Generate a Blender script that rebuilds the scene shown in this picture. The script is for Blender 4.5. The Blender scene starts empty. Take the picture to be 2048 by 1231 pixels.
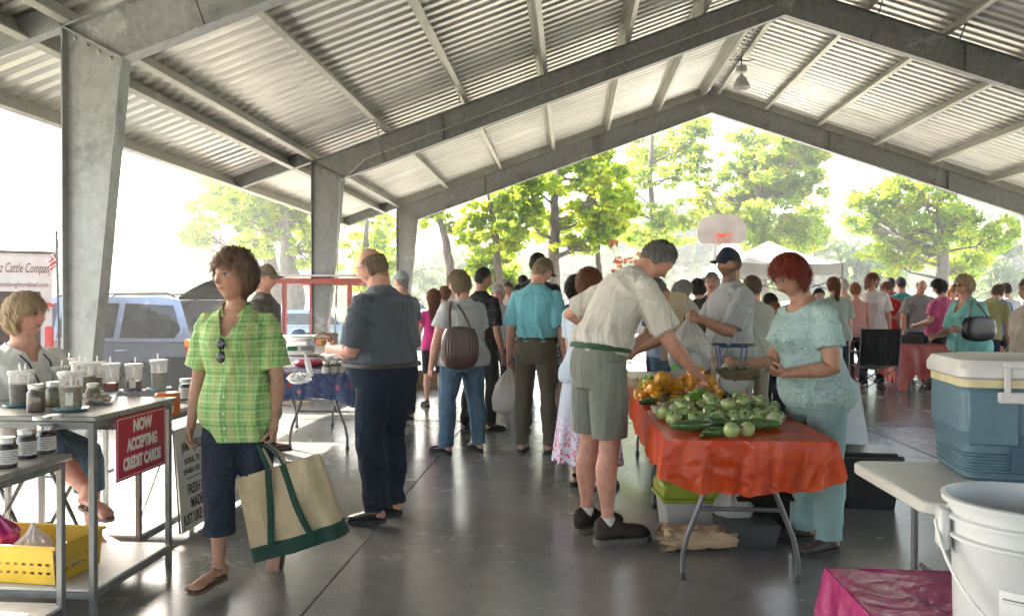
import bpy, bmesh, math, random
import numpy as np
from mathutils import Vector, Matrix, Euler
R = math.radians
random.seed(7)
SC = bpy.context.scene
COL = SC.collection
# ---------------------------------------------------------------- camera
FPX, CX, CY, HCAM = 1560., 1024., 615.5, 1.40
TH = math.atan(116/FPX); PT = math.atan(10.5/FPX)
def ray(px, py):
    x = (px-CX)/FPX; z = -(py-CY)/FPX; y = 1.
    y, z = y*math.cos(PT)+z*math.sin(PT), -y*math.sin(PT)+z*math.cos(PT)
    return Vector((x*math.cos(TH)-y*math.sin(TH), x*math.sin(TH)+y*math.cos(TH), z))
def G(px, py, z=0.):                       # a photo point lying at height z
    r = ray(px, py); t = (z-HCAM)/r.z
    return Vector((r.x*t, r.y*t, z))
def atY(px, py, Y):                        # a photo point lying in the plane y = Y
    r = ray(px, py); t = Y/r.y
    return Vector((r.x*t, Y, HCAM+r.z*t))
cd = bpy.data.cameras.new('camera'); cam = bpy.data.objects.new('camera', cd); COL.objects.link(cam)
cam.location = (0, 0, HCAM); cam.rotation_euler = (math.pi/2-PT, 0, TH)
cd.sensor_width = 36; cd.lens = FPX/2048*36; cd.clip_end = 2000; cd.clip_start = .05
SC.camera = cam
# ---------------------------------------------------------------- mesh helpers
def nrm(v):
    v = np.asarray(v, float); n = np.linalg.norm(v); return v/n if n > 1e-9 else v
def rot(ax, a):
    return np.array(Matrix.Rotation(a, 3, Vector(ax)))
def basis(z, hint=(0, 0, 1)):
    z = nrm(z); h = np.asarray(hint, float)
    if abs(np.dot(z, nrm(h))) > .98: h = np.array((1., 0, 0)) if abs(z[0]) < .9 else np.array((0, 1., 0))
    x = nrm(np.cross(h, z)); y = np.cross(z, x)
    return x, y, z
class MB:
    def __init__(s): s.v = []; s.f = []; s.m = []; s.n = 0
    def add(s, vs, fs, m=0):
        vs = np.asarray(vs, float).reshape(-1, 3)
        s.v.append(vs); s.f += [tuple(i+s.n for i in f) for f in fs]; s.m += [m]*len(fs); s.n += len(vs); return s
    def box(s, c, d, rt=None, m=0, b=0.):
        hx, hy, hz = d[0]/2, d[1]/2, d[2]/2; b = min(b, hx*.9, hy*.9, hz*.9)
        if b <= 0:
            V = [(x, y, z) for x in (-hx, hx) for y in (-hy, hy) for z in (-hz, hz)]
            Fc = [(0, 1, 3, 2), (4, 6, 7, 5), (0, 4, 5, 1), (2, 3, 7, 6), (0, 2, 6, 4), (1, 5, 7, 3)]
        else:
            V = []; idx = {}
            for i, (sx, sy, sz) in enumerate([(x, y, z) for x in (-1, 1) for y in (-1, 1) for z in (-1, 1)]):
                idx[(sx, sy, sz)] = 3*i
                V += [(sx*hx, sy*(hy-b), sz*(hz-b)), (sx*(hx-b), sy*hy, sz*(hz-b)), (sx*(hx-b), sy*(hy-b), sz*hz)]
            Fc = []
            def fc(l):
                P = np.array([V[i] for i in l]); n = np.cross(P[1]-P[0], P[2]-P[0])
                Fc.append(tuple(l) if np.dot(n, P.mean(0)) > 0 else tuple(l[::-1]))
            for sg in (-1, 1):
                fc([idx[(sg, a, c_)]+0 for a, c_ in ((-1, -1), (1, -1), (1, 1), (-1, 1))])
                fc([idx[(a, sg, c_)]+1 for a, c_ in ((-1, -1), (1, -1), (1, 1), (-1, 1))])
                fc([idx[(a, c_, sg)]+2 for a, c_ in ((-1, -1), (1, -1), (1, 1), (-1, 1))])
                for s2 in (-1, 1):
                    fc([idx[(sg, s2, -1)]+0, idx[(sg, s2, -1)]+1, idx[(sg, s2, 1)]+1, idx[(sg, s2, 1)]+0])
                    fc([idx[(sg, -1, s2)]+0, idx[(sg, -1, s2)]+2, idx[(sg, 1, s2)]+2, idx[(sg, 1, s2)]+0])
                    fc([idx[(-1, sg, s2)]+1, idx[(-1, sg, s2)]+2, idx[(1, sg, s2)]+2, idx[(1, sg, s2)]+1])
            for k in idx: fc([idx[k], idx[k]+1, idx[k]+2])
        V = np.array(V)
        if rt is not None: V = V @ np.asarray(rt).T
        return s.add(V+np.asarray(c), Fc, m)
    def beam(s, a, b, w, h, up=(0, 0, 1), m=0, bev=0.):
        a = np.asarray(a, float); b = np.asarray(b, float); x, y, z = basis(b-a, up)
        return s.box((a+b)/2, (w, h, np.linalg.norm(b-a)), np.array([x, y, z]).T, m, bev)
    def loft(s, rings, m=0, cap=True, closed=True):
        n = len(rings[0]); V = np.concatenate([np.asarray(r, float) for r in rings]); Fc = []
        for i in range(len(rings)-1):
            for j in range(n if closed else n-1):
                k = (j+1) % n; Fc.append((i*n+j, i*n+k, (i+1)*n+k, (i+1)*n+j))
        if cap and closed: Fc.append(tuple(range(n))[::-1]); Fc.append(tuple((len(rings)-1)*n+j for j in range(n)))
        return s.add(V, Fc, m)
    def tube(s, pts, r, n=10, m=0, hint=(0, 0, 1), flat=1., round_=False, cap=True):
        P = np.asarray([tuple(p) for p in pts], float); k = len(P)
        rr = np.asarray([r]*k if np.isscalar(r) else r, float)
        T = np.gradient(P, axis=0) if k > 2 else np.array([P[1]-P[0]]*2)
        if round_:
            e0 = []; e1 = []
            for a in (80, 50, 25):
                e0.append((P[0]-nrm(T[0])*rr[0]*math.sin(R(a)), rr[0]*math.cos(R(a)), T[0]))
                e1.append((P[-1]+nrm(T[-1])*rr[-1]*math.sin(R(a)), rr[-1]*math.cos(R(a)), T[-1]))
            L = e0+[(P[i], rr[i], T[i]) for i in range(k)]+e1[::-1]
        else: L = [(P[i], rr[i], T[i]) for i in range(k)]
        x, y, z = basis(L[0][2], hint); rings = []
        for p, q, t in L:
            t = nrm(t); x = nrm(x-np.dot(x, t)*t); y = np.cross(t, x)
            rings.append([p+q*(math.cos(a)*x+flat*math.sin(a)*y) for a in np.linspace(0, 2*math.pi, n, endpoint=False)])
        return s.loft(rings, m, cap)
    def lathe(s, prof, o=(0, 0, 0), n=24, m=0, rt=None, cap=True, sx=1., sy=1.):
        rings = []
        for r_, z_ in prof:
            q = np.array([(r_*math.cos(a)*sx, r_*math.sin(a)*sy, z_) for a in np.linspace(0, 2*math.pi, n, endpoint=False)])
            if rt is not None: q = q @ np.asarray(rt).T
            rings.append(q+np.asarray(o, float))
        return s.loft(rings, m, cap)
    def ell(s, c, d, rt=None, nu=16, nv=10, m=0, fn=None):
        V = []; Fc = []
        for i in range(nv+1):
            t = math.pi*i/nv
            for j in range(nu):
                p = 2*math.pi*j/nu; V.append((math.sin(t)*math.cos(p), math.sin(t)*math.sin(p), math.cos(t)))
        for i in range(nv):
            for j in range(nu):
                k = (j+1) % nu; Fc.append((i*nu+j, (i+1)*nu+j, (i+1)*nu+k, i*nu+k))
        V = np.array(V)
        V = fn(V) if fn else V*np.asarray(d)
        if rt is not None: V = V @ np.asarray(rt).T
        return s.add(V+np.asarray(c, float), Fc, m)
    def prism(s, poly, o, u, w, t, m=0):   # poly in plane (u, w) at o, thickness t along u x w, centred
        u = nrm(u); w = nrm(w); nn = np.cross(u, w); o = np.asarray(o, float)
        a = [o+p[0]*u+p[1]*w-nn*t/2 for p in poly]; b = [o+p[0]*u+p[1]*w+nn*t/2 for p in poly]
        return s.loft([a, b], m)
    def sheet(s, fn, nu, nv, m=0):
        V = [fn(i/nu, j/nv) for j in range(nv+1) for i in range(nu+1)]
        Fc = [(j*(nu+1)+i, j*(nu+1)+i+1, (j+1)*(nu+1)+i+1, (j+1)*(nu+1)+i) for j in range(nv) for i in range(nu)]
        return s.add(V, Fc, m)
    def mesh(s, name, mats, smooth=True, ang=38):
        me = bpy.data.meshes.new(name); V = np.concatenate(s.v) if s.v else np.zeros((0, 3))
        me.from_pydata(V.tolist(), [], s.f)
        if not isinstance(mats, (list, tuple)): mats = [mats]
        for m in mats: me.materials.append(m)
        if len(mats) > 1: me.polygons.foreach_set('material_index', s.m)
        if smooth:
            me.polygons.foreach_set('use_smooth', [True]*len(s.f))
            me.set_sharp_from_angle(angle=R(ang))
        me.update(); return me
    def build(s, name, mats, parent=None, smooth=True, ang=38, fix=False):
        me = s.mesh(name, mats, smooth, ang)
        if fix:
            bm = bmesh.new(); bm.from_mesh(me); bmesh.ops.recalc_face_normals(bm, faces=bm.faces); bm.to_mesh(me); bm.free()
        o = bpy.data.objects.new(name, me); COL.objects.link(o)
        if parent is not None: o.parent = parent
        return o
def tag(o, label=None, cat=None, group=None, kind=None):
    if label: o['label'] = label
    if cat: o['category'] = cat
    if group: o['group'] = group
    if kind: o['kind'] = kind
    return o
def thing(name, loc, rz=0., label=None, cat=None, group=None, kind=None):
    o = bpy.data.objects.new(name, None); COL.objects.link(o); o.location = loc; o.rotation_euler = (0, 0, rz)
    o.empty_display_size = .1
    return tag(o, label, cat, group, kind)
def kids(o): return [c for c in o.children]
def dup(o, loc=None, rz=None, label=None, group=None, scale=None):
    def cp(a, par):
        c = a.copy(); COL.objects.link(c); c.parent = par
        for ch in list(a.children): cp(ch, c)
        return c
    c = cp(o, None)
    if loc is not None: c.location = loc
    if rz is not None: c.rotation_euler = (0, 0, rz)
    if label: c['label'] = label
    if group: c['group'] = group
    if scale: c.scale = (scale,)*3 if np.isscalar(scale) else scale
    return c
def text(name, body, mt, parent, loc, rt, size, xs=1., bold=0., align='CENTER', shear=0., depth=.0008, spacing=1.):
    cu = bpy.data.curves.new(name, 'FONT'); cu.body = body; cu.size = size; cu.align_x = align; cu.offset = bold*size
    cu.extrude = depth; cu.shear = shear; cu.resolution_u = 3; cu.space_character = spacing
    t = bpy.data.objects.new(name+'_tmp', cu); COL.objects.link(t)
    me = bpy.data.meshes.new_from_object(t.evaluated_get(bpy.context.evaluated_depsgraph_get()))
    bpy.data.objects.remove(t); me.materials.clear(); me.materials.append(mt)
    M = Matrix.Translation(Vector(loc)) @ Matrix([list(r) for r in np.asarray(rt)]).to_4x4() @ Matrix.Diagonal((xs, 1, 1, 1))
    me.transform(M)
    o = bpy.data.objects.new(name, me); COL.objects.link(o); o.parent = parent; return o
# ---------------------------------------------------------------- materials
_M = {}
def srgb(h):
    if isinstance(h, str):
        c = [int(h[i:i+2], 16)/255 for i in (0, 2, 4)]
        return tuple((x/12.92 if x <= .04045 else ((x+.055)/1.055)**2.4) for x in c)
    return h
class NT:
    def __init__(s, m): s.t = m.node_tree; s.n = s.t.nodes; s.l = s.t.links
    def new(s, ty, **k):
        n = s.n.new(ty)
        for a, b in k.items():
            if a.startswith('i_'): n.inputs[a[2:].replace('_', ' ')].default_value = b
            else: setattr(n, a, b)
        return n
    def link(s, a, b): s.l.new(a, b)
    def ramp(s, fac, stops):
        n = s.n.new('ShaderNodeValToRGB'); e = n.color_ramp.elements
        while len(e) > 1: e.remove(e[-1])
        e[0].position = stops[0][0]; c = stops[0][1]; e[0].color = (*c, 1) if len(c) == 3 else c
        for p, c in stops[1:]:
            k = e.new(p); k.color = (*c, 1) if len(c) == 3 else c
        s.link(fac, n.inputs[0]); return n.outputs[0]
    def coord(s, out='Object', scale=(1, 1, 1)):
        tc = s.new('ShaderNodeTexCoord'); mp = s.new('ShaderNodeMapping'); mp.inputs['Scale'].default_value = scale
        s.link(tc.outputs[out], mp.inputs[0]); return mp.outputs[0]
    def noise(s, vec, scale, detail=4, rough=.6, dist=0.):
        n = s.new('ShaderNodeTexNoise'); n.inputs['Scale'].default_value = scale; n.inputs['Detail'].default_value = detail
        n.inputs['Roughness'].default_value = rough; n.inputs['Distortion'].default_value = dist
        s.link(vec, n.inputs['Vector']); return n.outputs['Fac']
    def mix(s, f, a, b, mode='MIX'):
        n = s.new('ShaderNodeMix', data_type='RGBA', blend_type=mode)
        for i, v in ((0, f), (6, a), (7, b)):
            if hasattr(v, 'is_linked') or hasattr(v, 'links'): s.link(v, n.inputs[i])
            else: n.inputs[i].default_value = v if i == 0 else ((*v, 1) if len(v) == 3 else v)
        return n.outputs[2]
    def math(s, op, a, b=None):
        n = s.new('ShaderNodeMath', operation=op)
        for i, v in ((0, a), (1, b)):
            if v is None: continue
            if hasattr(v, 'links'): s.link(v, n.inputs[i])
            else: n.inputs[i].default_value = v
        return n.outputs[0]
def newmat(name):
    m = bpy.data.materials.new(name); m.use_nodes = True; t = NT(m); b = t.n['Principled BSDF']; return m, t, b
def bump(t, b, h, strength, dist=.01):
    n = t.new('ShaderNodeBump'); n.inputs['Strength'].default_value = strength; n.inputs['Distance'].default_value = dist
    t.link(h, n.inputs['Height']); t.link(n.outputs[0], b.inputs['Normal'])
def mat(name, col, rough=.6, metal=0., var=.18, vs=6., bmp=0., bs=80., col2=None, scale=(1, 1, 1), sheen=0., coat=0., trans=0., spec=.5, emis=None, cover=(.35, .65)):
    if name in _M: return _M[name]
    m, t, b = newmat(name); c = srgb(col); vec = t.coord('Object', scale)
    a = tuple(x*(1-var) for x in c); d = tuple(min(1, x*(1+var)) for x in c) if col2 is None else srgb(col2)
    f = t.noise(vec, vs, 5, .62)
    t.link(t.ramp(f, [(cover[0], a), (cover[1], d)]), b.inputs['Base Color'])
    b.inputs['Metallic'].default_value = metal; b.inputs['Specular IOR Level'].default_value = spec
    rr = t.new('ShaderNodeMapRange'); rr.inputs[3].default_value = max(0, rough-.08); rr.inputs[4].default_value = min(1, rough+.08)
    t.link(f, rr.inputs[0]); t.link(rr.outputs[0], b.inputs['Roughness'])
    if sheen: b.inputs['Sheen Weight'].default_value = sheen
    if coat: b.inputs['Coat Weight'].default_value = coat; b.inputs['Coat Roughness'].default_value = .08
    if bmp: bump(t, b, t.noise(vec, bs, 3, .6), bmp)
    if trans:
        o = t.n['Material Output']; tr = t.new('ShaderNodeBsdfTranslucent'); ms = t.new('ShaderNodeMixShader'); ms.inputs[0].default_value = trans
        tr.inputs[0].default_value = (*c, 1); t.link(b.outputs[0], ms.inputs[1]); t.link(tr.outputs[0], ms.inputs[2]); t.link(ms.outputs[0], o.inputs[0])
    _M[name] = m; return m
def clearmat(name, col=(1, 1, 1), alpha=.3, rough=.12, milk=.0, milkcol=(.9, .9, .9), bmp=0., bs=20):
    """thin clear or milky plastic and glass: transparent + gloss + a little diffuse."""
    if name in _M: return _M[name]
    m, t, b = newmat(name); o = t.n['Material Output']; t.n.remove(b)
    tr = t.new('ShaderNodeBsdfTransparent'); tr.inputs[0].default_value = (*col, 1)
    gl = t.new('ShaderNodeBsdfGlossy'); gl.inputs['Roughness'].default_value = rough
    fr = t.new('ShaderNodeFresnel'); fr.inputs[0].default_value = 1.45
    f2 = t.math('ADD', fr.outputs[0], alpha*.15); m1 = t.new('ShaderNodeMixShader'); t.link(f2, m1.inputs[0]); t.link(tr.outputs[0], m1.inputs[1]); t.link(gl.outputs[0], m1.inputs[2])
    last = m1.outputs[0]
    if milk:
        df = t.new('ShaderNodeBsdfDiffuse'); df.inputs[0].default_value = (*milkcol, 1)
        tl = t.new('ShaderNodeBsdfTranslucent'); tl.inputs[0].default_value = (*milkcol, 1)
        ma = t.new('ShaderNodeMixShader'); ma.inputs[0].default_value = .5; t.link(df.outputs[0], ma.inputs[1]); t.link(tl.outputs[0], ma.inputs[2])
        mb = t.new('ShaderNodeMixShader'); nf = t.noise(t.coord(), 9, 3); rr = t.new('ShaderNodeMapRange'); rr.inputs[3].default_value = milk*.6; rr.inputs[4].default_value = min(1, milk*1.4)
        t.link(nf, rr.inputs[0]); t.link(rr.outputs[0], mb.inputs[0]); t.link(last, mb.inputs[1]); t.link(ma.outputs[0], mb.inputs[2]); last = mb.outputs[0]
    if bmp:
        n = t.new('ShaderNodeBump'); n.inputs['Strength'].default_value = bmp; n.inputs['Distance'].default_value = .02
        t.link(t.noise(t.coord(), bs, 3, .5, 1.), n.inputs['Height']); t.link(n.outputs[0], gl.inputs['Normal'])
    t.link(last, o.inputs[0]); _M[name] = m; return m
# ================================================================ world, sun, render settings
SUN_AZ = (-.74, .67); SUN_EL = R(37)
w = bpy.data.worlds.new('World'); SC.world = w; w.use_nodes = True
nt = w.node_tree; sk = nt.nodes.new('ShaderNodeTexSky'); sk.sky_type = 'NISHITA'; sk.sun_disc = False
sk.sun_elevation = SUN_EL; sk.sun_rotation = math.atan2(SUN_AZ[0], SUN_AZ[1]); sk.air_density = 1.2; sk.dust_density = 4.; sk.ozone_density = .6
bg = nt.nodes['Background']; bg.inputs['Strength'].default_value = .15; nt.links.new(sk.outputs[0], bg.inputs[0])
sl = bpy.data.lights.new('sun', 'SUN'); sl.energy = 5.0; sl.angle = R(.5); sl.color = (1, .93, .80)
so = bpy.data.objects.new('sun', sl); COL.objects.link(so)
sd = Vector((SUN_AZ[0]*math.cos(SUN_EL), SUN_AZ[1]*math.cos(SUN_EL), math.sin(SUN_EL)))
so.rotation_euler = sd.to_track_quat('Z', 'Y').to_euler(); so.location = (0, 0, 30)
vs = SC.view_settings; vs.view_transform = 'Standard'; vs.look = 'None'; vs.exposure = 3.02; vs.gamma = 1
SC.cycles.use_denoising = True; SC.cycles.max_bounces = 8; SC.cycles.diffuse_bounces = 4; SC.cycles.glossy_bounces = 3
SC.cycles.transparent_max_bounces = 14; SC.cycles.transmission_bounces = 4; SC.cycles.volume_bounces = 0
SC.cycles.sample_clamp_indirect = 8; SC.cycles.caustics_reflective = False; SC.cycles.caustics_refractive = False
SC.cycles.volume_step_rate = 10; SC.cycles.use_adaptive_sampling = True; SC.cycles.adaptive_threshold = .02

# ================================================================ ground
def m_concrete():
    m, t, b = newmat('polished_concrete'); v = t.coord()
    n1 = t.noise(v, .9, 6, .65, .4); n2 = t.noise(v, 7, 5, .7); n3 = t.noise(v, 90, 2)
    c = t.ramp(n1, [(.3, (.115, .118, .112)), (.5, (.185, .187, .177)), (.72, (.27, .27, .255))])
    c = t.mix(.3, c, t.ramp(n2, [(.3, (.105, .107, .102)), (.7, (.28, .278, .262))]))
    c = t.mix(.25, c, t.ramp(n3, [(.35, (.03, .03, .03)), (.65, (.25, .25, .24))]))
    t.link(c, b.inputs['Base Color'])
    t.link(t.ramp(t.mix(.25, n1, n2), [(.3, (.16,)*3), (.7, (.32,)*3)]), b.inputs['Roughness'])
    b.inputs['Specular IOR Level'].default_value = .75
    bump(t, b, t.mix(.3, n2, n3), .04, .01); return m
MB().box((3.3, 2.2, -.075), (17.4, 33.4, .15)).build('floor', m_concrete(), smooth=False)['kind'] = 'structure'
jm = mat('joint_dark', (.07, .068, .062), .8)
j = MB()
for x in (-1.2, 3.3, 7.8): j.box((x, 2.2, .0015), (.008, 33.2, .003))
for y in (3.05, 9.15, 15.2): j.box((3.3, y, .0035), (17.2, .008, .003))
j.build('floor_joint', jm, smooth=False)['kind'] = 'structure'
def m_ground():
    m, t, b = newmat('gravel_lot'); v = t.coord()
    n1 = t.noise(v, .12, 5, .6); n2 = t.noise(v, 6, 6, .75)
    c = t.ramp(n1, [(.35, (.46, .43, .36)), (.5, (.52, .49, .42)), (.62, (.24, .28, .11))])
    c = t.mix(.45, c, t.ramp(n2, [(.3, (.2, .19, .16)), (.7, (.6, .57, .5))]))
    t.link(c, b.inputs['Base Color']); b.inputs['Roughness'].default_value = .95; bump(t, b, n2, .4, .02); return m
MB().box((0, 200, -.62), (900, 900, 1.)).build('ground', m_ground(), smooth=False)['kind'] = 'structure'
# ================================================================ pavilion
def m_steel(name, base, dark, patch, rough=.42):
    m, t, b = newmat(name); v = t.coord('Object')
    n1 = t.noise(v, 1.6, 6, .68, .3); n2 = t.noise(v, 14, 5, .7); st = t.noise(t.coord('Object', (9, 9, .8)), 1.5, 5, .7)
    c = t.ramp(n1, [(.33, dark), (.43, base), (.60, base), (.64, patch)])
    c = t.mix(.35, c, t.ramp(n2, [(.35, dark), (.65, patch)])); c = t.mix(.25, c, t.ramp(st, [(.35, dark), (.65, base)]))
    t.link(c, b.inputs['Base Color']); b.inputs['Metallic'].default_value = .35
    t.link(t.ramp(n2, [(.3, (rough-.1,)*3), (.7, (rough+.2,)*3)]), b.inputs['Roughness']); bump(t, b, n2, .15, .004); return m
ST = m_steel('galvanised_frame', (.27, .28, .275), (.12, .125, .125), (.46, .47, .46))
STD = m_steel('dark_frame', (.175, .178, .17), (.07, .07, .066), (.38, .38, .36))  # darker tones of the frame steel, used for the two far frames
PU = m_steel('galvanised_purlin', (.36, .355, .31), (.2, .2, .17), (.5, .49, .43), .38)
XR, ZTOP, SL = 3.25, 6.235, .352
def zt(x): return ZTOP-SL*abs(x-XR)
pav = thing('market_pavilion', (0, 0, 0), 0, 'open steel pavilion with a ribbed metal gable roof over the market floor', 'pavilion')
def frame(Y, mt):
    fr = MB(); t = .012; fw = .14; sn = 1/math.sqrt(1+SL*SL)
    for s in (-1, 1):
        X = lambda x: XR+s*(x-XR) if False else XR - s*(XR-x)
        xo, xi = -4.10, -3.60                           # outer face, inner knee
        zk = zt(xo)-.015; zi = 3.37; dpk = .47
        zb = lambda x: zi+(5.77-zi)*(x-xi)/(XR-xi)      # rafter underside
        # column web, tapered to the foot
        fr.prism([(X(xo), 0), (X(-3.95), 0), (X(xi), zi), (X(xo), zk)], (0, Y, 0), (1, 0, 0), (0, 0, 1), t)
        fr.beam((X(xo), Y, 0), (X(xo), Y, zk), fw, t, (s, 0, 0))
        fr.beam((X(-3.95), Y, 0), (X(xi), Y, zi), fw, t, (s, 0, 0))
        fr.beam((X(xo), Y, zk), (X(xi), Y, zi), fw*.96, t*1.4, (0, 0, 1))      # knee plate
        fr.box((X(-4.01), Y, .012), (.42, .3, .024), b=.003)
        # rafter web + flanges
        fr.prism([(X(xi), zi), (X(XR), 5.77), (X(XR), ZTOP-.01), (X(xo), zk)], (0, Y, 0), (1, 0, 0), (0, 0, 1), t)
        fr.beam((X(xi), Y, zi), (X(XR), Y, 5.77), fw, t, (0, 0, 1))
        fr.beam((X(xo), Y, zk), (X(XR), Y, ZTOP-.01), fw, t, (0, 0, 1))
        for q in (-2.0, .6): fr.beam((X(q), Y, zb(q)), (X(q), Y, zt(q)-.03), fw*.9, .01, (1, 0, 0))
        for q in PX[:-1]:                               # small flange braces to the purlins
            if Y in (0,): continue
            fr.beam((X(q), Y-.02, zb(q)+.03), (X(q), Y-.55, zt(q)+.05), .035, .006, (1, 0, 0))
        # overhang stub at purlin level
        fr.beam((X(-4.15), Y, zt(-4.15)+.10), (X(-5.36), Y, zt(-5.36)+.11), .10, .2, (0, 0, 1))
    fr.build('rigid_frame', mt, pav, smooth=False)
    bt = MB(); zb_ = lambda x: 3.37+(5.77-3.37)*(x+3.60)/(XR+3.60)
    for x in (XR-.09, XR+.09):
        for i in range(5): bt.ell((x, Y-.016, 5.84+i*.09), (.016, .014, .016), None, 8, 6)
    for i in range(5):
        for s in (-1, 1): xx = -4.02+i*.10; bt.ell((XR-s*(XR-xx), Y-.016, zt(-4.1)-.10-i*.055), (.016, .014, .016), None, 8, 6)
    bt.build('bolts', PU, pav)['kind'] = 'stuff'
PX = [-2.93, -1.67, -.44, .83, 1.98, 3.04]
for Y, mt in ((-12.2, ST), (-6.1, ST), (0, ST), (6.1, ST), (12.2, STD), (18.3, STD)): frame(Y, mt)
def purlin(x, s, y0=-12.4, y1=18.4, h=.2, name='purlin'):
    p = MB(); X = XR-s*(XR-x); z = zt(x)
    a = math.atan(SL)*s; rt = rot((0, 1, 0), -a)
    yc = (y0+y1)/2; L = y1-y0
    o = np.array((X, yc, z+h/2+.004))
    def pc(dx, dz, sx, sz): p.box(o+rt@np.array((dx, 0, dz)), (sx, L, sz), rt)
    pc(0, 0, .006, h-.012); pc(.032*s, -h/2+.003, .07, .005); pc(-.032*s, h/2-.006, .07, .005); pc(.067*s, -h/2+.016, .005, .02)
    p.build(name, PU, pav, smooth=False)
for s in (-1, 1):
    for x in PX+[-4.12, -4.48]: purlin(x, s)
    purlin(-5.36, s, h=.23, name='eave_beam')
# ribbed roof sheets, ribs run down the slope
def m_roof():
    m, t, b = newmat('ribbed_roof_sheet'); v = t.coord('Object', (1, .6, 1))
    n1 = t.noise(v, .8, 5, .65, .5); n2 = t.noise(t.coord('Object', (.5, 9, .5)), 1.2, 4, .6)
    c = t.ramp(n1, [(.35, (.52, .51, .47)), (.65, (.72, .70, .65))]); c = t.mix(.45, c, t.ramp(n2, [(.35, (.33, .325, .31)), (.65, (.70, .69, .66))]))
    t.link(c, b.inputs['Base Color']); b.inputs['Metallic'].default_value = .55
    t.link(t.ramp(n2, [(.3, (.30,)*3), (.7, (.46,)*3)]), b.inputs['Roughness']); bump(t, b, n1, .12, .01); return m
RM = m_roof()
for s in (-1, 1):
    p = MB(); ys = []; P = .2
    y = -12.6
    while y < 18.55:
        ys += [(y, 0), (y+.035, .030), (y+.085, .030), (y+.12, 0)]; y += P
    rows = []
    for x in (-5.52, XR-.0):
        X = XR-s*(XR-x); rows.append([(X, yy, zt(x)+.212+h_) for yy, h_ in ys])
    Fc = []; n = len(ys); V = rows[0]+rows[1]
    for i in range(n-1): Fc.append((i, i+1, n+i+1, n+i))
    V2 = [(a, b_, c_+.006) for a, b_, c_ in V]
    p.add(V, Fc); p.add(V2, [f[::-1] for f in Fc]); p.build('roof_sheet', RM, pav, smooth=False)
for s in (-1, 1): fa = MB(); fa.beam((XR-s*(XR+5.5), 18.50, zt(-5.5)+.125), (XR-s*.005, 18.50, ZTOP+.125), .012, .20, (0, 0, 1)); fa.build('added_slit_cover', PU, pav, smooth=False)  # strip added to close the bright slit above the far rafters
cn = MB(); cn.tube([(-3.72, 12.08, .3), (-3.62, 12.08, 3.30), (-3.2, 12.08, 3.66), (XR-.2, 12.08, 5.88), (XR-.2, 15.3, 5.98)], .014, 8); cn.build('conduit', PU, pav)
rc = MB(); rc.beam((XR-.18, 3, ZTOP+.262), (XR+.18, 3, ZTOP+.262), 31.2, .006, (0, 0, 1)); rc.build('ridge_cap', RM, pav, smooth=False)
# hanging floodlight
lg = thing('hanging_floodlight', atY(1483, 122, 15.4), 0, 'bell shaped floodlight hanging from the pavilion ridge', 'lamp')
z0 = atY(1483, 122, 15.4).z
a = MB(); a.tube([(0, 0, 0), (0, 0, -.10)], .012, 8); a.tube([(-.24, 0, .02), (-.1, 0, .03), (.1, 0, .0), (.26, 0, .02)], .01, 8); a.tube([(-.16, 0, .10), (-.03, 0, .08), (.0, 0, 0)], .008, 8)
a.tube([(0, 0, .0), (.02, 0, .32)], .008, 8); a.build('bracket', mat('dark_metal', (.03, .03, .03), .5), lg)
a = MB(); a.lathe([(.02, -.08), (.10, -.10), (.11, -.22), (.03, -.25), (.035, -.31)], n=18); a.build('ballast', mat('grey_enamel', (.42, .42, .40), .4), lg)
a = MB(); a.lathe([(.05, -.30), (.09, -.33), (.175, -.52), (.172, -.52), (.085, -.335), (.048, -.31)], n=22, cap=False); a.build('shade', mat('shade_grey', (.36, .37, .36), .45, col2=(.5, .5, .48)), lg)

# ================================================================ trees
def leafmat(name, c1, c2, c3):
    m, t, b = newmat(name); o = t.n['Material Output']
    v = t.coord('Object'); f = t.noise(v, 1.1, 4, .7); f2 = t.noise(v, 13, 2)
    c = t.ramp(t.mix(.45, f, f2), [(.36, c1), (.5, c2), (.62, c3)])
    b.inputs['Roughness'].default_value = .45; t.link(c, b.inputs['Base Color'])
    tl = t.new('ShaderNodeBsdfTranslucent'); hs = t.new('ShaderNodeHueSaturation'); hs.inputs['Saturation'].default_value = 1.05; hs.inputs['Value'].default_value = 2.6; hs.inputs['Hue'].default_value = .49
    t.link(c, hs.inputs['Color']); t.link(hs.outputs[0], tl.inputs[0])
    ms = t.new('ShaderNodeMixShader'); ms.inputs[0].default_value = .68; t.link(b.outputs[0], ms.inputs[1]); t.link(tl.outputs[0], ms.inputs[2]); t.link(ms.outputs[0], o.inputs[0]); return m
LF = leafmat('maple_leaf', (.055, .11, .015), (.13, .20, .02), (.30, .28, .03))
LB = leafmat('far_leaf', (.04, .07, .025), (.07, .11, .035), (.13, .16, .05))
BK = mat('tree_bark', (.10, .082, .065), .9, bmp=.9, bs=14, var=.45, vs=9, scale=(1, 1, .35))
rg = np.random.default_rng(5)
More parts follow.
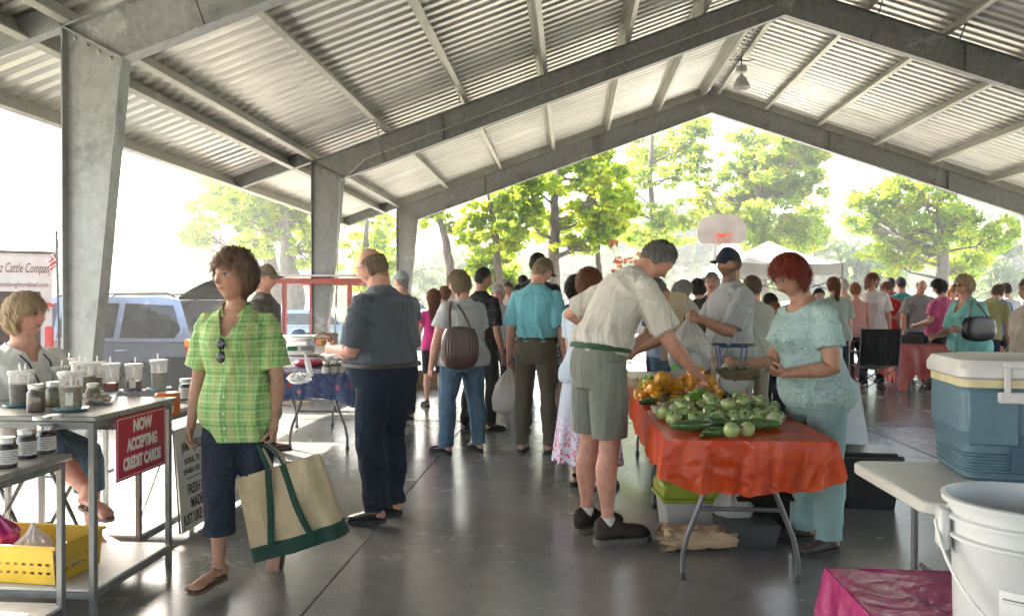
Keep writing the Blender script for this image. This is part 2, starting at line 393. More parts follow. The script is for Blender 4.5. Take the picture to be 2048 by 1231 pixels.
def leaves(mb, centers, radii, dens, size):
    shp = np.array([(0, -.5), (.42, -.18), (.5, .28), (.16, .2), (0, .62), (-.16, .2), (-.5, .28), (-.42, -.18)])
    for c, r in zip(centers, radii):
        n = max(6, int(dens*r[0]*r[2])); P = rg.normal(size=(n, 3)); P /= np.linalg.norm(P, axis=1)[:, None]
        P = P*(rg.random(n)**.45)[:, None]*np.asarray(r)+np.asarray(c)
        Z = rg.normal(size=(n, 3))+np.array((0, 0, .7)); Z /= np.linalg.norm(Z, axis=1)[:, None]
        A = rg.normal(size=(n, 3)); Xd = np.cross(A, Z); Xd /= np.linalg.norm(Xd, axis=1)[:, None]; Yd = np.cross(Z, Xd)
        sz = size*(.6+.8*rg.random(n))[:, None]
        V = P[:, None, :]+sz[:, None]*(shp[None, :, 0:1]*Xd[:, None]+shp[None, :, 1:2]*Yd[:, None]+.12*Z[:, None]*(np.abs(shp[None, :, 0:1])))
        V = V.reshape(-1, 3); k = len(shp)
        mb.add(V, [tuple(range(i*k, i*k+k)) for i in range(n)])
def sub_blobs(c, r, n, spread=.8, rs=.42):
    out = []; rad = []
    for _ in range(n):
        d = rg.normal(size=3); d /= np.linalg.norm(d); q = (rg.random()**.5)*spread
        out.append(np.asarray(c)+d*q*np.asarray(r)); s = rs*(.55+.9*rg.random()); rad.append((r[0]*s, r[1]*s, r[2]*s*.85))
    return out, rad
def tree(Y, trunk, tw, blobs, label, leaf=.12, dens=950, mt=None, nsub=22):
    """trunk: photo points from foot to top; blobs: (px, py, rx, ry) crown masses, set at their own depths round Y."""
    T = [np.array(atY(px, py, Y)) for px, py in trunk]; T[0][2] = -.12
    o = thing('maple_tree', tuple(T[0]), 0, label, 'tree', 'trees round the pavilion')
    T = [p-T[0] if i else p*0 for i, p in enumerate(T)] if False else [p-np.array(atY(*trunk[0], Y)) *0 for p in T]
    base = T[0].copy(); T = [p-base for p in T]
    ln = len(T); fine = []
    for i in range(ln-1):
        for k in range(4): fine.append(T[i]+(T[i+1]-T[i])*k/4+rg.normal(size=3)*(tw*.05 if i+k else 0))
    fine.append(T[-1]); n = len(fine); rr = [tw/2*(1.35 if i == 0 else 1)*(1-.75*(i/n)**1.2) for i in range(n)]
    tb = MB(); tb.tube(fine, rr, 12, round_=False); lf = MB()
    px2m = Y/FPX
    for bx, by, rx, ry in blobs:
        dy = rg.uniform(-1, 1)*1.6
        c = np.array(atY(bx, by, Y+dy))-base; r = (rx*px2m*1.05, max(rx, ry)*px2m*.8, ry*px2m*1.05)
        cs, rs = sub_blobs(c, r, nsub, 1.08, .30); leaves(lf, cs, rs, dens, leaf)
        # a limb from the trunk into the mass, with twigs
        k = int(np.argmin([abs(f[2]-(c[2]-abs(c[0]-f[0])*.55)) for f in fine])); s0 = fine[k]
        mid = s0*.5+c*.5+np.array((0, 0, -.08*np.linalg.norm(c-s0)))+rg.normal(size=3)*.12
        q = [s0, s0*.65+mid*.35+rg.normal(size=3)*.05, mid, mid*.5+c*.5+rg.normal(size=3)*.1, c]
        r0 = min(rr[k]*.45, tw*.13); tb.tube(q, [r0, r0*.8, r0*.6, r0*.42, r0*.2], 7)
        for cc in cs[::2]:
            m_ = q[2+int(rg.integers(0, 2))]; tb.tube([m_, (m_+cc)/2+rg.normal(size=3)*.1, cc], [r0*.35, r0*.22, .008], 5)
    tb.build('trunk', BK, o); lf.build('crown', mt or LF, o, smooth=False)
    return o
TG = 'tree'
tree(27, [(592, 640), (585, 560), (572, 480), (560, 400)], .85, [(400, 450, 50, 45), (440, 385, 80, 30), (500, 420, 75, 50), (540, 475, 60, 40), (610, 430, 60, 55), (620, 500, 45, 30), (480, 340, 80, 30), (620, 360, 80, 45)], 'leafy tree with a wide double trunk seen left of the second steel column', leaf=.13)
tree(29, [(548, 640), (546, 560), (535, 470), (520, 400)], .7, [(500, 480, 40, 30), (560, 380, 90, 50), (470, 400, 50, 30)], 'slimmer leafy tree standing just left of the wide double trunk', leaf=.13)
tree(30, [(720, 620), (728, 540), (735, 440)], .45, [(735, 490, 55, 35), (760, 450, 40, 30), (725, 545, 45, 30), (770, 530, 30, 30)], 'sunlit tree showing between the second and third steel columns', leaf=.13)
tree(23, [(912, 660), (902, 560), (893, 490), (880, 440), (868, 380)], .36, [(875, 432, 38, 26), (905, 452, 20, 14), (850, 400, 40, 25)], 'bare leaning trunk with a small tuft of leaves beside the third steel column', leaf=.14)
tree(22, [(1002, 660), (998, 560), (990, 470), (980, 390), (975, 300)], .30, [(1000, 480, 55, 40), (960, 430, 45, 45), (1010, 560, 60, 45), (960, 530, 40, 30), (1030, 400, 45, 40), (935, 480, 25, 20), (1000, 340, 60, 30)], 'thin dark trunked tree with low foliage left of the forked tree', leaf=.15)
tree(23, [(1110, 680), (1108, 560), (1106, 480), (1110, 400), (1115, 320), (1125, 240)], .42, [(1060, 370, 60, 40), (1130, 350, 80, 45), (1190, 330, 60, 50), (1190, 410, 50, 40), (1120, 440, 60, 40), (1050, 440, 45, 35), (1150, 490, 45, 22), (1200, 460, 45, 35), (1215, 370, 40, 45), (1080, 300, 90, 40), (1180, 260, 90, 50)], 'forked tree with the thickest trunk in the middle of the row', leaf=.15)
tree(24, [(1200, 660), (1198, 560), (1195, 490), (1200, 420)], .26, [(1230, 460, 30, 30), (1240, 410, 35, 40)], 'narrow trunk between the forked tree and the stooping man', leaf=.15)
tree(32, [(1310, 650), (1308, 560), (1305, 440), (1300, 350), (1305, 260)], .42, [(1300, 300, 55, 45), (1360, 290, 60, 35), (1400, 260, 40, 25), (1270, 350, 50, 25), (1350, 350, 40, 25), (1260, 420, 45, 25), (1280, 470, 60, 22), (1350, 440, 40, 40), (1320, 480, 60, 18), (1395, 320, 30, 25), (1250, 380, 30, 20)], 'tall layered tree rising above the stooping man in the pale T-shirt', leaf=.13)
tree(34, [(1530, 650), (1528, 560), (1520, 440), (1510, 330)], .5, [(1500, 290, 50, 40), (1560, 320, 60, 50), (1600, 370, 50, 50), (1530, 380, 70, 50), (1470, 400, 60, 40), (1440, 440, 50, 30), (1560, 450, 75, 45), (1620, 450, 40, 40), (1590, 490, 50, 25), (1480, 340, 45, 40), (1500, 450, 40, 40), (1610, 310, 40, 22), (1400, 400, 30, 18), (1415, 370, 25, 20)], 'densest tree directly behind the basketball backboard', leaf=.14, dens=1100, nsub=24)
tree(30, [(1888, 660), (1886, 560), (1884, 450), (1880, 370), (1878, 300)], .50, [(1760, 390, 50, 35), (1740, 440, 40, 30), (1800, 450, 60, 45), (1850, 400, 50, 40), (1780, 510, 60, 35), (1930, 440, 60, 45), (1960, 490, 60, 40), (1850, 490, 50, 40), (1920, 530, 60, 25), (2000, 460, 40, 35), (1810, 370, 50, 30), (1900, 360, 60, 30), (1720, 400, 25, 20)], 'yellow green tree with a straight pale trunk at the far right', leaf=.13)
# small reddish twig tree
tree(21, [(1262, 640), (1255, 590), (1245, 560), (1238, 540)], .08, [(1250, 520, 26, 14), (1275, 510, 20, 10), (1225, 490, 12, 12), (1240, 545, 14, 8)], 'sapling with sparse russet leaves left of the stooping man', leaf=.10, dens=160, mt=leafmat('russet_leaf', (.10, .03, .02), (.16, .05, .03), (.2, .09, .04)), nsub=6)
# far wood
fw = MB(); trk = MB()
for i in range(52):
    x = -120+i*5.6+rg.uniform(-2, 2); Y = rg.uniform(75, 110); h = rg.uniform(8, 13)*(1.25 if -60 < x < -20 else 1)
    for _ in range(7):
        c = np.array((x+rg.normal()*2.6, Y+rg.normal()*2, h*rg.uniform(.3, .85))); leaves(fw, *sub_blobs(c, (3., 3., 2.6), 6, .9, .5), 40, .75)
    trk.tube([(x, Y, -.2), (x+.4, Y, h*.7)], [.35, .15], 7)
for i in range(16):
    x = -52+i*7+rg.uniform(-2, 2); Y = rg.uniform(48, 62); h = rg.uniform(4.5, 8)
    for _ in range(5):
        c = np.array((x+rg.normal()*1.8, Y+rg.normal()*1.5, h*rg.uniform(.35, .85))); leaves(fw, *sub_blobs(c, (2.2, 2.2, 1.9), 5, .9, .5), 50, .5)
    trk.tube([(x, Y, -.2), (x+.2, Y, h*.7)], [.22, .1], 7)
far = fw.build('woods', LB, smooth=False); far['kind'] = 'stuff'
far.data.materials.append(BK)
tag(far, 'hazy band of woods across the far side of the lot', 'woods', kind='stuff')
tk = trk.build('woods_trunks', BK, far)
# ================================================================ haze
def m_haze():
    m = bpy.data.materials.new('glare_haze'); m.use_nodes = True; t = NT(m); t.n.remove(t.n['Principled BSDF'])
    v = t.new('ShaderNodeVolumePrincipled'); v.inputs['Color'].default_value = (.93, .96, 1, 1); v.inputs['Density'].default_value = HAZE; v.inputs['Anisotropy'].default_value = .35
    t.link(v.outputs[0], t.n['Material Output'].inputs['Volume']); return m
HAZE = .0031  # haze volume imitates the glare that washes out the distance
if HAZE:
    hz = MB(); hz.box((0, 50, 12), (330, 170, 27)); h_ = hz.build('haze', m_haze(), smooth=False); h_['kind'] = 'stuff'; tag(h_, 'pale haze volume standing in for glare over the lot', 'haze')
# ================================================================ people
def remesh(mb, vox, it=2, fac=.5):
    me = mb.mesh('tmp', [], smooth=False)
    bm = bmesh.new(); bm.from_mesh(me); bmesh.ops.recalc_face_normals(bm, faces=bm.faces); bm.to_mesh(me); bm.free()
    o = bpy.data.objects.new('tmp', me); COL.objects.link(o)
    md = o.modifiers.new('r', 'REMESH'); md.mode = 'VOXEL'; md.voxel_size = vox; md.adaptivity = 0
    if it: sm = o.modifiers.new('s', 'SMOOTH'); sm.factor = fac; sm.iterations = it
    out = bpy.data.meshes.new_from_object(o.evaluated_get(bpy.context.evaluated_depsgraph_get()))
    bpy.data.objects.remove(o); bpy.data.meshes.remove(me)
    n = len(out.vertices); V = np.empty(n*3); out.vertices.foreach_get('co', V); N = np.empty(n*3); out.vertices.foreach_get('normal', N)
    k = len(out.polygons); L = np.empty(len(out.loops), int); out.loops.foreach_get('vertex_index', L)
    st = np.empty(k, int); out.polygons.foreach_get('loop_start', st)
    Fq = [tuple(L[a:b]) for a, b in zip(st, list(st[1:])+[len(L)])]; bpy.data.meshes.remove(out)
    return V.reshape(-1, 3), N.reshape(-1, 3), Fq
def drop(V, Fq, dead, it=10):
    keep = [f for f in Fq if not any(dead[i] for i in f)]; ec = {}
    for f in keep:
        for i in range(len(f)):
            a, b = f[i], f[(i+1) % len(f)]; k = (a, b) if a < b else (b, a); ec[k] = ec.get(k, 0)+1
    bd = np.array([k for k, c in ec.items() if c == 1])
    if len(bd):
        for _ in range(it):
            A = np.zeros_like(V); c = np.zeros(len(V)); np.add.at(A, bd[:, 0], V[bd[:, 1]]); np.add.at(A, bd[:, 1], V[bd[:, 0]]); np.add.at(c, bd.ravel(), 1)
            m = c > 1; V[m] = V[m]*.4+A[m]/c[m][:, None]*.6
    return V, keep
def mkobj(name, V, Fq, mts, parent, col=None, midx=None):
    me = bpy.data.meshes.new(name); me.from_pydata(V.tolist(), [], [tuple(int(i) for i in f) for f in Fq])
    for m in (mts if isinstance(mts, (list, tuple)) else [mts]): me.materials.append(m)
    me.polygons.foreach_set('use_smooth', [True]*len(me.polygons))
    if midx is not None: me.polygons.foreach_set('material_index', midx)
    if col is not None:
        a = me.color_attributes.new('tone', 'FLOAT_COLOR', 'POINT'); c = np.ones((len(V), 4)); c[:, :3] = col; a.data.foreach_set('color', c.ravel())
    me.update(); o = bpy.data.objects.new(name, me); COL.objects.link(o); o.parent = parent; return o
def wav(P, seed, k, n=7, warp=.6):
    r = np.random.default_rng(seed); o = np.zeros(len(P)); k = np.asarray(k, float)
    W = P+warp*.06*np.sin(P[:, [1, 2, 0]]*11+seed)
    for _ in range(n):
        d = r.normal(size=3); d /= np.linalg.norm(d); s = .6+.9*r.random(); o += 1-2*np.abs(np.sin((W*k*s)@d+r.random()*6.28))**.8
    return o/n
def sstep(a, b, x): t = np.clip((x-a)/(b-a), 0, 1); return t*t*(3-2*t)
def m_skin():
    m, t, b = newmat('skin'); a = t.new('ShaderNodeVertexColor', layer_name='tone'); v = t.coord()
    n = t.noise(v, 22, 4, .7); n2 = t.noise(v, 160, 2)
    c = t.mix(1., a.outputs[0], t.ramp(n, [(.3, (.80, .68, .66)), (.5, (.98, .93, .91)), (.7, (1.12, 1.06, 1.03))]), 'MULTIPLY')
    t.link(c, b.inputs['Base Color']); b.inputs['Roughness'].default_value = .52; b.inputs['Specular IOR Level'].default_value = .4
    bump(t, b, t.mix(.5, n, n2), .5, .004); return m
SKIN = m_skin()
def m_hair(name, col, col2):
    if name in _M: return _M[name]
    m, t, b = newmat(name); v = t.coord('Object', (1, 1, .35)); n = t.noise(v, 45, 5, .75, .5)
    t.link(t.ramp(n, [(.35, srgb(col)), (.65, srgb(col2))]), b.inputs['Base Color']); b.inputs['Roughness'].default_value = .55
    b.inputs['Specular IOR Level'].default_value = .35; bump(t, b, n, .6, .01)
    o = t.n['Material Output']; tl = t.new('ShaderNodeBsdfTranslucent'); tl.inputs[0].default_value = (*srgb(col2), 1); ms = t.new('ShaderNodeMixShader'); ms.inputs[0].default_value = .25
    t.link(b.outputs[0], ms.inputs[1]); t.link(tl.outputs[0], ms.inputs[2]); t.link(ms.outputs[0], o.inputs[0]); _M[name] = m; return m
HAIR = dict(shopper=((.10, .055, .038), (.34, .21, .14)), brown=((.06, .034, .022), (.24, .14, .085)), dark=((.012, .010, .009), (.05, .038, .03)), grey=((.16, .15, .14), (.42, .40, .37)),
            blond=((.30, .20, .11), (.68, .52, .34)), red=((.12, .012, .008), (.32, .05, .025)), auburn=((.09, .03, .015), (.28, .10, .045)),
            salt=((.07, .065, .06), (.30, .29, .27)), ginger=((.22, .07, .02), (.50, .20, .08)), ash=((.16, .11, .07), (.38, .29, .20)), white=((.4, .38, .35), (.7, .68, .64)))
TSK = dict(fair=(.60, .36, .27), tan=(.42, .235, .16), pink=(.58, .31, .235), deep=(.34, .18, .12))
# torso profile: t, half width, half depth, forward offset (fractions of height)
TOR_M = [(-.20, .075, .060, -.004), (-.08, .096, .072, -.004), (.06, .100, .074, -.004), (.22, .092, .066, .002), (.38, .086, .062, .006), (.56, .092, .066, .006), (.74, .102, .069, .004), (.86, .104, .062, .000), (.94, .088, .052, -.004), (1.0, .050, .042, -.006), (1.06, .034, .036, -.002)]
TOR_F = [(-.20, .078, .062, -.006), (-.08, .102, .076, -.006), (.06, .106, .076, -.004), (.22, .092, .066, .002), (.38, .080, .058, .004), (.56, .085, .062, .006), (.70, .090, .068, .012), (.80, .092, .064, .008), (.90, .085, .052, -.001), (.96, .064, .045, -.004), (1.0, .044, .038, -.005), (1.06, .031, .033, -.002)]
DEF = dict(H=1.72, sex='m', stout=1., belly=0., bust=0., lean=(0, 0), roll=0, twist=0, hyaw=0, hpitch=0, skin='fair', hair='brown', hstyle='short', vox=.007,
           aR={}, aL={}, lR={}, lL={}, z=None, seed=1, beard=0., lipc=(.42, .16, .13), hs=1.)
def person(label, pos, rz, **kw):
    d = dict(DEF); d.update(kw); H = d['H']; hs = d['hs']*(.55+.45*H/1.72); st = d['stout']; vox = d['vox']; sx = {'R': 1, 'L': -1}
    rg_ = np.random.default_rng(d['seed'])
    prof = np.array(TOR_M if d['sex'] == 'm' else TOR_F)
    def tw(t): return np.interp(t, prof[:, 0], prof[:, 1])*H*(1+(st-1)*(1 if t < .9 else .5))
    def td(t): return np.interp(t, prof[:, 0], prof[:, 2])*H*(1+(st-1)*1.15*(1 if t < .9 else .4))
    def to(t): return np.interp(t, prof[:, 0], prof[:, 3])*H
    L = .325*H; a0, a1 = R(d['lean'][0]), R(d['lean'][1])
    def ang(t): return a0+(a1-a0)*float(sstep(.0, .85, t))
    def fr(t): return rot((0, 0, 1), R(d['twist'])*float(sstep(0, .9, t))) @ rot((0, 1, 0), R(d['roll'])*min(max(t, 0), 1)) @ rot((1, 0, 0), -ang(t))
    ts = np.linspace(-.3, 1.3, 65); ps = np.zeros((65, 3))
    for i in range(1, 65): ps[i] = ps[i-1]+fr((ts[i]+ts[i-1])/2) @ np.array((0, 0, 1))*L*(ts[i]-ts[i-1])
    z0 = np.array([np.interp(0, ts, ps[:, k]) for k in range(3)]); ps -= z0
    hip = np.array((0, 0, .52*H))
    def S(t, x=0, y=0, zz=0): return np.array([np.interp(t, ts, ps[:, k]) for k in range(3)])+hip+fr(t) @ np.array((x, y, zz))
    bel, bus = d['belly'], d['bust']
    def ring(t, e=0., n=28, et=None, flat=1.):
        w_, d_, o_ = tw(t)+e, td(t)+e, to(t); out = []
        for a in np.linspace(0, 2*math.pi, n, endpoint=False):
            c, s_ = math.cos(a), math.sin(a); p = 2.35; rr = (abs(c)**p+abs(s_)**p)**(-1/p)
            y = d_*rr*s_; x = w_*rr*c
            if s_ > 0: y += bel*H*math.exp(-((t-.24)/.26)**2)*s_**1.2; 
            x *= 1+bel*2.2*math.exp(-((t-.22)/.26)**2)
            if bus and s_ > 0:
                g = math.exp(-((t-.66)/.13)**2); y += bus*H*g*(.45*s_+.75*(math.exp(-((abs(x)/H-.045)/.028)**2)))
            out.append(S(t, x, y+o_))
        return out
    # ---- joints
    J = {}
    for k in 'RL':
        g = sx[k]; A = d['a'+k]; Lg = d['l'+k]
        sh = S(.845, g*(.101 if d['sex'] == 'm' else .093)*H*(1+(st-1)*.6), -.004*H)+np.asarray(A.get('sh', (0, 0, 0)))*np.array((g, 1, 1))
        u = nrm(np.array(A.get('u', (.12, -.02, -1)), float)*np.array((g, 1, 1))); f = nrm(np.array(A.get('f', (.05, .12, -1)), float)*np.array((g, 1, 1)))
        el = sh+u*.178*H; wr = el+f*.146*H; h = nrm(np.array(A.get('h', A.get('f', (.03, .12, -1))), float)*np.array((g, 1, 1))); pn = np.array(A.get('pn', (-1, 0, 0)), float)*np.array((g, 1, 1))
        hj = S(0, g*.053*H*(1+(st-1)*.5), 0); th = nrm(np.array(Lg.get('t', (.03, .02, -1)), float)*np.array((g, 1, 1))); s_ = nrm(np.array(Lg.get('s', (.02, -.03, -1)), float)*np.array((g, 1, 1)))
        kn = hj+th*.240*H; an = kn+s_*.238*H; fd = nrm(np.array(Lg.get('f', (.18, 1, 0)), float)*np.array((g, 1, 1)))
        J[k] = dict(sh=sh, el=el, wr=wr, h=h, pn=pn, u=u, fa=f, hj=hj, kn=kn, an=an, th=th, s=s_, fd=fd, g=g)
    # heights: drop onto the ground
    shoe = d.get('shoe', 'shoe'); so_ = {'shoe': .022, 'sandal': .016, 'bare': 0, 'sneaker': .03}[shoe if isinstance(shoe, str) else 'shoe']
    for k in 'RL':
        j = J[k]; x_ = nrm(np.cross(j['fd'], (0, 0, 1))); fu = nrm(np.cross(x_, j['fd'])); j['fu'] = fu; j['fx'] = x_
        j['low'] = min((j['an']-fu*(.045*H+so_)+j['fd']*q)[2] for q in (-.03*H, .10*H))
    dz = -min(J['R']['low'], J['L']['low']) if d['z'] is None else d['z']
    root = thing('person', (pos[0], pos[1], dz), rz, label, 'person', d.get('group'))
    # ---- head frame
    hm = rot((0, 0, 1), R(d['hyaw'])) @ rot((1, 0, 0), -R(d['hpitch'])) @ rot((0, 1, 0), R(d.get('hroll', 0)))
    nb = S(1.0, 0, .0, .020*H); hc = nb+hm @ np.array((0, .020, .062*H*.9+.035)); 
    JW = 1. if d['sex'] == 'm' else .93; FAT = 1+max(0, st-1)*.35
    def headfn(V):
        X, Y, Z = V[:, 0].copy(), V[:, 1].copy(), V[:, 2].copy()
        x = .0755*X; y = .097*Y; z = .118*Z
        lo = np.clip(-Z, 0, 1); x *= 1-.30*lo**1.6/JW*.95; x *= 1+(FAT-1)*np.exp(-((Z+.45)/.4)**2)
        y = np.where(Y < 0, y*(1-.42*sstep(.05, .8, lo)), y*(1-.10*sstep(.3, 1, lo)))
        y = np.where(Y > 0, y-.010*np.exp(-((Z-.75)/.3)**2)*Y, y)
        F_ = sstep(.25, .75, Y)
        def gs(cx_, cz_, wx, wz): return np.exp(-((np.abs(x)-cx_)/wx)**2-((z-cz_)/wz)**2)*F_
        y = y-.006*F_*np.exp(-(x/.05)**2)
        y += .009*gs(0, .026, .045, .010)                 # brow
        y -= .011*gs(.030, .006, .014, .011)              # sockets
        y += .003*gs(.031, .004, .010, .006)
        nz = np.clip((.014-z)/.048, 0, 1); nose = np.where((z < .016) & (z > -.040), (.006+.021*nz**1.1)*np.exp(-(x/(.008+.007*nz))**2), 0)
        nose = np.where(z <= -.034, nose*np.clip((z+.040)/.006, 0, 1), nose); y += nose*F_
        y += .006*gs(.012, -.031, .007, .006)             # nostril wings
        y += .006*gs(0, -.053, .020, .005)+.006*gs(0, -.065, .017, .006)-.003*gs(0, -.059, .022, .0025)
        y += .009*gs(0, -.100, .022, .016)-.004*gs(0, -.082, .02, .007)
        y += .004*gs(.045, -.022, .018, .02)
        return np.stack([x, y, z], 1)*hs
    # ---- body
    b = MB()
    b.loft([ring(t, -.004) for t in (-.20, -.12, -.04, .04, .14, .24, .34, .44, .54, .62, .70, .78, .85, .90, .94, .97, 1.0, 1.04)])
    nr = (.036 if d['sex'] == 'm' else .031)*H*(1+(st-1)*.7)
    b.tube([S(.93, 0, -.006*H), S(1.0, 0, 0, .01*H), hc+hm@np.array((0, -.025, -.07)), hc+hm@np.array((0, -.022, -.02))], [nr*1.15, nr, nr*.97, nr*.9], 20)
    hd = MB(); hd.ell((0, 0, 0), 1, nu=72, nv=54, fn=headfn)
    for g in (-1, 1): hd.ell((g*.0765*hs, -.008*hs, -.006*hs), (.008, .017, .031), rot((0, 0, 1), -g*.35) @ rot((1, 0, 0), -.15), 12, 10); hd.ell((g*.080*hs, -.013*hs, .004*hs), (.006, .016, .022), rot((0, 0, 1), -g*.5), 12, 8)
    HV = np.concatenate(hd.v) @ hm.T + hc; b.add(HV, hd.f)
    sa = st**.7
    for k in 'RL':
        j = J[k]; g = j['g']
        U = [j['sh']+(j['el']-j['sh'])*q for q in (0, .18, .45, .75)]; Fa = [j['el']+(j['wr']-j['el'])*q for q in (0, .22, .5, .8, 1, 1.08)]
        am = (1.06 if d['sex'] == 'm' else .95)*sa
        b.tube([S(.84, g*.04*H), j['sh']], [.027*H*am, .0295*H*am], 16, round_=True)
        b.tube(U+Fa, [q*H*am for q in (.0305, .0318, .029, .0255, .0225, .0245, .0215, .0165, .0145, .0145)], 16, round_=True)
        lm = sa**.8
        bk = -np.array((0, 1, 0))*.010*H
        Tp = [j['hj']+(j['kn']-j['hj'])*q for q in (-.05, .2, .5, .8, 1)]; Sp = [j['kn']+(j['an']-j['kn'])*q+bk*w_ for q, w_ in ((.1, .3), (.3, 1.), (.5, .8), (.75, .2), (.93, 0))]
        b.tube(Tp+Sp, [q*H*lm for q in (.052, .055, .046, .036, .032, .031, .0345, .031, .0215, .0185)], 18, round_=True)
        fd, fu, an = j['fd'], j['fu'], j['an']; s0 = an-fu*.045*H
        b.tube([an+fu*.01*H, an-fu*.012*H, s0-fd*.020*H+fu*.020*H], [.020*H, .021*H, .020*H], 14, round_=True)
        if shoe in ('sandal', 'bare'):
            b.tube([s0-fd*.022*H+fu*.018*H, s0+fd*.03*H+fu*.020*H, s0+fd*.075*H+fu*.014*H, s0+fd*.10*H+fu*.010*H], [.018*H, .0215*H, .024*H, .022*H], 14, hint=tuple(fu), flat=.55, round_=True)
            for i in range(5):
                q = (i-2)*.0095*H*g; tl = .028*H-(i*.0035*H if True else 0); c = s0+fd*(.103*H-i*.003*H)+j['fx']*(-q)+fu*.007*H
                b.tube([c, c+fd*tl*.6], (.0075 if i == 0 else .0052)*H, 8, round_=True)
        else:
            b.tube([s0-fd*.015*H+fu*.018*H, s0+fd*.09*H+fu*.012*H], .014*H, 10, round_=True)
    V, N, Fq = remesh(b, vox, 2, .45)
    hcnt = len(V)
    # ---- hands, finer
    hvox = min(vox*.6, .0065)
    for k in 'RL':
        A = d['a'+k]
        if A.get('nohand'): continue
        j = J[k]; g = j['g']; h = j['h']; n_ = nrm(j['pn']-np.dot(j['pn'], h)*h); la = g*np.cross(h, n_); q = H/1.75*(1.04 if d['sex'] == 'm' else .93); curl = A.get('curl', .45); W = j['wr']
        m = MB(); rings = []
        for s_, w_, t_ in ((-.025, .026, .019), (0, .027, .019), (.02, .034, .018), (.05, .041, .016), (.08, .042, .0135), (.092, .038, .010)):
            c = W+h*s_*q; rings.append([c+(math.cos(a)*w_*la+math.sin(a)*t_*n_)*q for a in np.linspace(0, 2*math.pi, 16, endpoint=False)])
        m.loft(rings)
        for i, (off, ln, r_) in enumerate(((.031, .070, .0088), (.0105, .079, .0090), (-.0105, .073, .0088), (-.031, .058, .0078))):
            p = W+(h*.080+la*off)*q; sp = nrm(h+la*off*1.6*(1-curl*.4)); a_ = 0; pts = [p-h*.018*q, p]
            cj = curl*(1+.12*i)*(1+.1*rg_.normal())
            for fq, cc in ((.45, .75), (.32, 1.05), (.23, .7)):
                a_ += cj*cc; dr = sp*math.cos(a_)+n_*math.sin(a_); p = p+dr*ln*fq*q; pts.append(p)
            m.tube(pts, [r_*q, r_*q*1.02, r_*q*.98, r_*q*.9, r_*q*.75], 10, round_=True)
        p = W+(h*.028+la*.026+n_*.006)*q; tc = A.get('thumb', .5); d1 = nrm(h*.75+la*.75+n_*.25*(1+tc)); d2 = nrm(h*1.+la*(.45-.5*tc)+n_*(.2+.8*tc))
        m.tube([W+(h*.01+la*.012)*q, p, p+d1*.034*q, p+(d1*.034+d2*.030)*q, p+(d1*.034+d2*.05)*q], [.012*q, .0135*q, .0108*q, .0098*q, .0078*q], 10, round_=True)
        v2, n2, f2 = remesh(m, hvox, 1, .4); off = len(V); V = np.concatenate([V, v2]); N = np.concatenate([N, n2]); Fq = Fq+[tuple(i+off for i in f) for f in f2]
    # ---- colours
    base = np.array(TSK[d['skin']] if isinstance(d['skin'], str) else d['skin']); C = np.tile(base, (len(V), 1))
    Q = ((V-hc) @ hm)/hs; x, y, z = np.abs(Q[:, 0]), Q[:, 1], Q[:, 2]; front = (y > .055)
    def put(mask, col): 
        mk = np.clip(mask, 0, 1)[:, None]; C[:] = C*(1-mk)+np.asarray(col)*mk
    gz = lambda cx_, cz_, wx, wz: np.exp(-((x-cx_)/wx)**2-((z-cz_)/wz)**2)*front
    put(gz(.045, -.02, .02, .018)*.35, base*np.array((1.12, .72, .68)))
    put(gz(0, -.028, .014, .012)*.3, base*np.array((1.12, .72, .68)))
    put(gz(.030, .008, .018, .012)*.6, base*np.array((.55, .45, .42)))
    put((((x-.030)/.014)**2+((z-.006)/.0062)**2 < 1)*front*.85, (.45, .42, .40))
    put((((x-.029)/.0065)**2+((z-.006)/.0062)**2 < 1)*front*1., (.03, .02, .015))
    put((((x-.030)/.017)**2+((z-.0125)/.0028)**2 < 1)*front*.9, (.05, .03, .025))
    hc_ = np.array(HAIR[d['hair']][0]) if d['hair'] in HAIR else np.array((.05, .04, .03))
    put((((x-.031)/.019)**2+((z-.0265+.05*np.clip(x-.03, 0, 1))/.0042)**2 < 1)*front*.75, hc_*.8+base*.15)
    put((((x)/.024)**2+((z+.059)/.0088)**2 < 1)*front*.75, d['lipc']); put((((x)/.024)**2+((z+.0585)/.0018)**2 < 1)*front*.8, (.08, .03, .025))
    put((((x-.008)/.005)**2+((z+.0375)/.003)**2 < 1)*front*.8, (.10, .05, .04))
    head = (z > -.16) & (z < .2) & (x < .12) & (np.abs(y) < .16)
    if d['beard']:
        bd = sstep(-.025, -.045, z)*(y > -.02)*head*(1-np.exp(-(x/.018)**4-((z+.059)/.0075)**4)); put(bd*d['beard'], hc_*.9+base*.08)
    hst = d['hstyle']
    if hst != 'none':
        dd = Q/np.maximum(np.linalg.norm(Q, axis=1), 1e-6)[:, None]; zl = np.interp(dd[:, 1], [-1, -.5, -.05, .25, .6, 1], [-.80, -.55, .0, .35, .55, .62])
        sc_ = sstep(-.06, .06, dd[:, 2]-zl)*head; 
        if hst == 'bald': sc_ = sc_*sstep(.55, .40, dd[:, 2])
        put(sc_*(.75 if hst != 'bald' else .6), hc_)
    body = mkobj('body', V, Fq, SKIN, root, C)
    # ---- hair
    hmat = m_hair('hair_'+d['hair'], *HAIR[d['hair']])
    P = dict(short=(.013, .03, 1500, .3), buzz=(.004, .010, 500, .2), crop=(.009, .018, 1200, .3), curly=(.034, .036, 3400, .9), bob=(.022, .06, 1900, .4), long=(.018, .09, 1900, .2), pony=(.012, .05, 1500, .2), bald=(.007, .025, 900, .3), wavy=(.024, .045, 2400, .6))
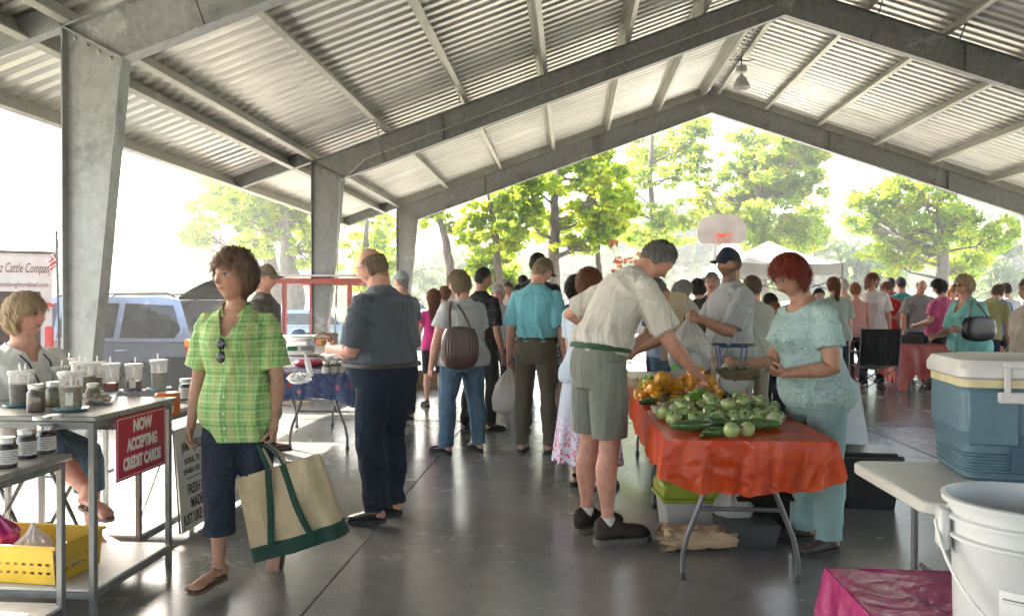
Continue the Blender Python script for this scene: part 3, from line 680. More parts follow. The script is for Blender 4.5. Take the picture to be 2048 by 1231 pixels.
    if hst in P:
        th_, ln_, ns, cu_ = P[hst]; ns = int(ns*d.get('hn', 1.)*(1 if vox < .0075 else .45)); hb = MB(); th_ *= d.get('hth', 1)
        def zline(Y): return np.interp(Y, [-1, -.5, -.05, .25, .6, 1], [-.86, -.62, -.06, .30, .48, .55] if hst not in ('bob', 'long', 'curly', 'wavy') else [-1.0, -.85, -.40, .16, .44, .50])
        cap_t = .30 if d.get('capped') else 1.
        def hmask(D):
            mk = sstep(-.07, .07, D[:, 2]-zline(D[:, 1]))
            if hst == 'bald': mk = mk*sstep(.66, .50, D[:, 2]+.5*np.clip(D[:, 1]+.2, 0, 1))
            return mk
        def hairfn(V_):
            Hd = headfn(V_)/hs; mk = hmask(V_)
            w_ = wav(V_, d['seed'], (5, 5, 4), 6)*.30+wav(V_, d['seed']+9, (14, 14, 9), 6)*.25
            t_ = th_*(1+w_)*(.55+.45*sstep(-.9, .4, V_[:, 2]))
            t_ = np.where(V_[:, 2] > .5, t_*cap_t, t_)
            nn = V_/np.linalg.norm(V_, axis=1)[:, None]
            return (Hd+nn*((t_+.002)*mk-.010*(1-mk))[:, None])*hs
        hb.ell((0, 0, 0), 1, nu=56, nv=40, fn=hairfn)
        # tufts
        n = ns; D = rg_.normal(size=(n*3, 3)); D /= np.linalg.norm(D, axis=1)[:, None]; mk = hmask(D); D = D[(mk > .6)][:n]
        if d.get('capped'): D = D[D[:, 2] < .35]
        P0 = hairfn(D)/hs; cr = nrm((0, -.35, .93)); fl = D-cr; fl -= (fl*D).sum(1)[:, None]*D; fl /= np.maximum(np.linalg.norm(fl, axis=1), .05)[:, None]
        front_ = sstep(.2, .8, D[:, 1]); fl = fl+np.array((0, 0, -.35))*(ln_ > .04); fl[:, 0] += d.get('part', .25)*front_*(1 if d['seed'] % 2 else -1)
        fl /= np.linalg.norm(fl, axis=1)[:, None]
        wd = (.0042 if hst not in ('buzz',) else .003)*d.get('hw', 1.); side = np.cross(fl, D); side /= np.maximum(np.linalg.norm(side, axis=1), 1e-3)[:, None]
        LL = ln_*(.6+.8*rg_.random(len(D)))[:, None]; cu = np.clip(rg_.normal(size=(len(D), 3)), -1.1, 1.1)*cu_*.8; w2 = wd*(.5+rg_.random(len(D)))[:, None]
        up_ = D*(.10+.16*rg_.random(len(D)))[:, None]*(1. if cu_ > .8 else .55)
        p0 = P0-D*.004; p1 = P0+(fl*.35+up_*.5+cu*.12)*LL; p2 = P0+(fl*.75+up_*.55+cu*.28)*LL; p3 = P0+(fl*1.0-up_*.2+cu*.34-D*.22)*LL
        B = np.stack([p0-side*w2, p0+side*w2, p1-side*w2, p1+side*w2, p2-side*w2*.7, p2+side*w2*.7, p3], 1).reshape(-1, 3)*hs
        fs = []
        for i in range(len(D)): q = i*7; fs += [(q, q+1, q+3, q+2), (q+2, q+3, q+5, q+4), (q+4, q+5, q+6)]
        hb.add(B, fs)
        if hst in ('long', 'pony'):
            ll = d.get('hlen', .34)
            wdt = .062 if hst == 'long' else .024
            inv = hm.T
            def loc(w): return inv @ (np.asarray(w, float)-hc)
            if hst == 'long': c0 = [np.array((0, -.055, .03)), np.array((0, -.085, -.05)), loc(S(.95, 0, -td(.9)*.75-.025)), loc(S(.80, 0, -td(.8)-.015)), loc(S(.80-ll*1.2, 0, -td(.6)-.02))]
            else: c0 = [np.array((0, -.09, .05)), np.array((0, -.135, .04)), np.array((0, -.14, -.03)), loc(S(.97, 0, -.09)), loc(S(.9, 0, -td(.9)-.03))]
            ww = [wdt, wdt*1.3, wdt*1.25, wdt*1.15, wdt*.5]; dd_ = [.03, .032, .026, .02, .008]
            rings = []
            fx = np.linspace(0, 4, 15)
            for q in fx:
                c = np.array([np.interp(q, range(5), [k_[i] for k_ in c0]) for i in range(3)]); w_ = np.interp(q, range(5), ww); t_ = np.interp(q, range(5), dd_)
                rings.append([(c[0]+w_*math.cos(a)*(1+.08*math.sin(5*a+q)), c[1]+t_*math.sin(a)*(1+.15*math.sin(7*a)), c[2]) for a in np.linspace(0, 2*math.pi, 24, endpoint=False)])
            hb.loft([np.array(r_)*hs for r_ in rings])
            for _ in range(260 if vox < .008 else 120):
                a = rg_.random()*6.28; qs = np.linspace(rg_.uniform(.3, 2.5), 4.15, 6); pts = []
                for q in qs:
                    c = np.array([np.interp(q, range(5), [k_[i] for k_ in c0]) for i in range(3)]); w_ = np.interp(q, range(5), ww)*1.03; t_ = np.interp(q, range(5), dd_)*1.1
                    pts.append(np.array((c[0]+w_*math.cos(a), c[1]+t_*math.sin(a), c[2]))*hs+rg_.normal(size=3)*.004)
                hb.tube(pts, [.003]*5+[.0005], 3, cap=False)
        Hv = np.concatenate(hb.v) @ hm.T+hc; mkobj('hair', Hv, hb.f, hmat, root)
    root['_'] = 0
    # ---- clothing
    def dress(name, mb, mt, amp=.004, k=(16, 16, 5), vx=None, neck=None, vneck=0, collar=False, fold_hi=None, it=3, extra=None, parent=None, post=None):
        v, n, f = remesh(mb, vx or max(vox, .0065), it, .5)
        disp = wav(v, d['seed']+len(name), k, 8)*amp
        if fold_hi is not None: disp += fold_hi(v)
        v = v+n*disp[:, None]
        if post: v = post(v)
        if neck:
            q = (v-S(1.0)) @ fr(1.0); rr = (q[:, 0]/(neck*1.05))**2+((q[:, 1]-.006)/neck)**2
            dead = (rr < 1) & (q[:, 2] > -.030-.30*np.clip(q[:, 1], 0, 1)*2)
            if vneck: dead |= (q[:, 1] > 0) & (q[:, 2] > -vneck) & (np.abs(q[:, 0]) < .012+.42*(q[:, 2]+vneck)) & (np.abs(q[:, 0]) < .075) 
            v, f = drop(v, f, dead)
        if collar:
            mbx = MB(); rows = []; nn = 40; gap = .42 if vneck else .10
            for rr_, zz, pt in ((.060, -.045, 0), (.061, .018, 0), (.066, .024, 0), (.094, -.022, .030)):
                row = []
                for i in range(nn+1):
                    a = math.pi/2+gap+(2*math.pi-2*gap)*i/nn; fwd = max(0, math.sin(a)); tip = max(0, 1-min(i, nn-i)/5)
                    r2 = (rr_+(.008*fwd if vneck else 0))*H/1.72*(1+(st-1)*.5); row.append(S(1.0, math.cos(a)*r2*1.05, math.sin(a)*r2*(1.0)+.004, zz-(.060 if vneck else .022)*fwd*fwd-pt*tip+.010*(1-fwd)))
                rows.append(row)
            V2 = np.array([p for r_ in rows for p in r_]); f2 = [(r_*(nn+1)+i, r_*(nn+1)+i+1, (r_+1)*(nn+1)+i+1, (r_+1)*(nn+1)+i) for r_ in range(3) for i in range(nn)]
            f = f+[tuple(i+len(v) for i in q_) for q_ in f2]; v = np.concatenate([v, V2])
        if extra is not None:
            ev = np.concatenate(extra.v); f = f+[tuple(i+len(v) for i in q_) for q_ in extra.f]; v = np.concatenate([v, ev])
        return mkobj(name, v, f, mt, parent or root)
    T = d.get('top')
    if T:
        if T.get('tuck'): T['t0'] = d['bot'].get('t1', .20)-.045
        e = T.get('e', .012)*H/1.7; t0 = T.get('t0', -.10); he = T.get('hem', .012); tq = t0; t0 = t0 if T.get('tuck') else t0-.05; mb = MB(); tl = [t0]+[q for q in (-.16, -.06, .03, .12, .2, .28, .38, .48, .58, .68, .76, .84, .90, .94, .97, 1.0, 1.03) if q > t0+.03]
        rings = []
        for q in tl:
            ex = e+he*float(sstep(.45, t0, q)); 
            if T.get('tuck'): ex = e+.012*float(sstep(t0+.26, t0+.12, q))-.030*float(sstep(t0+.10, t0, q))
            if q > .88: ex = e*.6
            rings.append(ring(q, ex))
        mb.loft(rings)
        for k in 'RL':
            j = J[k]; g = j['g']; sl = T.get('sleeve', .55); se = T.get('se', .014)
            if sl > 0:
                if sl <= 1: pts = [j['sh'], j['sh']+(j['el']-j['sh'])*sl*.45, j['sh']+(j['el']-j['sh'])*sl]; rr = [.0305*H*sa+e*.6, .0325*H*sa+e*.4+se*.5, (.030 if sl < .8 else .026)*H*sa+se*1.25]
                else:
                    q = sl-1; pts = [j['sh'], j['sh']+(j['el']-j['sh'])*.5, j['el'], j['el']+(j['wr']-j['el'])*q*.5, j['el']+(j['wr']-j['el'])*q]; rr = [.0305*H*sa+e*.6, .030*H*sa+se, .025*H*sa+se, .024*H*sa+se, .020*H*sa+se]
                # widen below the arm
                mb.ell(j['sh'], (rr[0],)*3, None, 18, 12); mb.tube(pts, rr, 20)
                mb.tube([S(.87, g*.035*H), j['sh']], [.026*H*sa+e*.5, .0300*H*sa+e*.6], 18, round_=True)
                mb.tube([j['sh']-np.array((0, 0, .02*H)), S(.74, g*(tw(.74)-.025*H))], [.030*H*sa+e, .026*H], 14, round_=True)
        amp = T.get('amp', .004); wz = lambda v: 0
        t0 = tq
        def clampz(v):
            q = (v-S(t0)) @ fr(t0); q[:, 2] = np.maximum(q[:, 2], 0)*1.0; return q @ fr(t0).T+S(t0)
        def fh(v):
            o = np.zeros(len(v)); q = v-S(t0)
            if T.get('drape'): o += np.maximum(0, np.sin(v[:, 0]*38+2.2*np.sin(v[:, 2]*6)+3*np.sin(v[:, 1]*7)))**2*T['drape']*sstep(S(.8)[2], S(.2)[2], v[:, 2])
            # wrinkles running to the armpits and the waist
            for g in (-1, 1):
                c = S(.72, g*tw(.72)); dd_ = v-c; r_ = np.linalg.norm(dd_, axis=1); an_ = np.arctan2(dd_[:, 2], np.abs(dd_[:, 0])+np.abs(dd_[:, 1])+.01)
                o += .006*T.get('pull', 1)*np.maximum(0, np.sin(an_*9+d['seed']))*np.exp(-(r_/.16)**2)*sstep(.02, .06, r_)
            return o
        dress(T.get('name', 'shirt'), mb, T['m'], amp, T.get('k', (13, 13, 6)), neck=T.get('neck', .062)*H/1.72*(1+(st-1)*.4), vneck=T.get('v', 0), collar=T.get('collar', False), fold_hi=fh, post=None if T.get('tuck') else clampz)
    B = d.get('bot')
    if B:
        e = B.get('e', .008); mb = MB(); t1 = B.get('t1', .20); tp = B.get('type', 'long')
        mb.loft([ring(q, e) for q in (-.22, -.14, -.06, .02, .10, t1-.03, t1)])
        ext = None
        if tp == 'skirt':
            z1 = B['len']; c0 = S(.05); rings = []
            for q in np.linspace(0, 1, 14):
                zc = c0[2]-(c0[2]+dz-z1)*q; fl = B.get('flare', .12)*q; rings.append([(c0[0]+(tw(.0)+.012+fl)*math.cos(a)*(1+.07*q*math.sin(9*a)), c0[1]-.0+(td(.0)+.012+fl)*math.sin(a)*(1+.07*q*math.sin(9*a+1)), zc+.015*q*math.sin(13*a)) for a in np.linspace(0, 2*math.pi, 90, endpoint=False)])
            mb.loft(rings)
        else:
            fr_ = {'long': 2.0, 'capri': 1.55, 'shorts': .92, 'knee': 1.1}[tp] if 'leg' not in B else B['leg']; le = B.get('le', .012)
            for k in 'RL':
                j = J[k]; bk = -np.array((0, 1, 0))*.010*H; lm = sa**.8
                lng = .030 if tp == 'long' else .012; P_ = [j['hj']+np.array((0, 0, .02*H)), j['hj']+(j['kn']-j['hj'])*.2, j['hj']+(j['kn']-j['hj'])*.5, j['hj']+(j['kn']-j['hj'])*.8, j['kn'], j['kn']+(j['an']-j['kn'])*.25+bk, j['kn']+(j['an']-j['kn'])*.5+bk, j['kn']+(j['an']-j['kn'])*.8, j['an']+j['s']*lng*H]
                Rr = [.054, .056, .049, .041, .037, .037, .035, .031, .031]; sc_ = [0, .4, .8, 1, 1, 1.25, 1.5, 1.8, 2.0]; cum = [0, .2, .5, .8, 1, 1.25, 1.5, 1.8, 2.05]
                pts = []; rr = []
                for q in np.linspace(0, min(fr_, 2.05), 12):
                    pts.append([np.interp(q, cum, [p[i] for p in P_]) for i in range(3)]); rr.append(np.interp(q, cum, Rr)*H*lm+le*min(1, .2+q)+B.get('flr', 0)*q/2)
                mb.tube(pts, rr, 22)
                if B.get('cuff'): mb.tube([np.array(pts[-1])-j['s']*.045, pts[-1]], rr[-1]+.007, 22)
        kz = (S(0)[2]+hip[2])
        def fb(v):
            zz = v[:, 2]; o = np.zeros(len(v))
            if tp == 'long':
                o += .014*wav(v, d['seed']+3, (7, 7, 26), 6)*sstep(.30*H, .10*H, zz+0*dz)+.009*wav(v, d['seed']+4, (9, 9, 22), 5)*np.exp(-((zz-.28*H)/.08)**2)
            o += .006*wav(v, d['seed']+5, (12, 12, 16), 5)*np.exp(-((zz-.47*H)/.07)**2)
            return o
        dress(B.get('name', 'trousers'), mb, B['m'], B.get('amp', .006), B.get('k', (11, 11, 4)), fold_hi=fb)
        if B.get('belt'):
            bb = MB(); t = t1-.02
            rows = [ring(t-.022, e+.022, 40), ring(t+.020, e+.022, 40)]
            bb.loft([ring(t-.025, e+.001, 40)]+rows+[ring(t+.024, e, 40)], cap=False); bl = bb.build('belt', B['belt'], root)
            bk_ = MB(); bk_.box(S(t+.005, 0, td(t)+to(t)+e+.012+bel*H*math.exp(-((t-.24)/.26)**2)), (.045, .008, .032), fr(t), b=.004); bk_.build('buckle', mat('steel_buckle', (.5, .5, .48), .3, 1.), bl)
    # ---- shoes
    sm_ = d.get('shoem')
    for k in 'RL':
        if d.get('noshoes') or not sm_: break
        j = J[k]; fd, fu, fx, an = j['fd'], j['fu'], j['fx'], j['an']; s0 = an-fu*.045*H; q = H/1.72
        def sec(s_, w_, h_, zb, n=16):
            return [s0+fd*s_*q+(fx*math.cos(a)*w_+fu*(zb+h_*(.5+.5*math.sin(a)) if math.sin(a) > -.2 else zb+h_*.4*(1+math.sin(a))*.9))*q for a in np.linspace(0, 2*math.pi, n, endpoint=False)]
        sh = MB(); so2 = MB()
        if shoe in ('shoe', 'sneaker'):
            bg_ = 1.14 if shoe == 'sneaker' else 1.
            prf = [(-.058, .012, .045), (-.052, .027, .075), (-.03, .034, .088), (.0, .036, .090), (.03, .036, .082), (.06, .039, .066), (.10, .045, .054), (.14, .047, .046), (.175, .042, .038), (.198, .030, .030), (.210, .012, .018)] if shoe == 'shoe' else [(-.062, .012, .05), (-.056, .028, .088), (-.035, .036, .104), (-.005, .037, .098), (.02, .037, .100), (.045, .038, .094), (.07, .042, .074), (.105, .047, .062), (.145, .049, .058), (.18, .043, .050), (.200, .030, .038), (.212, .012, .022)]
            sh.loft([sec(a*bg_, w_*bg_, h_*(bg_ if shoe == 'sneaker' else 1), 0) for a, w_, h_ in prf])
            so2.loft([[s0+fd*a*bg_*q+fx*sg*(w_+.004)*bg_*q*1.02-fu*z_ for sg, z_ in ((-1, -.006), (1, -.006), (1, so_), (-1, so_))] for a, w_, h_ in [(-.064, .012, 0)]+prf[1:-1]+[(.216, .012, 0)]])
            o = sh.build('shoe', sm_, root, ang=70)
            if shoe == 'sneaker':
                lc = MB()
                for i in range(5): c = s0+fd*(.045+i*.018)*q+fu*(.079-i*.006)*q; lc.tube([c-fx*.02, c+fu*.006, c+fx*.02], .0035, 6)
                lc.build('lace', mat('grey_lace', (.3, .3, .29), .9), o)
            so2.build('sole', d.get('solem', mat('black_rubber', (.02, .02, .02), .7)), o, smooth=False)
            if d.get('sock') is not None:
                sk_ = MB(); sk_.tube([an-fu*.01*H, an-j['s']*.022*H], [.0235*H, .0225*H], 18); sk_.build('sock', d['sock'], root)
        elif shoe == 'sandal':
            prf = [(-.050, .020), (-.035, .031), (0, .033), (.05, .032), (.10, .040), (.14, .044), (.18, .040), (.205, .028), (.215, .012)]
            so2.loft([[s0+fd*a*q+fx*sg*w_*q-fu*z_ for sg, z_ in ((-1, 0), (1, 0), (1, so_), (-1, so_))] for a, w_ in prf])
            o = so2.build('sandal', sm_, root, smooth=False)
            t = MB(); tp_ = s0+fd*.155*q+fu*.006
            for sg in (-1, 1): t.tube([tp_, s0+fd*.12*q+fx*sg*.025*q+fu*.034*q, s0+fd*.06*q+fx*sg*.036*q+fu*.030*q, s0+fd*.03*q+fx*sg*.037*q], [.004, .008, .009, .006], 8, hint=tuple(fu), flat=.5)
            if d.get('strap2'): t.tube([s0+fd*.02*q-fx*.036*q, s0+fd*.02*q-fx*.02+fu*.055*q, s0+fd*.035*q+fu*.062*q, s0+fd*.02*q+fx*.02+fu*.055*q, s0+fd*.02*q+fx*.036*q], .006, 8)
            t.build('strap', d.get('strapm', sm_), o)
    # ---- head gear
    def hp(v): return np.asarray(v) @ hm.T*1.0+hc
    if d.get('cap'):
        c = MB(); cm = d['cap']
        def capfn(V_):
            v_ = V_.copy(); up = np.clip(v_[:, 2], -.02, 1); r_ = headfn(np.stack([V_[:, 0], V_[:, 1], np.maximum(V_[:, 2], .0)], 1)); 
            o = r_*1.0; nn = V_/np.linalg.norm(V_, axis=1)[:, None]; o = o+nn*.013*hs; o[:, 2] = np.where(V_[:, 2] < .30, .030*hs+.0*o[:, 2]+V_[:, 2]*.02, np.maximum(o[:, 2], .036*hs))
            sq = np.where(V_[:, 2] < .30, 1, 1); o[:, 2] += .010*hs*np.clip(V_[:, 2], 0, 1)*np.clip(V_[:, 1]+.3, 0, 1); return o
        c.ell((0, 0, 0), 1, nu=36, nv=26, fn=capfn); Vc = hp(np.concatenate(c.v)); oc = mkobj('cap', Vc, c.f, cm, root)
        br = MB(); rows = []
        for i in range(9):
            u = -1+2*i/8; row = []
            for jn in range(5):
                w_ = jn/4; a = u*1.15; rx = .074*hs+.006; y0_ = .088*hs*math.cos(a*.9)+.006; yy = y0_+w_*(.072*math.cos(u*1.35)+.004); xx = math.sin(a)*rx*(1-.12*w_); row.append((xx, yy, .034*hs-.018*w_*.6-.020*u*u*(.4+w_)))
            rows.append(row)
        tp_ = [p for r_ in rows for p in r_]; bt_ = [(a, b_, c_-.004) for a, b_, c_ in tp_]
        fs = [(i*5+jn, i*5+jn+1, (i+1)*5+jn+1, (i+1)*5+jn) for i in range(8) for jn in range(4)]
        br.add(tp_, fs); br.add(bt_, [f_[::-1] for f_ in fs]); Vb = hp(np.concatenate(br.v)); mkobj('brim', Vb, br.f, d.get('brim', cm), oc)
    if d.get('glasses') is not None:
        gm = d['glasses']; c = MB()
        for g in (-1, 1):
            c.tube([(g*.033+.022*math.cos(a), .097+.0-.010*abs(math.cos(a))*0, .004+.016*math.sin(a)) for a in np.linspace(0, 2*math.pi, 17)], d.get('gw', .0013), 6)
            c.tube([(g*.055, .096, .010), (g*.073, .070, .010), (g*.078, -.005, .008)], .002, 6)
        c.tube([(-.011, .100, .007), (.011, .100, .007)], .0018, 6)
        go = mkobj('glasses', hp(np.concatenate(c.v)*hs), c.f, gm, root)
        if d.get('lens') is not None:
            l_ = MB()
            for g in (-1, 1): l_.lathe([(.0215, 0), (.0215, .001)], (0, 0, 0), 16); l_.v[-1] = l_.v[-1]*np.array((1, .72, 1)) @ rot((1, 0, 0), -math.pi/2).T+np.array((g*.033, .0965, .004))
            mkobj('lens', hp(np.concatenate(l_.v)*hs), l_.f, d['lens'], go)
    del root['_']
    info = dict(J=J, S=S, fr=fr, hc=hc, hm=hm, td=td, tw=tw, to=to, root=root, dz=dz, H=H)
    M = Matrix.Translation((pos[0], pos[1], dz)) @ Matrix.Rotation(rz, 4, 'Z')
    info['W'] = lambda p: M @ Vector(tuple(p)); info['M'] = M
    info['palm'] = lambda k: M @ Vector(tuple(J[k]['wr']+J[k]['h']*.085+nrm(J[k]['pn']-np.dot(J[k]['pn'], J[k]['h'])*J[k]['h'])*.018))
    return info
# cloth materials
def cloth(name, col, col2=None, var=.08, rough=.85, bmp=.6, fold=(1, 1, .4), fs=9):
    if name in _M: return _M[name]
    m, t, b = newmat(name); c = srgb(col); v = t.coord(); f = t.noise(v, 5, 4, .6)
    t.link(t.ramp(f, [(.35, tuple(x*(1-var) for x in c)), (.65, tuple(min(1, x*(1+var)) for x in c) if col2 is None else col2)]), b.inputs['Base Color'])
    b.inputs['Roughness'].default_value = rough; b.inputs['Specular IOR Level'].default_value = .2; b.inputs['Sheen Weight'].default_value = .2
    folds(t, b, fold, fs, bmp); _M[name] = m; return m
def folds(t, b, fold=(1, 1, .4), fs=9, bmp=.6):
    n = t.new('ShaderNodeTexNoise'); n.inputs['Scale'].default_value = fs; n.inputs['Detail'].default_value = 3; n.inputs['Distortion'].default_value = 1.3
    t.link(t.coord('Object', fold), n.inputs['Vector']); f2 = t.noise(t.coord(), 280, 2)
    h = t.math('ADD', n.outputs[0], t.math('MULTIPLY', f2, .05)); bump(t, b, h, bmp, .035)
def m_denim(name, c1, c2):
    if name in _M: return _M[name]
    m, t, b = newmat(name); v = t.coord(); n = t.noise(v, 7, 5, .7); n2 = t.noise(v, 150, 2, .6)
    c = t.mix(.35, t.ramp(n, [(.35, c1), (.7, c2)]), t.ramp(n2, [(.35, tuple(x*.5 for x in c1)), (.65, tuple(min(1, x*1.5) for x in c2))]))
    t.link(c, b.inputs['Base Color']); b.inputs['Roughness'].default_value = .9; b.inputs['Specular IOR Level'].default_value = .2; folds(t, b, (1, 1, .5), 9, .7); _M[name] = m; return m
def m_plaid():
    m, t, b = newmat('green_plaid'); tc = t.new('ShaderNodeTexCoord'); sp = t.new('ShaderNodeSeparateXYZ'); t.link(tc.outputs['Object'], sp.inputs[0])
    def band(sock, freq, ph, lo, hi):
        a = t.math('MULTIPLY', sock, freq); a = t.math('ADD', a, ph); s = t.math('SINE', a); mr = t.new('ShaderNodeMapRange'); mr.inputs[1].default_value = lo; mr.inputs[2].default_value = hi; t.link(s, mr.inputs[0]); return mr.outputs[0]
    x, z = sp.outputs[0], sp.outputs[2]
    x = t.math('ADD', x, t.math('MULTIPLY', t.noise(t.coord(), 3, 2), .03)); z = t.math('ADD', z, t.math('MULTIPLY', t.noise(t.coord(), 2.4, 2), .03))
    c = (.17, .34, .11)
    c = t.mix(t.math('MULTIPLY', band(x, 150, 0, .2, .75), .6), c, (.38, .52, .17)); c = t.mix(t.math('MULTIPLY', band(z, 150, 1, .2, .75), .6), c, (.40, .54, .20))
    c = t.mix(t.math('MULTIPLY', band(x, 75, 2, .55, .95), .6), c, (.52, .42, .20)); c = t.mix(t.math('MULTIPLY', band(z, 75, .6, .6, .97), .45), c, (.055, .25, .05))
    c = t.mix(t.math('MULTIPLY', band(x, 300, .4, .80, .98), .4), c, (.62, .72, .45)); c = t.mix(t.math('MULTIPLY', band(z, 300, .9, .82, .98), .35), c, (.60, .70, .42))
    t.link(c, b.inputs['Base Color']); b.inputs['Roughness'].default_value = .85; b.inputs['Specular IOR Level'].default_value = .2; folds(t, b, bmp=.5); return m
def m_crackle(name, ground, line, sc=26, w=.035):
    m, t, b = newmat(name); v = t.coord(); ad = t.new('ShaderNodeVectorMath', operation='ADD'); nz = t.new('ShaderNodeTexNoise'); nz.inputs['Scale'].default_value = 9; t.link(v, nz.inputs['Vector'])
    sc_ = t.new('ShaderNodeVectorMath', operation='SCALE'); sc_.inputs['Scale'].default_value = .07; t.link(nz.outputs['Color'], sc_.inputs[0]); t.link(v, ad.inputs[0]); t.link(sc_.outputs[0], ad.inputs[1])
    vo = t.new('ShaderNodeTexVoronoi', feature='DISTANCE_TO_EDGE'); vo.inputs['Scale'].default_value = sc; t.link(ad.outputs[0], vo.inputs['Vector'])
    f = t.ramp(vo.outputs['Distance'], [(w*.4, (1, 1, 1)), (w*1.4, (0, 0, 0))]); f = t.math('MULTIPLY', f, t.ramp(t.noise(v, 5, 3), [(.4, (.25,)*3), (.6, (1,)*3)]))
    t.link(t.mix(f, ground, line), b.inputs['Base Color']); b.inputs['Roughness'].default_value = .85; b.inputs['Specular IOR Level'].default_value = .2; folds(t, b, (1, 1, .6), 8, .6); return m
# ---------------------------------------------------------------- who stands where
denim_dk = m_denim('dark_denim', (.010, .014, .026), (.030, .040, .065)); denim_nv = m_denim('navy_denim', (.006, .010, .021), (.020, .034, .058)); denim_md = m_denim('mid_denim', (.045, .085, .14), (.12, .20, .29))
brownleather = mat('brown_leather', (.09, .045, .025), .55, bmp=.3); blackleather = mat('black_leather', (.012, .012, .012), .22, bmp=.15); blk = cloth('black_cloth', (.012, .012, .014)); khaki = cloth('khaki_cloth', (.105, .085, .06))
rubber_grey = mat('grey_sole', (.12, .11, .10), .8); wire = mat('glasses_wire', (.20, .17, .13), .3, .8); lensc = clearmat('lens_clear', alpha=.2, rough=.02)
whitesock = cloth('white_sock', (.62, .60, .56)); beltbrown = mat('dark_belt', (.03, .022, .016), .5, bmp=.2)
def at_head(px, ytop, depth):
    r = ray(px, ytop); c = math.cos(TH)*r.y-math.sin(TH)*r.x; t = depth/c; return (r.x*t, r.y*t), HCAM+r.z*t
def pp(label, px, ytop, depth, rz, **kw):
    pos, zt_ = at_head(px, ytop, depth); kw.setdefault('vox', .0075 if depth < 7.5 else (.010 if depth < 10 else .013)); hd = {'curly': .025, 'wavy': .018, 'bob': .016}.get(kw.get('hstyle'), .008)
    kw['H'] = (zt_-hd-kw.get('shz', .02))*kw.pop('hk', 1.)
    return person(label, pos, R(rz), **kw)
PE = {}
PE['green'] = person('woman in an untucked green plaid short-sleeved shirt and rolled dark jeans, carrying a canvas tote', G(478, 1168)[:2], R(180), H=1.560, hs=1.08, sex='f', stout=1.06, belly=.0, bust=.020, seed=3, vox=.0055,
    hyaw=-25, hpitch=-3, hair='shopper', hstyle='curly', hth=.62, hn=1.8, hw=.6, skin='tan', shoe='sandal', shoem=brownleather, strap2=True, twist=0, lean=(1, 3),
    aR=dict(u=(.20, -.04, -1), f=(.10, .16, -1), curl=.5), aL=dict(u=(.17, -.02, -1), f=(-.03, .10, -1), curl=1.35, thumb=1., pn=(-1, 0, 0)),
    lR=dict(t=(-.05, .22, -1), s=(-.0, .0, -1), f=(.25, 1, 0)), lL=dict(t=(-.0, -.04, -1), s=(.02, -.62, -1), f=(-.1, .30, -.95)),
    top=dict(m=m_plaid(), t0=-.27, e=.020, hem=.016, sleeve=.78, se=.026, v=.125, collar=True, amp=.009, k=(9, 9, 5), neck=.066, drape=.012, pull=1.6), bot=dict(m=denim_dk, type='capri', e=.004, le=.018, cuff=True, leg=1.62))
I = PE['green']
for t_ in (.50, .34, .18, .02, -.12, -.24):
    b = MB(); b.ell(I['S'](t_, .004, I['td'](t_)+I['to'](t_)+.020+.016+(.020*I['H']*.45*math.exp(-((t_-.66)/.13)**2))+.006), (.006, .003, .006), None, 10, 6); b.build('button', mat('pearl_button', (.65, .68, .60), .3), I['root'])
PE['seated'] = person('seated blonde woman in a white cardigan and lanyard behind the cups of preserves', at_head(36, 600, 4.25)[0], R(-112), z=-.215, H=1.64, sex='f', stout=1.25, belly=.02, bust=.022, seed=4, vox=.006, hyaw=22, hpitch=-4,
    hair='blond', hstyle='wavy', hth=1.1, hn=1.8, hw=.6, skin='pink', shoe='sandal', shoem=mat('tan_sandal', (.22, .16, .12), .6), lean=(0, 8),
    aR=dict(u=(.05, .4, -1), f=(-.2, 1, -.2), curl=.6), aL=dict(u=(.1, .35, -1), f=(-.3, 1, -.1), curl=.6),
    lL=dict(t=(.12, 1, -.16), s=(.0, .05, -1), f=(.1, 1, -.1)), lR=dict(t=(-.02, 1, .10), s=(.02, .95, -.62), f=(.1, 1, -.15)),
    top=dict(m=cloth('white_cardigan', (.78, .76, .72)), t0=-.08, e=.016, hem=.012, sleeve=.95, se=.014, v=.07, neck=.075, drape=.006, amp=.006), bot=dict(m=denim_md, type='capri', leg=1.5, le=.012, e=.004))
PE['bald'] = person('heavy bald man with glasses in a slate shirt tucked into dark jeans', G(770, 1042)[:2], R(66), H=1.70, hs=1.05, stout=1.30, belly=.048, seed=5, vox=.006, hyaw=14, hpitch=16, lean=(-2, 8),
    hair='ash', hstyle='bald', skin='pink', shoe='shoe', shoem=blackleather, solem=blackleather, glasses=wire,
    aL=dict(u=(.14, .16, -1), f=(-.40, 1, .05), curl=.8, pn=(-1, 0, -.2), thumb=.9), aR=dict(u=(.12, .16, -1), f=(-.45, 1, .0), curl=.9, pn=(-1, 0, -.2)),
    lL=dict(t=(.02, .10, -1), s=(.0, -.12, -1), f=(.1, 1, -.10)), lR=dict(t=(.05, .12, -1), s=(.02, -.05, -1)),
    top=dict(m=cloth('slate_shirt', (.085, .098, .118)), t0=.06, tuck=True, e=.018, sleeve=.88, se=.028, collar=True, drape=.012, amp=.010, k=(9, 9, 6), pull=2.), bot=dict(m=denim_nv, type='long', t1=.18, e=.010, le=.018, belt=beltbrown))
PE['brown_cap'] = pp('man in a brown camouflage cap and brown shirt, seen in profile', 527, 534, 7.3, -88, stout=1.05, seed=6, skin='pink', hair='grey', hstyle='buzz', capped=True, cap=cloth('brown_cap', (.10, .07, .05), (.22, .17, .11)), hpitch=3, shoe='shoe', shoem=brownleather,
    aR=dict(u=(.1, .1, -1), f=(.0, .4, -1)), top=dict(m=cloth('umber_shirt', (.115, .09, .08)), e=.016, sleeve=.7, se=.02, collar=True, amp=.007), bot=dict(m=denim_dk, type='long'))
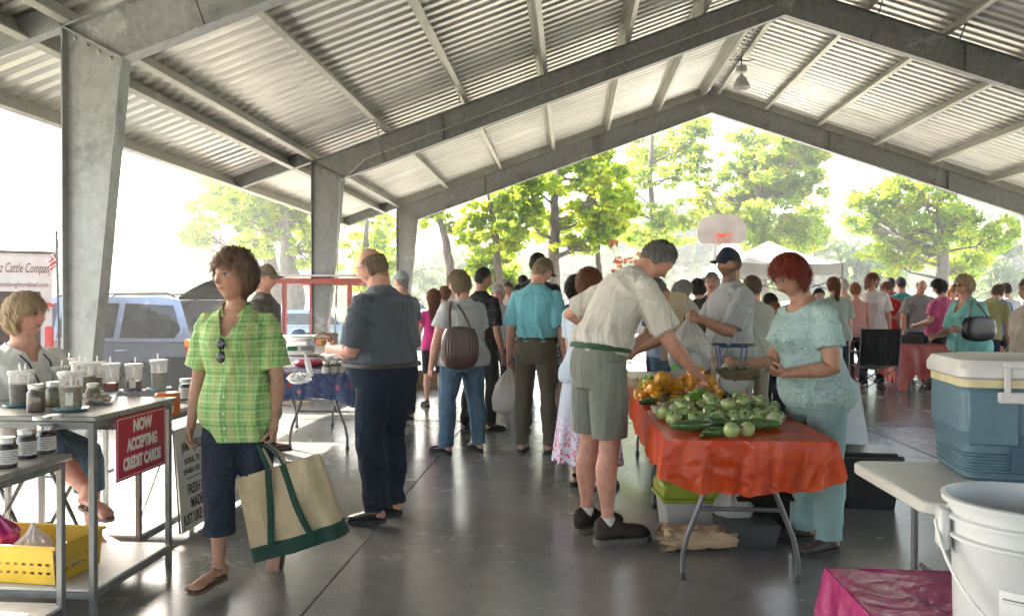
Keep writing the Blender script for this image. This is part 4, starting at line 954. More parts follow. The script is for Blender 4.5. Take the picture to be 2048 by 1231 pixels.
PE['grey_cap'] = pp('man in a pale grey cap and grey shirt standing right behind the bald man', 805, 545, 9.25, 62, stout=1.15, seed=8, skin='pink', hair='grey', hstyle='buzz', capped=True, cap=cloth('pale_cap', (.32, .34, .35)), shoe='shoe', shoem=blackleather,
    aL=dict(u=(.1, .2, -1), f=(-.1, .5, -.8)), top=dict(m=cloth('grey_blue_shirt', (.16, .18, .20)), e=.02, sleeve=.7, se=.03, drape=.01, amp=.007), bot=dict(m=denim_dk, type='long', le=.02))
PE['pink'] = pp('long-haired woman in a hot pink T-shirt and black shorts seen from behind', 868, 582, 10.5, 18, sex='f', stout=.98, seed=9, hair='auburn', hstyle='long', hlen=.28, skin='fair', shoe='shoe', shoem=blk,
    aL=dict(u=(.25, .1, -1), f=(-.1, .8, -.3)), aR=dict(u=(.15, .2, -1), f=(-.1, .8, -.3)), top=dict(m=cloth('hot_pink_tee', (.62, .03, .20)), e=.012, sleeve=.45, se=.018, amp=.006, drape=.008), bot=dict(m=blk, type='shorts', leg=1.02, le=.016))
PE['purse'] = person('short-haired woman in a pale grey T-shirt and jeans with a brown purse on her shoulder', G(925, 905)[:2], R(44), H=1.655, sex='f', stout=1.38, belly=.03, bust=.02, seed=10, vox=.007, hyaw=28, hpitch=8, hair='ash', hstyle='bob', hth=1.0, skin='pink', shoe='shoe', shoem=blackleather,
    glasses=wire, aL=dict(u=(.30, .08, -1), f=(.18, .12, -1), curl=.7), aR=dict(u=(.2, .2, -1), f=(0, .6, -1)), lL=dict(t=(.1, .12, -1), s=(.04, -.02, -1)), lR=dict(t=(.1, -.02, -1), s=(.03, -.08, -1)),
    top=dict(m=cloth('pale_grey_tee', (.46, .47, .47)), t0=-.12, e=.016, hem=.016, sleeve=.62, se=.026, drape=.010, amp=.008, k=(8, 8, 5)), bot=dict(m=denim_md, type='long', le=.014, e=.008))
PE['buzz'] = pp('buzz-cut man in a black patterned shirt walking beyond the woman with the brown purse', 962, 536, 8.5, -32, seed=11, hyaw=-38, hpitch=4, hair='dark', hstyle='crop', hth=.8, skin='tan', shoe='shoe', shoem=blackleather,
    aR=dict(u=(.2, -.05, -1), f=(.1, .25, -1)), aL=dict(u=(.1, .1, -1), f=(0, .4, -1)), lR=dict(t=(.02, .2, -1), s=(0, -.1, -1)), lL=dict(t=(.02, -.12, -1), s=(0, -.25, -1)),
    top=dict(m=m_crackle('black_print', (.014, .015, .018), (.16, .15, .14), 9, .02), e=.014, sleeve=.85, se=.02, collar=True, amp=.006), bot=dict(m=blk, type='long', le=.014))
PE['teal'] = person('young man in a teal shirt and khaki trousers with a bag in each hand', G(1072, 905)[:2], R(-14), H=1.80, stout=1.0, seed=12, vox=.007, hyaw=-34, hpitch=24, hair='ash', hstyle='crop', skin='pink', shoe='shoe', shoem=blackleather, cap=cloth('olive_cap', (.12, .085, .045)), capped=True, lean=(0, 4),
    aL=dict(u=(.22, .05, -1), f=(.10, .05, -1), curl=1.4, thumb=1), aR=dict(u=(.20, .0, -1), f=(.10, .10, -1), curl=1.4, thumb=1), lL=dict(t=(.07, .02, -1), s=(.03, -.03, -1)), lR=dict(t=(.06, .08, -1), s=(.02, -.06, -1)),
    top=dict(m=cloth('teal_shirt', (.17, .46, .53), fold=(1, 1, .15), fs=12, bmp=.9), t0=.08, tuck=True, e=.020, sleeve=.85, se=.030, collar=True, drape=.022, amp=.009, k=(10, 10, 3)), bot=dict(m=khaki, type='long', le=.018, belt=beltbrown))
PE['tall_behind'] = pp('tall dark-haired man mostly hidden behind the man in the teal shirt', 1074, 506, 8.3, -10, seed=13, hair='dark', hstyle='short', skin='deep', hpitch=10, top=dict(m=blk, e=.014), bot=dict(m=denim_dk, type='long'), shoe='shoe', shoem=blackleather)
PE['patterned'] = pp('dark curly-haired woman in a black and white patterned top holding a black bag', 1150, 556, 7.6, -20, sex='f', stout=1.2, seed=14, hair='dark', hstyle='curly', skin='deep', top=dict(m=m_crackle('mono_print', (.015, .017, .022), (.45, .48, .52), 16, .06), e=.016, sleeve=.7, se=.02), bot=dict(m=blk, type='long'), shoe='shoe', shoem=blackleather,
    aL=dict(u=(.2, .1, -1), f=(0, .7, -.6)))
def m_skirt():
    m, t, b = newmat('embroidered_skirt'); tc = t.new('ShaderNodeTexCoord'); sp = t.new('ShaderNodeSeparateXYZ'); t.link(tc.outputs['Object'], sp.inputs[0])
    vo = t.new('ShaderNodeTexVoronoi'); vo.inputs['Scale'].default_value = 34; t.link(tc.outputs['Object'], vo.inputs['Vector'])
    zr = t.new('ShaderNodeMapRange'); zr.inputs[1].default_value = .62; zr.inputs[2].default_value = .28; t.link(sp.outputs[2], zr.inputs[0])
    f = t.math('MULTIPLY', t.ramp(vo.outputs['Distance'], [(.35, (1, 1, 1)), (.55, (0, 0, 0))]), zr.outputs[0])
    t.link(t.mix(f, (.52, .56, .68), (.60, .10, .18)), b.inputs['Base Color']); b.inputs['Roughness'].default_value = .8; folds(t, b, (1, 1, .1), 14, .5); return m
PE['skirt'] = pp('woman in a long white skirt with pink embroidery, behind the stooping man', 1176, 540, 5.9, -35, sex='f', stout=1.12, seed=15, hair='auburn', hstyle='bob', skin='fair', vox=.008, aL=dict(u=(.1, .2, -1), f=(-.1, .7, -.5)), aR=dict(u=(.1, .2, -1), f=(-.1, .7, -.5)),
    top=dict(m=cloth('pale_blue_blouse', (.50, .58, .68)), t0=-.12, e=.016, hem=.02, sleeve=.6, drape=.01), bot=dict(m=m_skirt(), type='skirt', name='skirt', len=.20, flare=.08, amp=.002), shoe='shoe', shoem=blackleather)
PE['stoop'] = person('stooping grey-haired man in a cream T-shirt and grey-green shorts reaching over the produce', (.17, 4.66), R(-62), H=1.90, stout=.98, seed=16, vox=.0055, hair='salt', hstyle='short', hth=.9, skin='pink', lean=(4, 44), hyaw=0, hpitch=48, shoe='sneaker', shoem=mat('dark_sneaker', (.018, .015, .013), .9, bmp=.5, bs=40, col2=(.07, .055, .045), spec=.15), solem=rubber_grey, sock=whitesock,
    aR=dict(u=(.10, .42, -.92), f=(-.05, .72, -.72), h=(-.05, .85, -.5), curl=.9, pn=(-.3, .0, -1)), aL=dict(u=(.75, -.55, -.55), f=(-.35, 1., -.30), nohand=False, curl=.8, pn=(-1, 0, 0)),
    lL=dict(t=(.05, .02, -1), s=(.02, -.04, -1), f=(.10, 1, 0)), lR=dict(t=(.03, .02, -1), s=(.01, -.04, -1), f=(.12, 1, 0)),
    top=dict(m=cloth('cream_tee', (.60, .56, .50), fold=(1, 1, .22), fs=10, bmp=.9), t0=.10, tuck=True, e=.018, sleeve=.80, se=.034, drape=.026, amp=.010, k=(9, 9, 3), pull=1.4), bot=dict(m=cloth('greygreen_shorts', (.19, .20, .17), fold=(1, 1, .2), fs=10, bmp=.7), type='shorts', leg=.90, le=.034, e=.012, t1=.20, amp=.010, k=(10, 10, 3), belt=mat('green_web_belt', (.02, .07, .035), .8)))
PE['grey_woman'] = pp('grey-haired woman in a light blue shirt bending just beyond the stooping man', 1328, 570, 8.4, -130, sex='f', stout=1.1, seed=17, hair='grey', hstyle='wavy', lean=(5, 22), hpitch=28, skin='pink', top=dict(m=cloth('sky_blouse', (.38, .48, .66)), e=.016, sleeve=.8, se=.02), bot=dict(m=denim_md, type='long'), shoe='shoe', shoem=blackleather, hk=1.05,
    aR=dict(u=(.1, .5, -1), f=(0, 1, -.5)), aL=dict(u=(.1, .5, -1), f=(0, 1, -.5)))
PE['bender'] = pp('man with dark greying hair and a beige shirt leaning down behind the upright board', 1400, 556, 7.1, 92, stout=1.2, seed=18, hair='salt', hstyle='short', lean=(12, 44), hpitch=42, skin='tan', top=dict(m=cloth('beige_shirt', (.42, .40, .33)), e=.02, sleeve=.8, se=.03, drape=.01), bot=dict(m=cloth('brown_trousers', (.09, .07, .05)), type='long'), shoe='shoe', shoem=blackleather, hk=1.09,
    aR=dict(u=(.1, .6, -1), f=(0, 1, -.5)), aL=dict(u=(.1, .6, -1), f=(0, 1, -.5)))
PE['jacket'] = pp('man with glasses and dark jacket, face showing behind the bearded man', 1424, 548, 9.2, 165, seed=19, hair='grey', hstyle='short', glasses=wire, skin='pink', top=dict(m=cloth('dark_jacket', (.022, .018, .018)), e=.02, sleeve=1.9, se=.02, v=.14, collar=True), bot=dict(m=blk, type='long'), shoe='shoe', shoem=blackleather)
PE['bearded'] = pp('bearded man in a navy cap and light grey shirt holding up a plastic bag', 1462, 500, 6.35, 108, stout=1.12, belly=.014, seed=20, vox=.0062, hair='brown', hstyle='crop', beard=.7, capped=True, cap=cloth('navy_cap', (.012, .018, .04)), skin='tan', hyaw=6, hpitch=2, shoe='shoe', shoem=brownleather,
    aL=dict(u=(.05, .42, -.9), f=(-.10, .95, .42), h=(-.1, 1, .3), curl=1.4, pn=(-1, 0, -.3)), aR=dict(u=(.10, .5, -.9), f=(-.35, .9, .42), h=(-.3, 1, .3), curl=1.3, pn=(-1, 0, -.3)),
    top=dict(m=cloth('light_grey_shirt', (.36, .37, .37)), t0=.02, e=.020, hem=.008, sleeve=.86, se=.030, collar=True, drape=.014, amp=.010, k=(9, 9, 5), pull=1.6), bot=dict(m=cloth('tan_trousers', (.30, .26, .19)), type='long', le=.02, belt=beltbrown))
I = PE['bearded']; b = MB(); b.tube([I['hc']+I['hm']@np.array((x, .112, .068+.010*math.cos(x*120))) for x in np.linspace(-.018, .018, 7)], .004, 6); b.build('cap_emblem', mat('emblem_white', (.65, .68, .75), .6), I['root'])
PE['behind_cap'] = pp('man in a pale khaki shirt standing directly behind the bearded man', 1507, 556, 7.9, 30, seed=21, stout=1.15, hair='brown', hstyle='short', top=dict(m=cloth('pale_khaki_shirt', (.40, .40, .34)), e=.022, sleeve=.8, se=.03, drape=.012), bot=dict(m=cloth('tan_trousers', (.3, .26, .2)), type='long'), shoe='shoe', shoem=blackleather)
PE['child'] = pp('small red-haired child beyond the produce tables', 1549, 614, 8.6, 160, seed=22, hair='ginger', hstyle='short', hs=1.12, skin='fair', top=dict(m=cloth('navy_tee', (.02, .025, .05)), e=.012), bot=dict(m=blk, type='long'), shoe='shoe', shoem=blackleather)
PE['slate_back'] = pp('person in a slate and maroon shirt bending over beyond the child', 1568, 578, 9.4, 20, seed=23, hair='dark', hstyle='short', lean=(10, 30), hpitch=30, top=dict(m=cloth('slate_maroon', (.09, .07, .09), (.16, .18, .22)), e=.018), bot=dict(m=denim_dk, type='long'), shoe='shoe', shoem=blackleather)
PE['redhair'] = person('red-haired woman in a pale aqua veined top holding a pan of okra', (1.41, 4.60), R(108), H=1.645, sex='f', stout=1.28, belly=.018, bust=.034, seed=25, vox=.0055, hyaw=6, hpitch=24, hair='red', hstyle='curly', hth=.80, hn=2.2, hw=.55, skin='tan', glasses=wire, shoe='shoe', shoem=mat('brown_shoe', (.06, .04, .03), .6),
    lean=(2, 16), aL=dict(u=(.24, .0, -1), f=(-.42, .95, -.12), h=(-.3, 1, .0), curl=1.0, pn=(-.5, 0, .8), thumb=.8), aR=dict(u=(.14, .25, -1), f=(-.1, 1, -.10), h=(0, 1, .05), curl=.9, pn=(-.5, 0, .6)),
    top=dict(m=m_crackle('aqua_crackle', (.38, .52, .52), (.09, .18, .19), 30, .026), t0=-.13, e=.010, hem=.004, sleeve=.62, se=.020, neck=.082, drape=.010, amp=.008, k=(8, 8, 5)), bot=dict(m=cloth('aqua_trousers', (.26, .40, .40)), type='long', le=.020, e=.010))
PE['ponytail'] = pp('woman with a brown ponytail and grey-green T-shirt, back turned behind the red-haired woman', 1668, 556, 11.0, 8, sex='f', stout=1.2, seed=26, hair='auburn', hstyle='pony', skin='fair', top=dict(m=cloth('sage_tee', (.33, .37, .33)), e=.02, sleeve=.7, se=.03, drape=.012), bot=dict(m=denim_dk, type='long'), shoe='shoe', shoem=blackleather)
PE['pale_blond'] = pp('pale blond man in a cream vest seen from behind', 1688, 560, 13.6, 10, seed=27, hair='white', hstyle='crop', top=dict(m=cloth('cream_vest', (.6, .5, .4)), sleeve=0, e=.01), bot=dict(m=blk, type='long'))
PE['ginger'] = pp('short ginger-haired woman in a sleeveless pink top seen from behind', 1711, 568, 12.7, -5, sex='f', stout=1.05, seed=28, hair='ginger', hstyle='short', skin='pink', top=dict(m=cloth('salmon_top', (.62, .30, .27)), sleeve=.1, e=.012, se=.004), bot=dict(m=blk, type='long'), shoe='shoe', shoem=blackleather)
PE['white_tee'] = pp('long-haired woman in a white T-shirt standing beyond the black folding chair', 1743, 547, 12.9, 160, sex='f', stout=1.15, bust=.02, seed=29, hyaw=35, hair='auburn', hstyle='long', hlen=.12, skin='pink', top=dict(m=cloth('white_tee', (.72, .68, .68)), e=.018, sleeve=.75, se=.03, drape=.012), bot=dict(m=denim_nv, type='long'), shoe='shoe', shoem=blackleather, aL=dict(u=(.2, 0, -1), f=(.05, .1, -1)))
PE['red'] = pp('dark red-haired woman in a bright red shirt with one arm folded', 1774, 563, 13.9, 150, sex='f', seed=30, hair='auburn', hstyle='bob', skin='pink', top=dict(m=cloth('bright_red_tee', (.60, .02, .02)), e=.015), bot=dict(m=denim_nv, type='long'), shoe='shoe', shoem=blackleather, aL=dict(u=(.3, .2, -.9), f=(-.9, .6, .2)), hpitch=20)
PE['teal_back'] = pp('man in a purple cap and teal T-shirt seen from behind', 1803, 556, 14.2, 4, stout=1.12, seed=31, hair='dark', hstyle='buzz', capped=True, cap=cloth('purple_cap', (.05, .035, .09)), skin='pink', top=dict(m=cloth('sea_teal_tee', (.03, .30, .33)), e=.018, sleeve=.8, se=.03, drape=.01), bot=dict(m=cloth('lilac_shorts', (.28, .24, .32)), type='shorts'), shoe='shoe', shoem=blackleather)
PE['grey_tee'] = pp('balding man in a grey T-shirt and jeans looking down over the red-clothed table', 1838, 558, 13.6, 172, stout=1.08, seed=32, hair='grey', hstyle='bald', hpitch=28, skin='pink', lean=(2, 10), top=dict(m=cloth('heather_tee', (.24, .25, .25)), e=.018, sleeve=.75, se=.03, drape=.012), bot=dict(m=denim_nv, type='long'), shoe='shoe', shoem=blackleather, aR=dict(u=(.25, .05, -1), f=(.1, .25, -1)), aL=dict(u=(.2, .1, -1), f=(0, .3, -1)))
PE['magenta'] = pp('heavy dark curly-haired woman in a magenta T-shirt and black shorts', 1884, 560, 12.6, 38, sex='f', stout=1.35, belly=.02, seed=33, hair='dark', hstyle='curly', hth=1.25, skin='fair', hyaw=10, hpitch=12, top=dict(m=cloth('magenta_tee', (.46, .07, .20)), e=.02, sleeve=.7, se=.03, drape=.012), bot=dict(m=blk, type='shorts', leg=.8), shoe='shoe', shoem=blackleather,
    aL=dict(u=(.25, .2, -1), f=(-.1, 1, -.3)), aR=dict(u=(.15, .2, -1), f=(-.2, 1, -.2)))
PE['sunglasses'] = pp('curly blonde woman in sunglasses and a turquoise shirt with a black handbag under her arm', 1940, 552, 9.0, 108, sex='f', stout=1.2, bust=.02, belly=.02, seed=34, hair='blond', hstyle='wavy', hth=1.3, skin='pink', gw=.003, glasses=mat('dark_shades', (.01, .01, .01), .2), lens=mat('dark_lens', (.008, .008, .008), .1), lean=(0, 10),
    top=dict(m=cloth('turquoise_shirt', (.20, .50, .50)), e=.02, sleeve=.9, se=.03, v=.12, collar=True, drape=.012), bot=dict(m=cloth('cream_trousers', (.55, .52, .45)), type='long', le=.02), shoe='shoe', shoem=blackleather, aL=dict(u=(.2, .05, -1), f=(-.2, .9, .1)), aR=dict(u=(.1, .2, -1), f=(-.1, .9, -.2)))
PE['olive'] = pp('person in an olive yellow shirt and jeans leaning behind the woman in sunglasses', 1972, 576, 11.6, -60, stout=1.15, seed=35, hair='brown', hstyle='short', lean=(8, 34), hpitch=20, top=dict(m=cloth('olive_shirt', (.30, .28, .12)), e=.02, sleeve=.8), bot=dict(m=denim_nv, type='long'), shoe='shoe', shoem=blackleather, hk=1.07)
PE['blue_far'] = pp('bald man in a bright blue shirt among the far right parked cars', 1998, 570, 13.5, 10, seed=36, hair='brown', hstyle='bald', skin='pink', top=dict(m=cloth('bright_blue_tee', (.04, .16, .42)), e=.018), bot=dict(m=blk, type='long'))
PE['white_far'] = pp('dark-haired person in a white shirt next to the man in bright blue', 2013, 568, 14.3, -10, seed=37, hair='dark', hstyle='short', skin='pink', top=dict(m=cloth('white_tee', (.7, .7, .7)), e=.018), bot=dict(m=blk, type='long'))
PE['edge'] = pp('person in a beige patterned shirt cut off by the right edge of the photo', 2062, 562, 7.6, 95, stout=1.2, seed=38, hair='brown', hstyle='short', skin='tan', top=dict(m=cloth('beige_print', (.40, .33, .27), (.55, .50, .44)), e=.02, sleeve=.8, se=.03, drape=.012), bot=dict(m=khaki, type='long'), aL=dict(u=(.2, .25, -1), f=(0, .6, -.9)))
for lab, px, yt, dp, rz, sex, hr, hst, c, kk in [
    ('grey-haired woman in light grey between the buzz-cut man and the teal shirt', 998, 572, 10.5, 165, 'f', 'white', 'wavy', (.42, .44, .46), 'a1'),
    ('short-haired man in a cream shirt just right of the grey-haired woman', 1018, 567, 13.5, 150, 'm', 'brown', 'short', (.55, .45, .36), 'a2'),
    ('dark-haired man in a checked shirt whose head shows left of the teal shirt collar', 1047, 552, 11.8, 30, 'm', 'dark', 'crop', (.25, .27, .32), 'a3'),
    ('person with glasses just behind the long-haired woman in pink', 889, 574, 12.2, -60, 'f', 'auburn', 'bob', (.30, .25, .22), 'a4'),
    ('dark-haired person in black whose head shows over the leaning man in beige', 1398, 561, 10.8, 20, 'm', 'dark', 'curly', (.02, .02, .025), 'a6'),
    ('brown-haired man in a dark shirt beside the upright board', 1312, 572, 10.2, 60, 'm', 'brown', 'short', (.03, .10, .10), 'a7'),
    ('dark-haired child peering over beyond the ponytailed woman', 1637, 580, 12.0, 180, 'm', 'dark', 'short', (.06, .07, .10), 'a8'),
    ('person in a dusty red top between the magenta T-shirt and the sunglasses', 1905, 572, 14.6, 175, 'f', 'auburn', 'bob', (.42, .12, .10), 'a9'),
    ('person in a white top behind the shoulder of the woman in magenta', 1917, 566, 15.0, 160, 'f', 'brown', 'bob', (.55, .50, .52), 'b1'),
    ('man in a maroon shirt beyond the teal T-shirt', 1781, 556, 15.2, 20, 'm', 'dark', 'short', (.16, .03, .04), 'b2')]:
    PE[kk] = pp(lab, px, yt, dp, rz, sex=sex, hair=hr, hstyle=hst, stout=1.08, seed=40+len(PE), vox=.014, skin='pink', top=dict(m=cloth('tee_'+kk, c), e=.018, sleeve=.75, se=.025), bot=dict(m=denim_nv, type='long'), aL=dict(u=(.2, .2, -1), f=(0, .7, -.5)))
# ================================================================ left display stall
steel = m_steel('rack_steel', (.22, .22, .215), (.12, .12, .115), (.36, .36, .35), .35); greyt = mat('grey_laminate', (.26, .25, .23), .35, var=.25, vs=12); whited = mat('white_deck', (.62, .60, .57), .45, var=.12)
clearp = clearmat('clear_cup', alpha=.35, rough=.08, milk=.26, milkcol=(.8, .8, .8)); clearg = clearmat('clear_glass', alpha=.3, rough=.03); milkp = clearmat('milky_lid', alpha=.3, rough=.2, milk=.6)
paper = mat('white_label', (.62, .60, .56), .8, var=.06); ink = mat('label_ink', (.03, .03, .03), .8); lidm = mat('silver_lid', (.55, .54, .5), .3, .8); teal_s = mat('teal_saucer', (.03, .28, .36), .3); wht = mat('white_plastic', (.60, .60, .60), .4, var=.06, bmp=.05, bs=30)
def rack(name, x0, x1, y0, y1, zt_, zd, label, mtop, group=None, deck=True):
    o = thing(name, (x0, y0, 0), 0, label, 'display rack', group); w, l = x1-x0, y1-y0; t = .028
    b = MB(); b.box((w/2, l/2, zt_-.012), (w+.04, l+.04, .024), b=.005); b.build('rack_top', mtop, o)
    for x in (t/2, w-t/2):
        for y in (t/2, l-t/2): b = MB(); b.box((x, y, (zt_-.03)/2), (t, t, zt_-.03), b=.003); b.build('post', steel, o)
    for z in (zt_-.045, zd+.0):
        b = MB()
        for y in (t/2, l-t/2): b.box((w/2, y, z), (w-2*t-.002, .02, .03))
        for x in (t/2, w-t/2): b.box((x, l/2, z), (.02, l-2*t-.002, .03))
        b.build('rail', steel, o)
    if deck: b = MB(); b.box((w/2, l/2, zd+.024), (w-.004, l-.004, .014), b=.003); b.build('deck', whited, o)
    return o
RA = rack('display_rack', -3.02, -2.10, 3.30, 3.98, .90, .10, 'grey steel display rack with preserves on top and a red sign on its side', greyt)
b = MB(); b.box((.46, .56, .879), (.96, .22, .022), b=.004)
RB = rack('display_rack', -2.95, -2.19, 2.62, 3.24, .74, .06, 'lower steel display rack holding dark preserve jars in front of the taller rack', greyt)
RC = rack('display_rack', -2.95, -2.36, 4.12, 4.75, .76, .09, 'small steel display rack carrying an orange tub behind the taller rack', whited)
red = mat('red_sign', (.42, .012, .035), .45, var=.12, vs=4); whi = mat('sign_white', (.75, .70, .68), .6, var=.05)
sg = thing('credit_card_sign', (-2.083, 3.66, .87), R(90), 'red sign lettered NOW ACCEPTING CREDIT CARDS on the rack', 'sign')
# local: x along +Y world, z up, face normal -y local -> +x world
b = MB(); b.box((.0, 0, -.15), (.44, .004, .30), b=.001); b.build('panel', red, sg, smooth=False)
b = MB()
for x, z, w_, h_ in ((0, -.012, .42, .0035), (0, -.288, .42, .0035), (-.21, -.15, .0035, .276), (.21, -.15, .0035, .276)): b.box((x, -.0028, z), (w_, .001, h_))
b.build('border', whi, sg, smooth=False)
rt = np.array([(1, 0, 0), (0, 0, -1), (0, 1, 0)], float)
for i, (s_, sz) in enumerate((('NOW', .078), ('ACCEPTING', .078), ('CREDIT CARDS', .078))): text('lettering', s_, whi, sg, (0, -.0032, -.083-i*.086), rt, sz, xs=(.62 if i else .8), bold=.05)
for x in (-.19, .19): b = MB(); b.tube([(x, .0, -.01), (x, .006, .03)], .004, 6); b.build('clip', mat('black_plastic', (.015, .015, .016), .45), sg)
# banner behind, standing on its edge
bnm = mat('banner_vinyl', (.62, .60, .56), .5, var=.06); bk_ink = mat('banner_ink', (.035, .033, .035), .7)
bn = thing('product_banner', (-2.31, 4.92, .02), R(90), 'grey banner lettered FRESH and MADE ON standing behind the woman in green plaid', 'banner')
b = MB(); tl = rot((1, 0, 0), -.08)
b.box(tl@np.array((.12, 0, .31)), (1.10, .004, .62), tl); b.build('vinyl', bnm, bn, smooth=False)
for x in (-.43, .67): b = MB(); b.tube([(x, .012, 0), (x, .055, .62), (x+.02, .30, 0)], .007, 8); b.build('stand', steel, bn)
rb = tl @ rt
def brow(s_, x, z, sz, xs, bold=.02, name='lettering', sh=.0): text(name, s_, bk_ink, bn, tl@np.array((x, -.0034, z)), rb, sz, xs=xs, bold=bold, align='LEFT', shear=sh)
brow('JUST LIKE GRANDMA\'S', -.40, .035, .088, .62); brow('MADE ON SITE', -.30, .122, .088, .66); brow('FRESH FRUIT', -.33, .208, .088, .66)
brow('254-862-1152', -.36, .335, .045, .8); brow('NORA, TX', -.34, .395, .052, .8); brow('JAMS & JELLIES', -.36, .475, .08, .6)
b = MB(); b.box(tl@np.array((.0, -.003, .305)), (.66, .001, .006), tl); b.build('rule', bk_ink, bn, smooth=False)
# ---- cups and jars on the tall rack
def on(px, py, z): return G(px, py, z)
fill = {'tan': mat('relish_tan', (.30, .20, .11), .6, vs=60, var=.5), 'brown': mat('relish_brown', (.13, .075, .04), .5, vs=60, var=.5), 'red': mat('red_jelly', (.60, .03, .008), .2, var=.3), 'dark': mat('dark_jam', (.055, .018, .02), .3, var=.4, vs=50), 'white': mat('pale_dip', (.55, .52, .47), .6, vs=50, var=.2), 'green': mat('green_relish', (.16, .16, .05), .5, vs=60, var=.5), 'black': mat('black_jam', (.018, .012, .014), .25, var=.4, vs=50)}
def cup(px, py, z, h, r, f, lv, label, stick=True, saucer=None, cat='cup', grp='tasting cups on the tall rack'):
    p = on(px, py, z); o = thing('tasting_cup', p, random.random()*6, label, cat, grp)
    if saucer: b = MB(); b.lathe([(.001, .002), (r*1.15, .002), (r*1.42, .010), (r*1.38, .012), (r*1.1, .005), (.001, .005)], n=28); b.build('saucer', saucer, o)
    z0 = .006; b = MB(); b.lathe([(.001, z0), (r*.80, z0), (r*.82, z0+.004), (r*.97, z0+h*.86), (r, z0+h*.88), (r, z0+h*.94)], n=28, cap=False); b.build('cup_wall', clearp, o)
    b = MB(); b.lathe([(.001, z0+.003), (r*.78, z0+.003), (r*(.79+.16*lv), z0+h*lv), (.001, z0+h*lv+.002)], n=24); b.build('filling', fill[f], o)
    b = MB(); b.lathe([(r*1.05, z0+h*.90), (r*1.07, z0+h*.98), (r*1.0, z0+h), (.001, z0+h)], n=28, cap=False); b.build('lid', milkp, o)
    b = MB(); b.prism([(-.016, .028), (.016, .028), (.016, .028+h*.35), (-.016, .028+h*.35)], (0, -r*.93, 0), (1, 0, 0), (0, .04, 1), .001); b.build('label', paper, o)
    if stick: b = MB(); b.tube([(.0, 0, z0+h*.5), (.006, .004, z0+h+.035)], .0045, 8); b.build('stirrer', milkp, o)
    return o
def jar(px, py, z, h, r, f, label, lab=True, lidmat=None, grp='preserve jars on the lower rack', pos=None, words=None):
    p = pos or on(px, py, z); o = thing('preserve_jar', p, math.atan2(-p[0], p[1])+random.uniform(-.2, .2), label, 'jar', grp)
    b = MB(); b.lathe([(.001, 0), (r*.9, 0), (r, .006), (r, h*.68), (r*.80, h*.78), (r*.78, h*.86)], n=28, cap=False); b.build('glass', clearg, o)
    b = MB(); b.lathe([(.001, .003), (r*.95, .004), (r*.955, h*.66), (r*.76, h*.76), (.001, h*.77)], n=24); b.build('preserve', fill[f], o)
    b = MB(); b.lathe([(r*.84, h*.84), (r*.85, h*.98), (r*.80, h), (.001, h)], n=28, cap=False); b.build('lid', lidmat or lidm, o)
    if lab:
        b = MB(); n = 12; A = 1.15
        rows = [[(math.sin(a)*(r+.0008), -math.cos(a)*(r+.0008), zz) for a in np.linspace(-A, A, n)] for zz in (h*.12, h*.60)]
        b.loft(rows, cap=False, closed=False); lb = b.build('label', paper, o)
        b = MB()
        for i in range(5):
            zz = h*(.20+.08*i); A2 = .5+.3*((i*7) % 3)/2; rr = [[(math.sin(a)*(r+.0014), -math.cos(a)*(r+.0014), q) for a in np.linspace(-A2, A2, 8)] for q in (zz, zz+h*.018)]; b.loft(rr, cap=False, closed=False)
        b.build('print', ink, lb)
    return o
Z9 = .902
cup(40, 812, Z9, 0.165, .050, 'brown', .62, 'tasting cup of brown relish on a teal saucer nearest the left edge of the photo', saucer=teal_s)
jar(72, 822, Z9, .125, .038, 'brown', 'open mason jar of brown relish without a label, on the tall rack by the saucer', lab=False, grp='open jars on the tall rack')
jar(106, 812, Z9, .118, .036, 'green', 'open mason jar of greenish relish behind the largest pale cup', lab=False, grp='open jars on the tall rack')
cup(142, 820, Z9, 0.174, .054, 'tan', .60, 'large tasting cup of tan dip near the corner of the tall rack', saucer=teal_s)
cup(174, 786, Z9, 0.160, .047, 'tan', .55, 'tasting cup of tan spread just right of the steel column')
cup(222, 784, Z9, 0.156, .046, 'red', .30, 'tasting cup with a little bright red jelly', saucer=teal_s)
cup(268, 784, Z9, 0.154, .046, 'dark', .38, 'tasting cup of dark jam between the red one and the pale one', saucer=mat('blue_saucer', (.05, .06, .30), .3))
cup(318, 778, Z9, 0.165, .047, 'white', .55, 'tasting cup of whitish dip at the right end of the row', saucer=teal_s)
cup(70, 782, Z9, 0.160, .047, 'white', .5, 'pale tasting cup behind the open mason jars')
cup(104, 776, Z9, 0.165, .048, 'green', .45, 'tasting cup of olive green relish in the back of the crowded left group')
cup(136, 772, Z9, 0.160, .047, 'brown', .5, 'tasting cup of brown spread behind the large tan cup')
cup(16, 790, Z9, 0.154, .046, 'tan', .4, 'tasting cup cut by the left edge of the photo')
jar(186, 806, Z9, .10, .034, 'tan', 'short unlabelled jar of pale relish beside the cracker dish', lab=False, grp='open jars on the tall rack')
cup(50, 800, Z9, .150, .046, 'white', .5, 'pale tasting cup squeezed between the leftmost relish cup and the open jars')
cup(122, 790, Z9, .150, .046, 'tan', .45, 'tan tasting cup directly behind the large corner cup')
cup(158, 776, Z9, .150, .046, 'white', .5, 'pale tasting cup in the back row beneath the steel column')
cup(196, 776, Z9, .148, .045, 'brown', .4, 'brown tasting cup in the back row left of the red jelly cup')
p = on(200, 806, Z9); o = thing('cracker_dish', p, .3, 'clear dish of broken crackers on the tall rack', 'dish')
b = MB(); b.lathe([(.001, .002), (.055, .002), (.075, .03), (.077, .034)], n=26, cap=False); b.build('dish', clearp, o)
b = MB()
for _ in range(26): b.box((random.uniform(-.045, .045), random.uniform(-.045, .045), .012+random.random()*.022), (.03, .022, .006), np.array(Euler((random.uniform(-.6, .6), random.uniform(-.6, .6), random.random()*3)).to_matrix()))
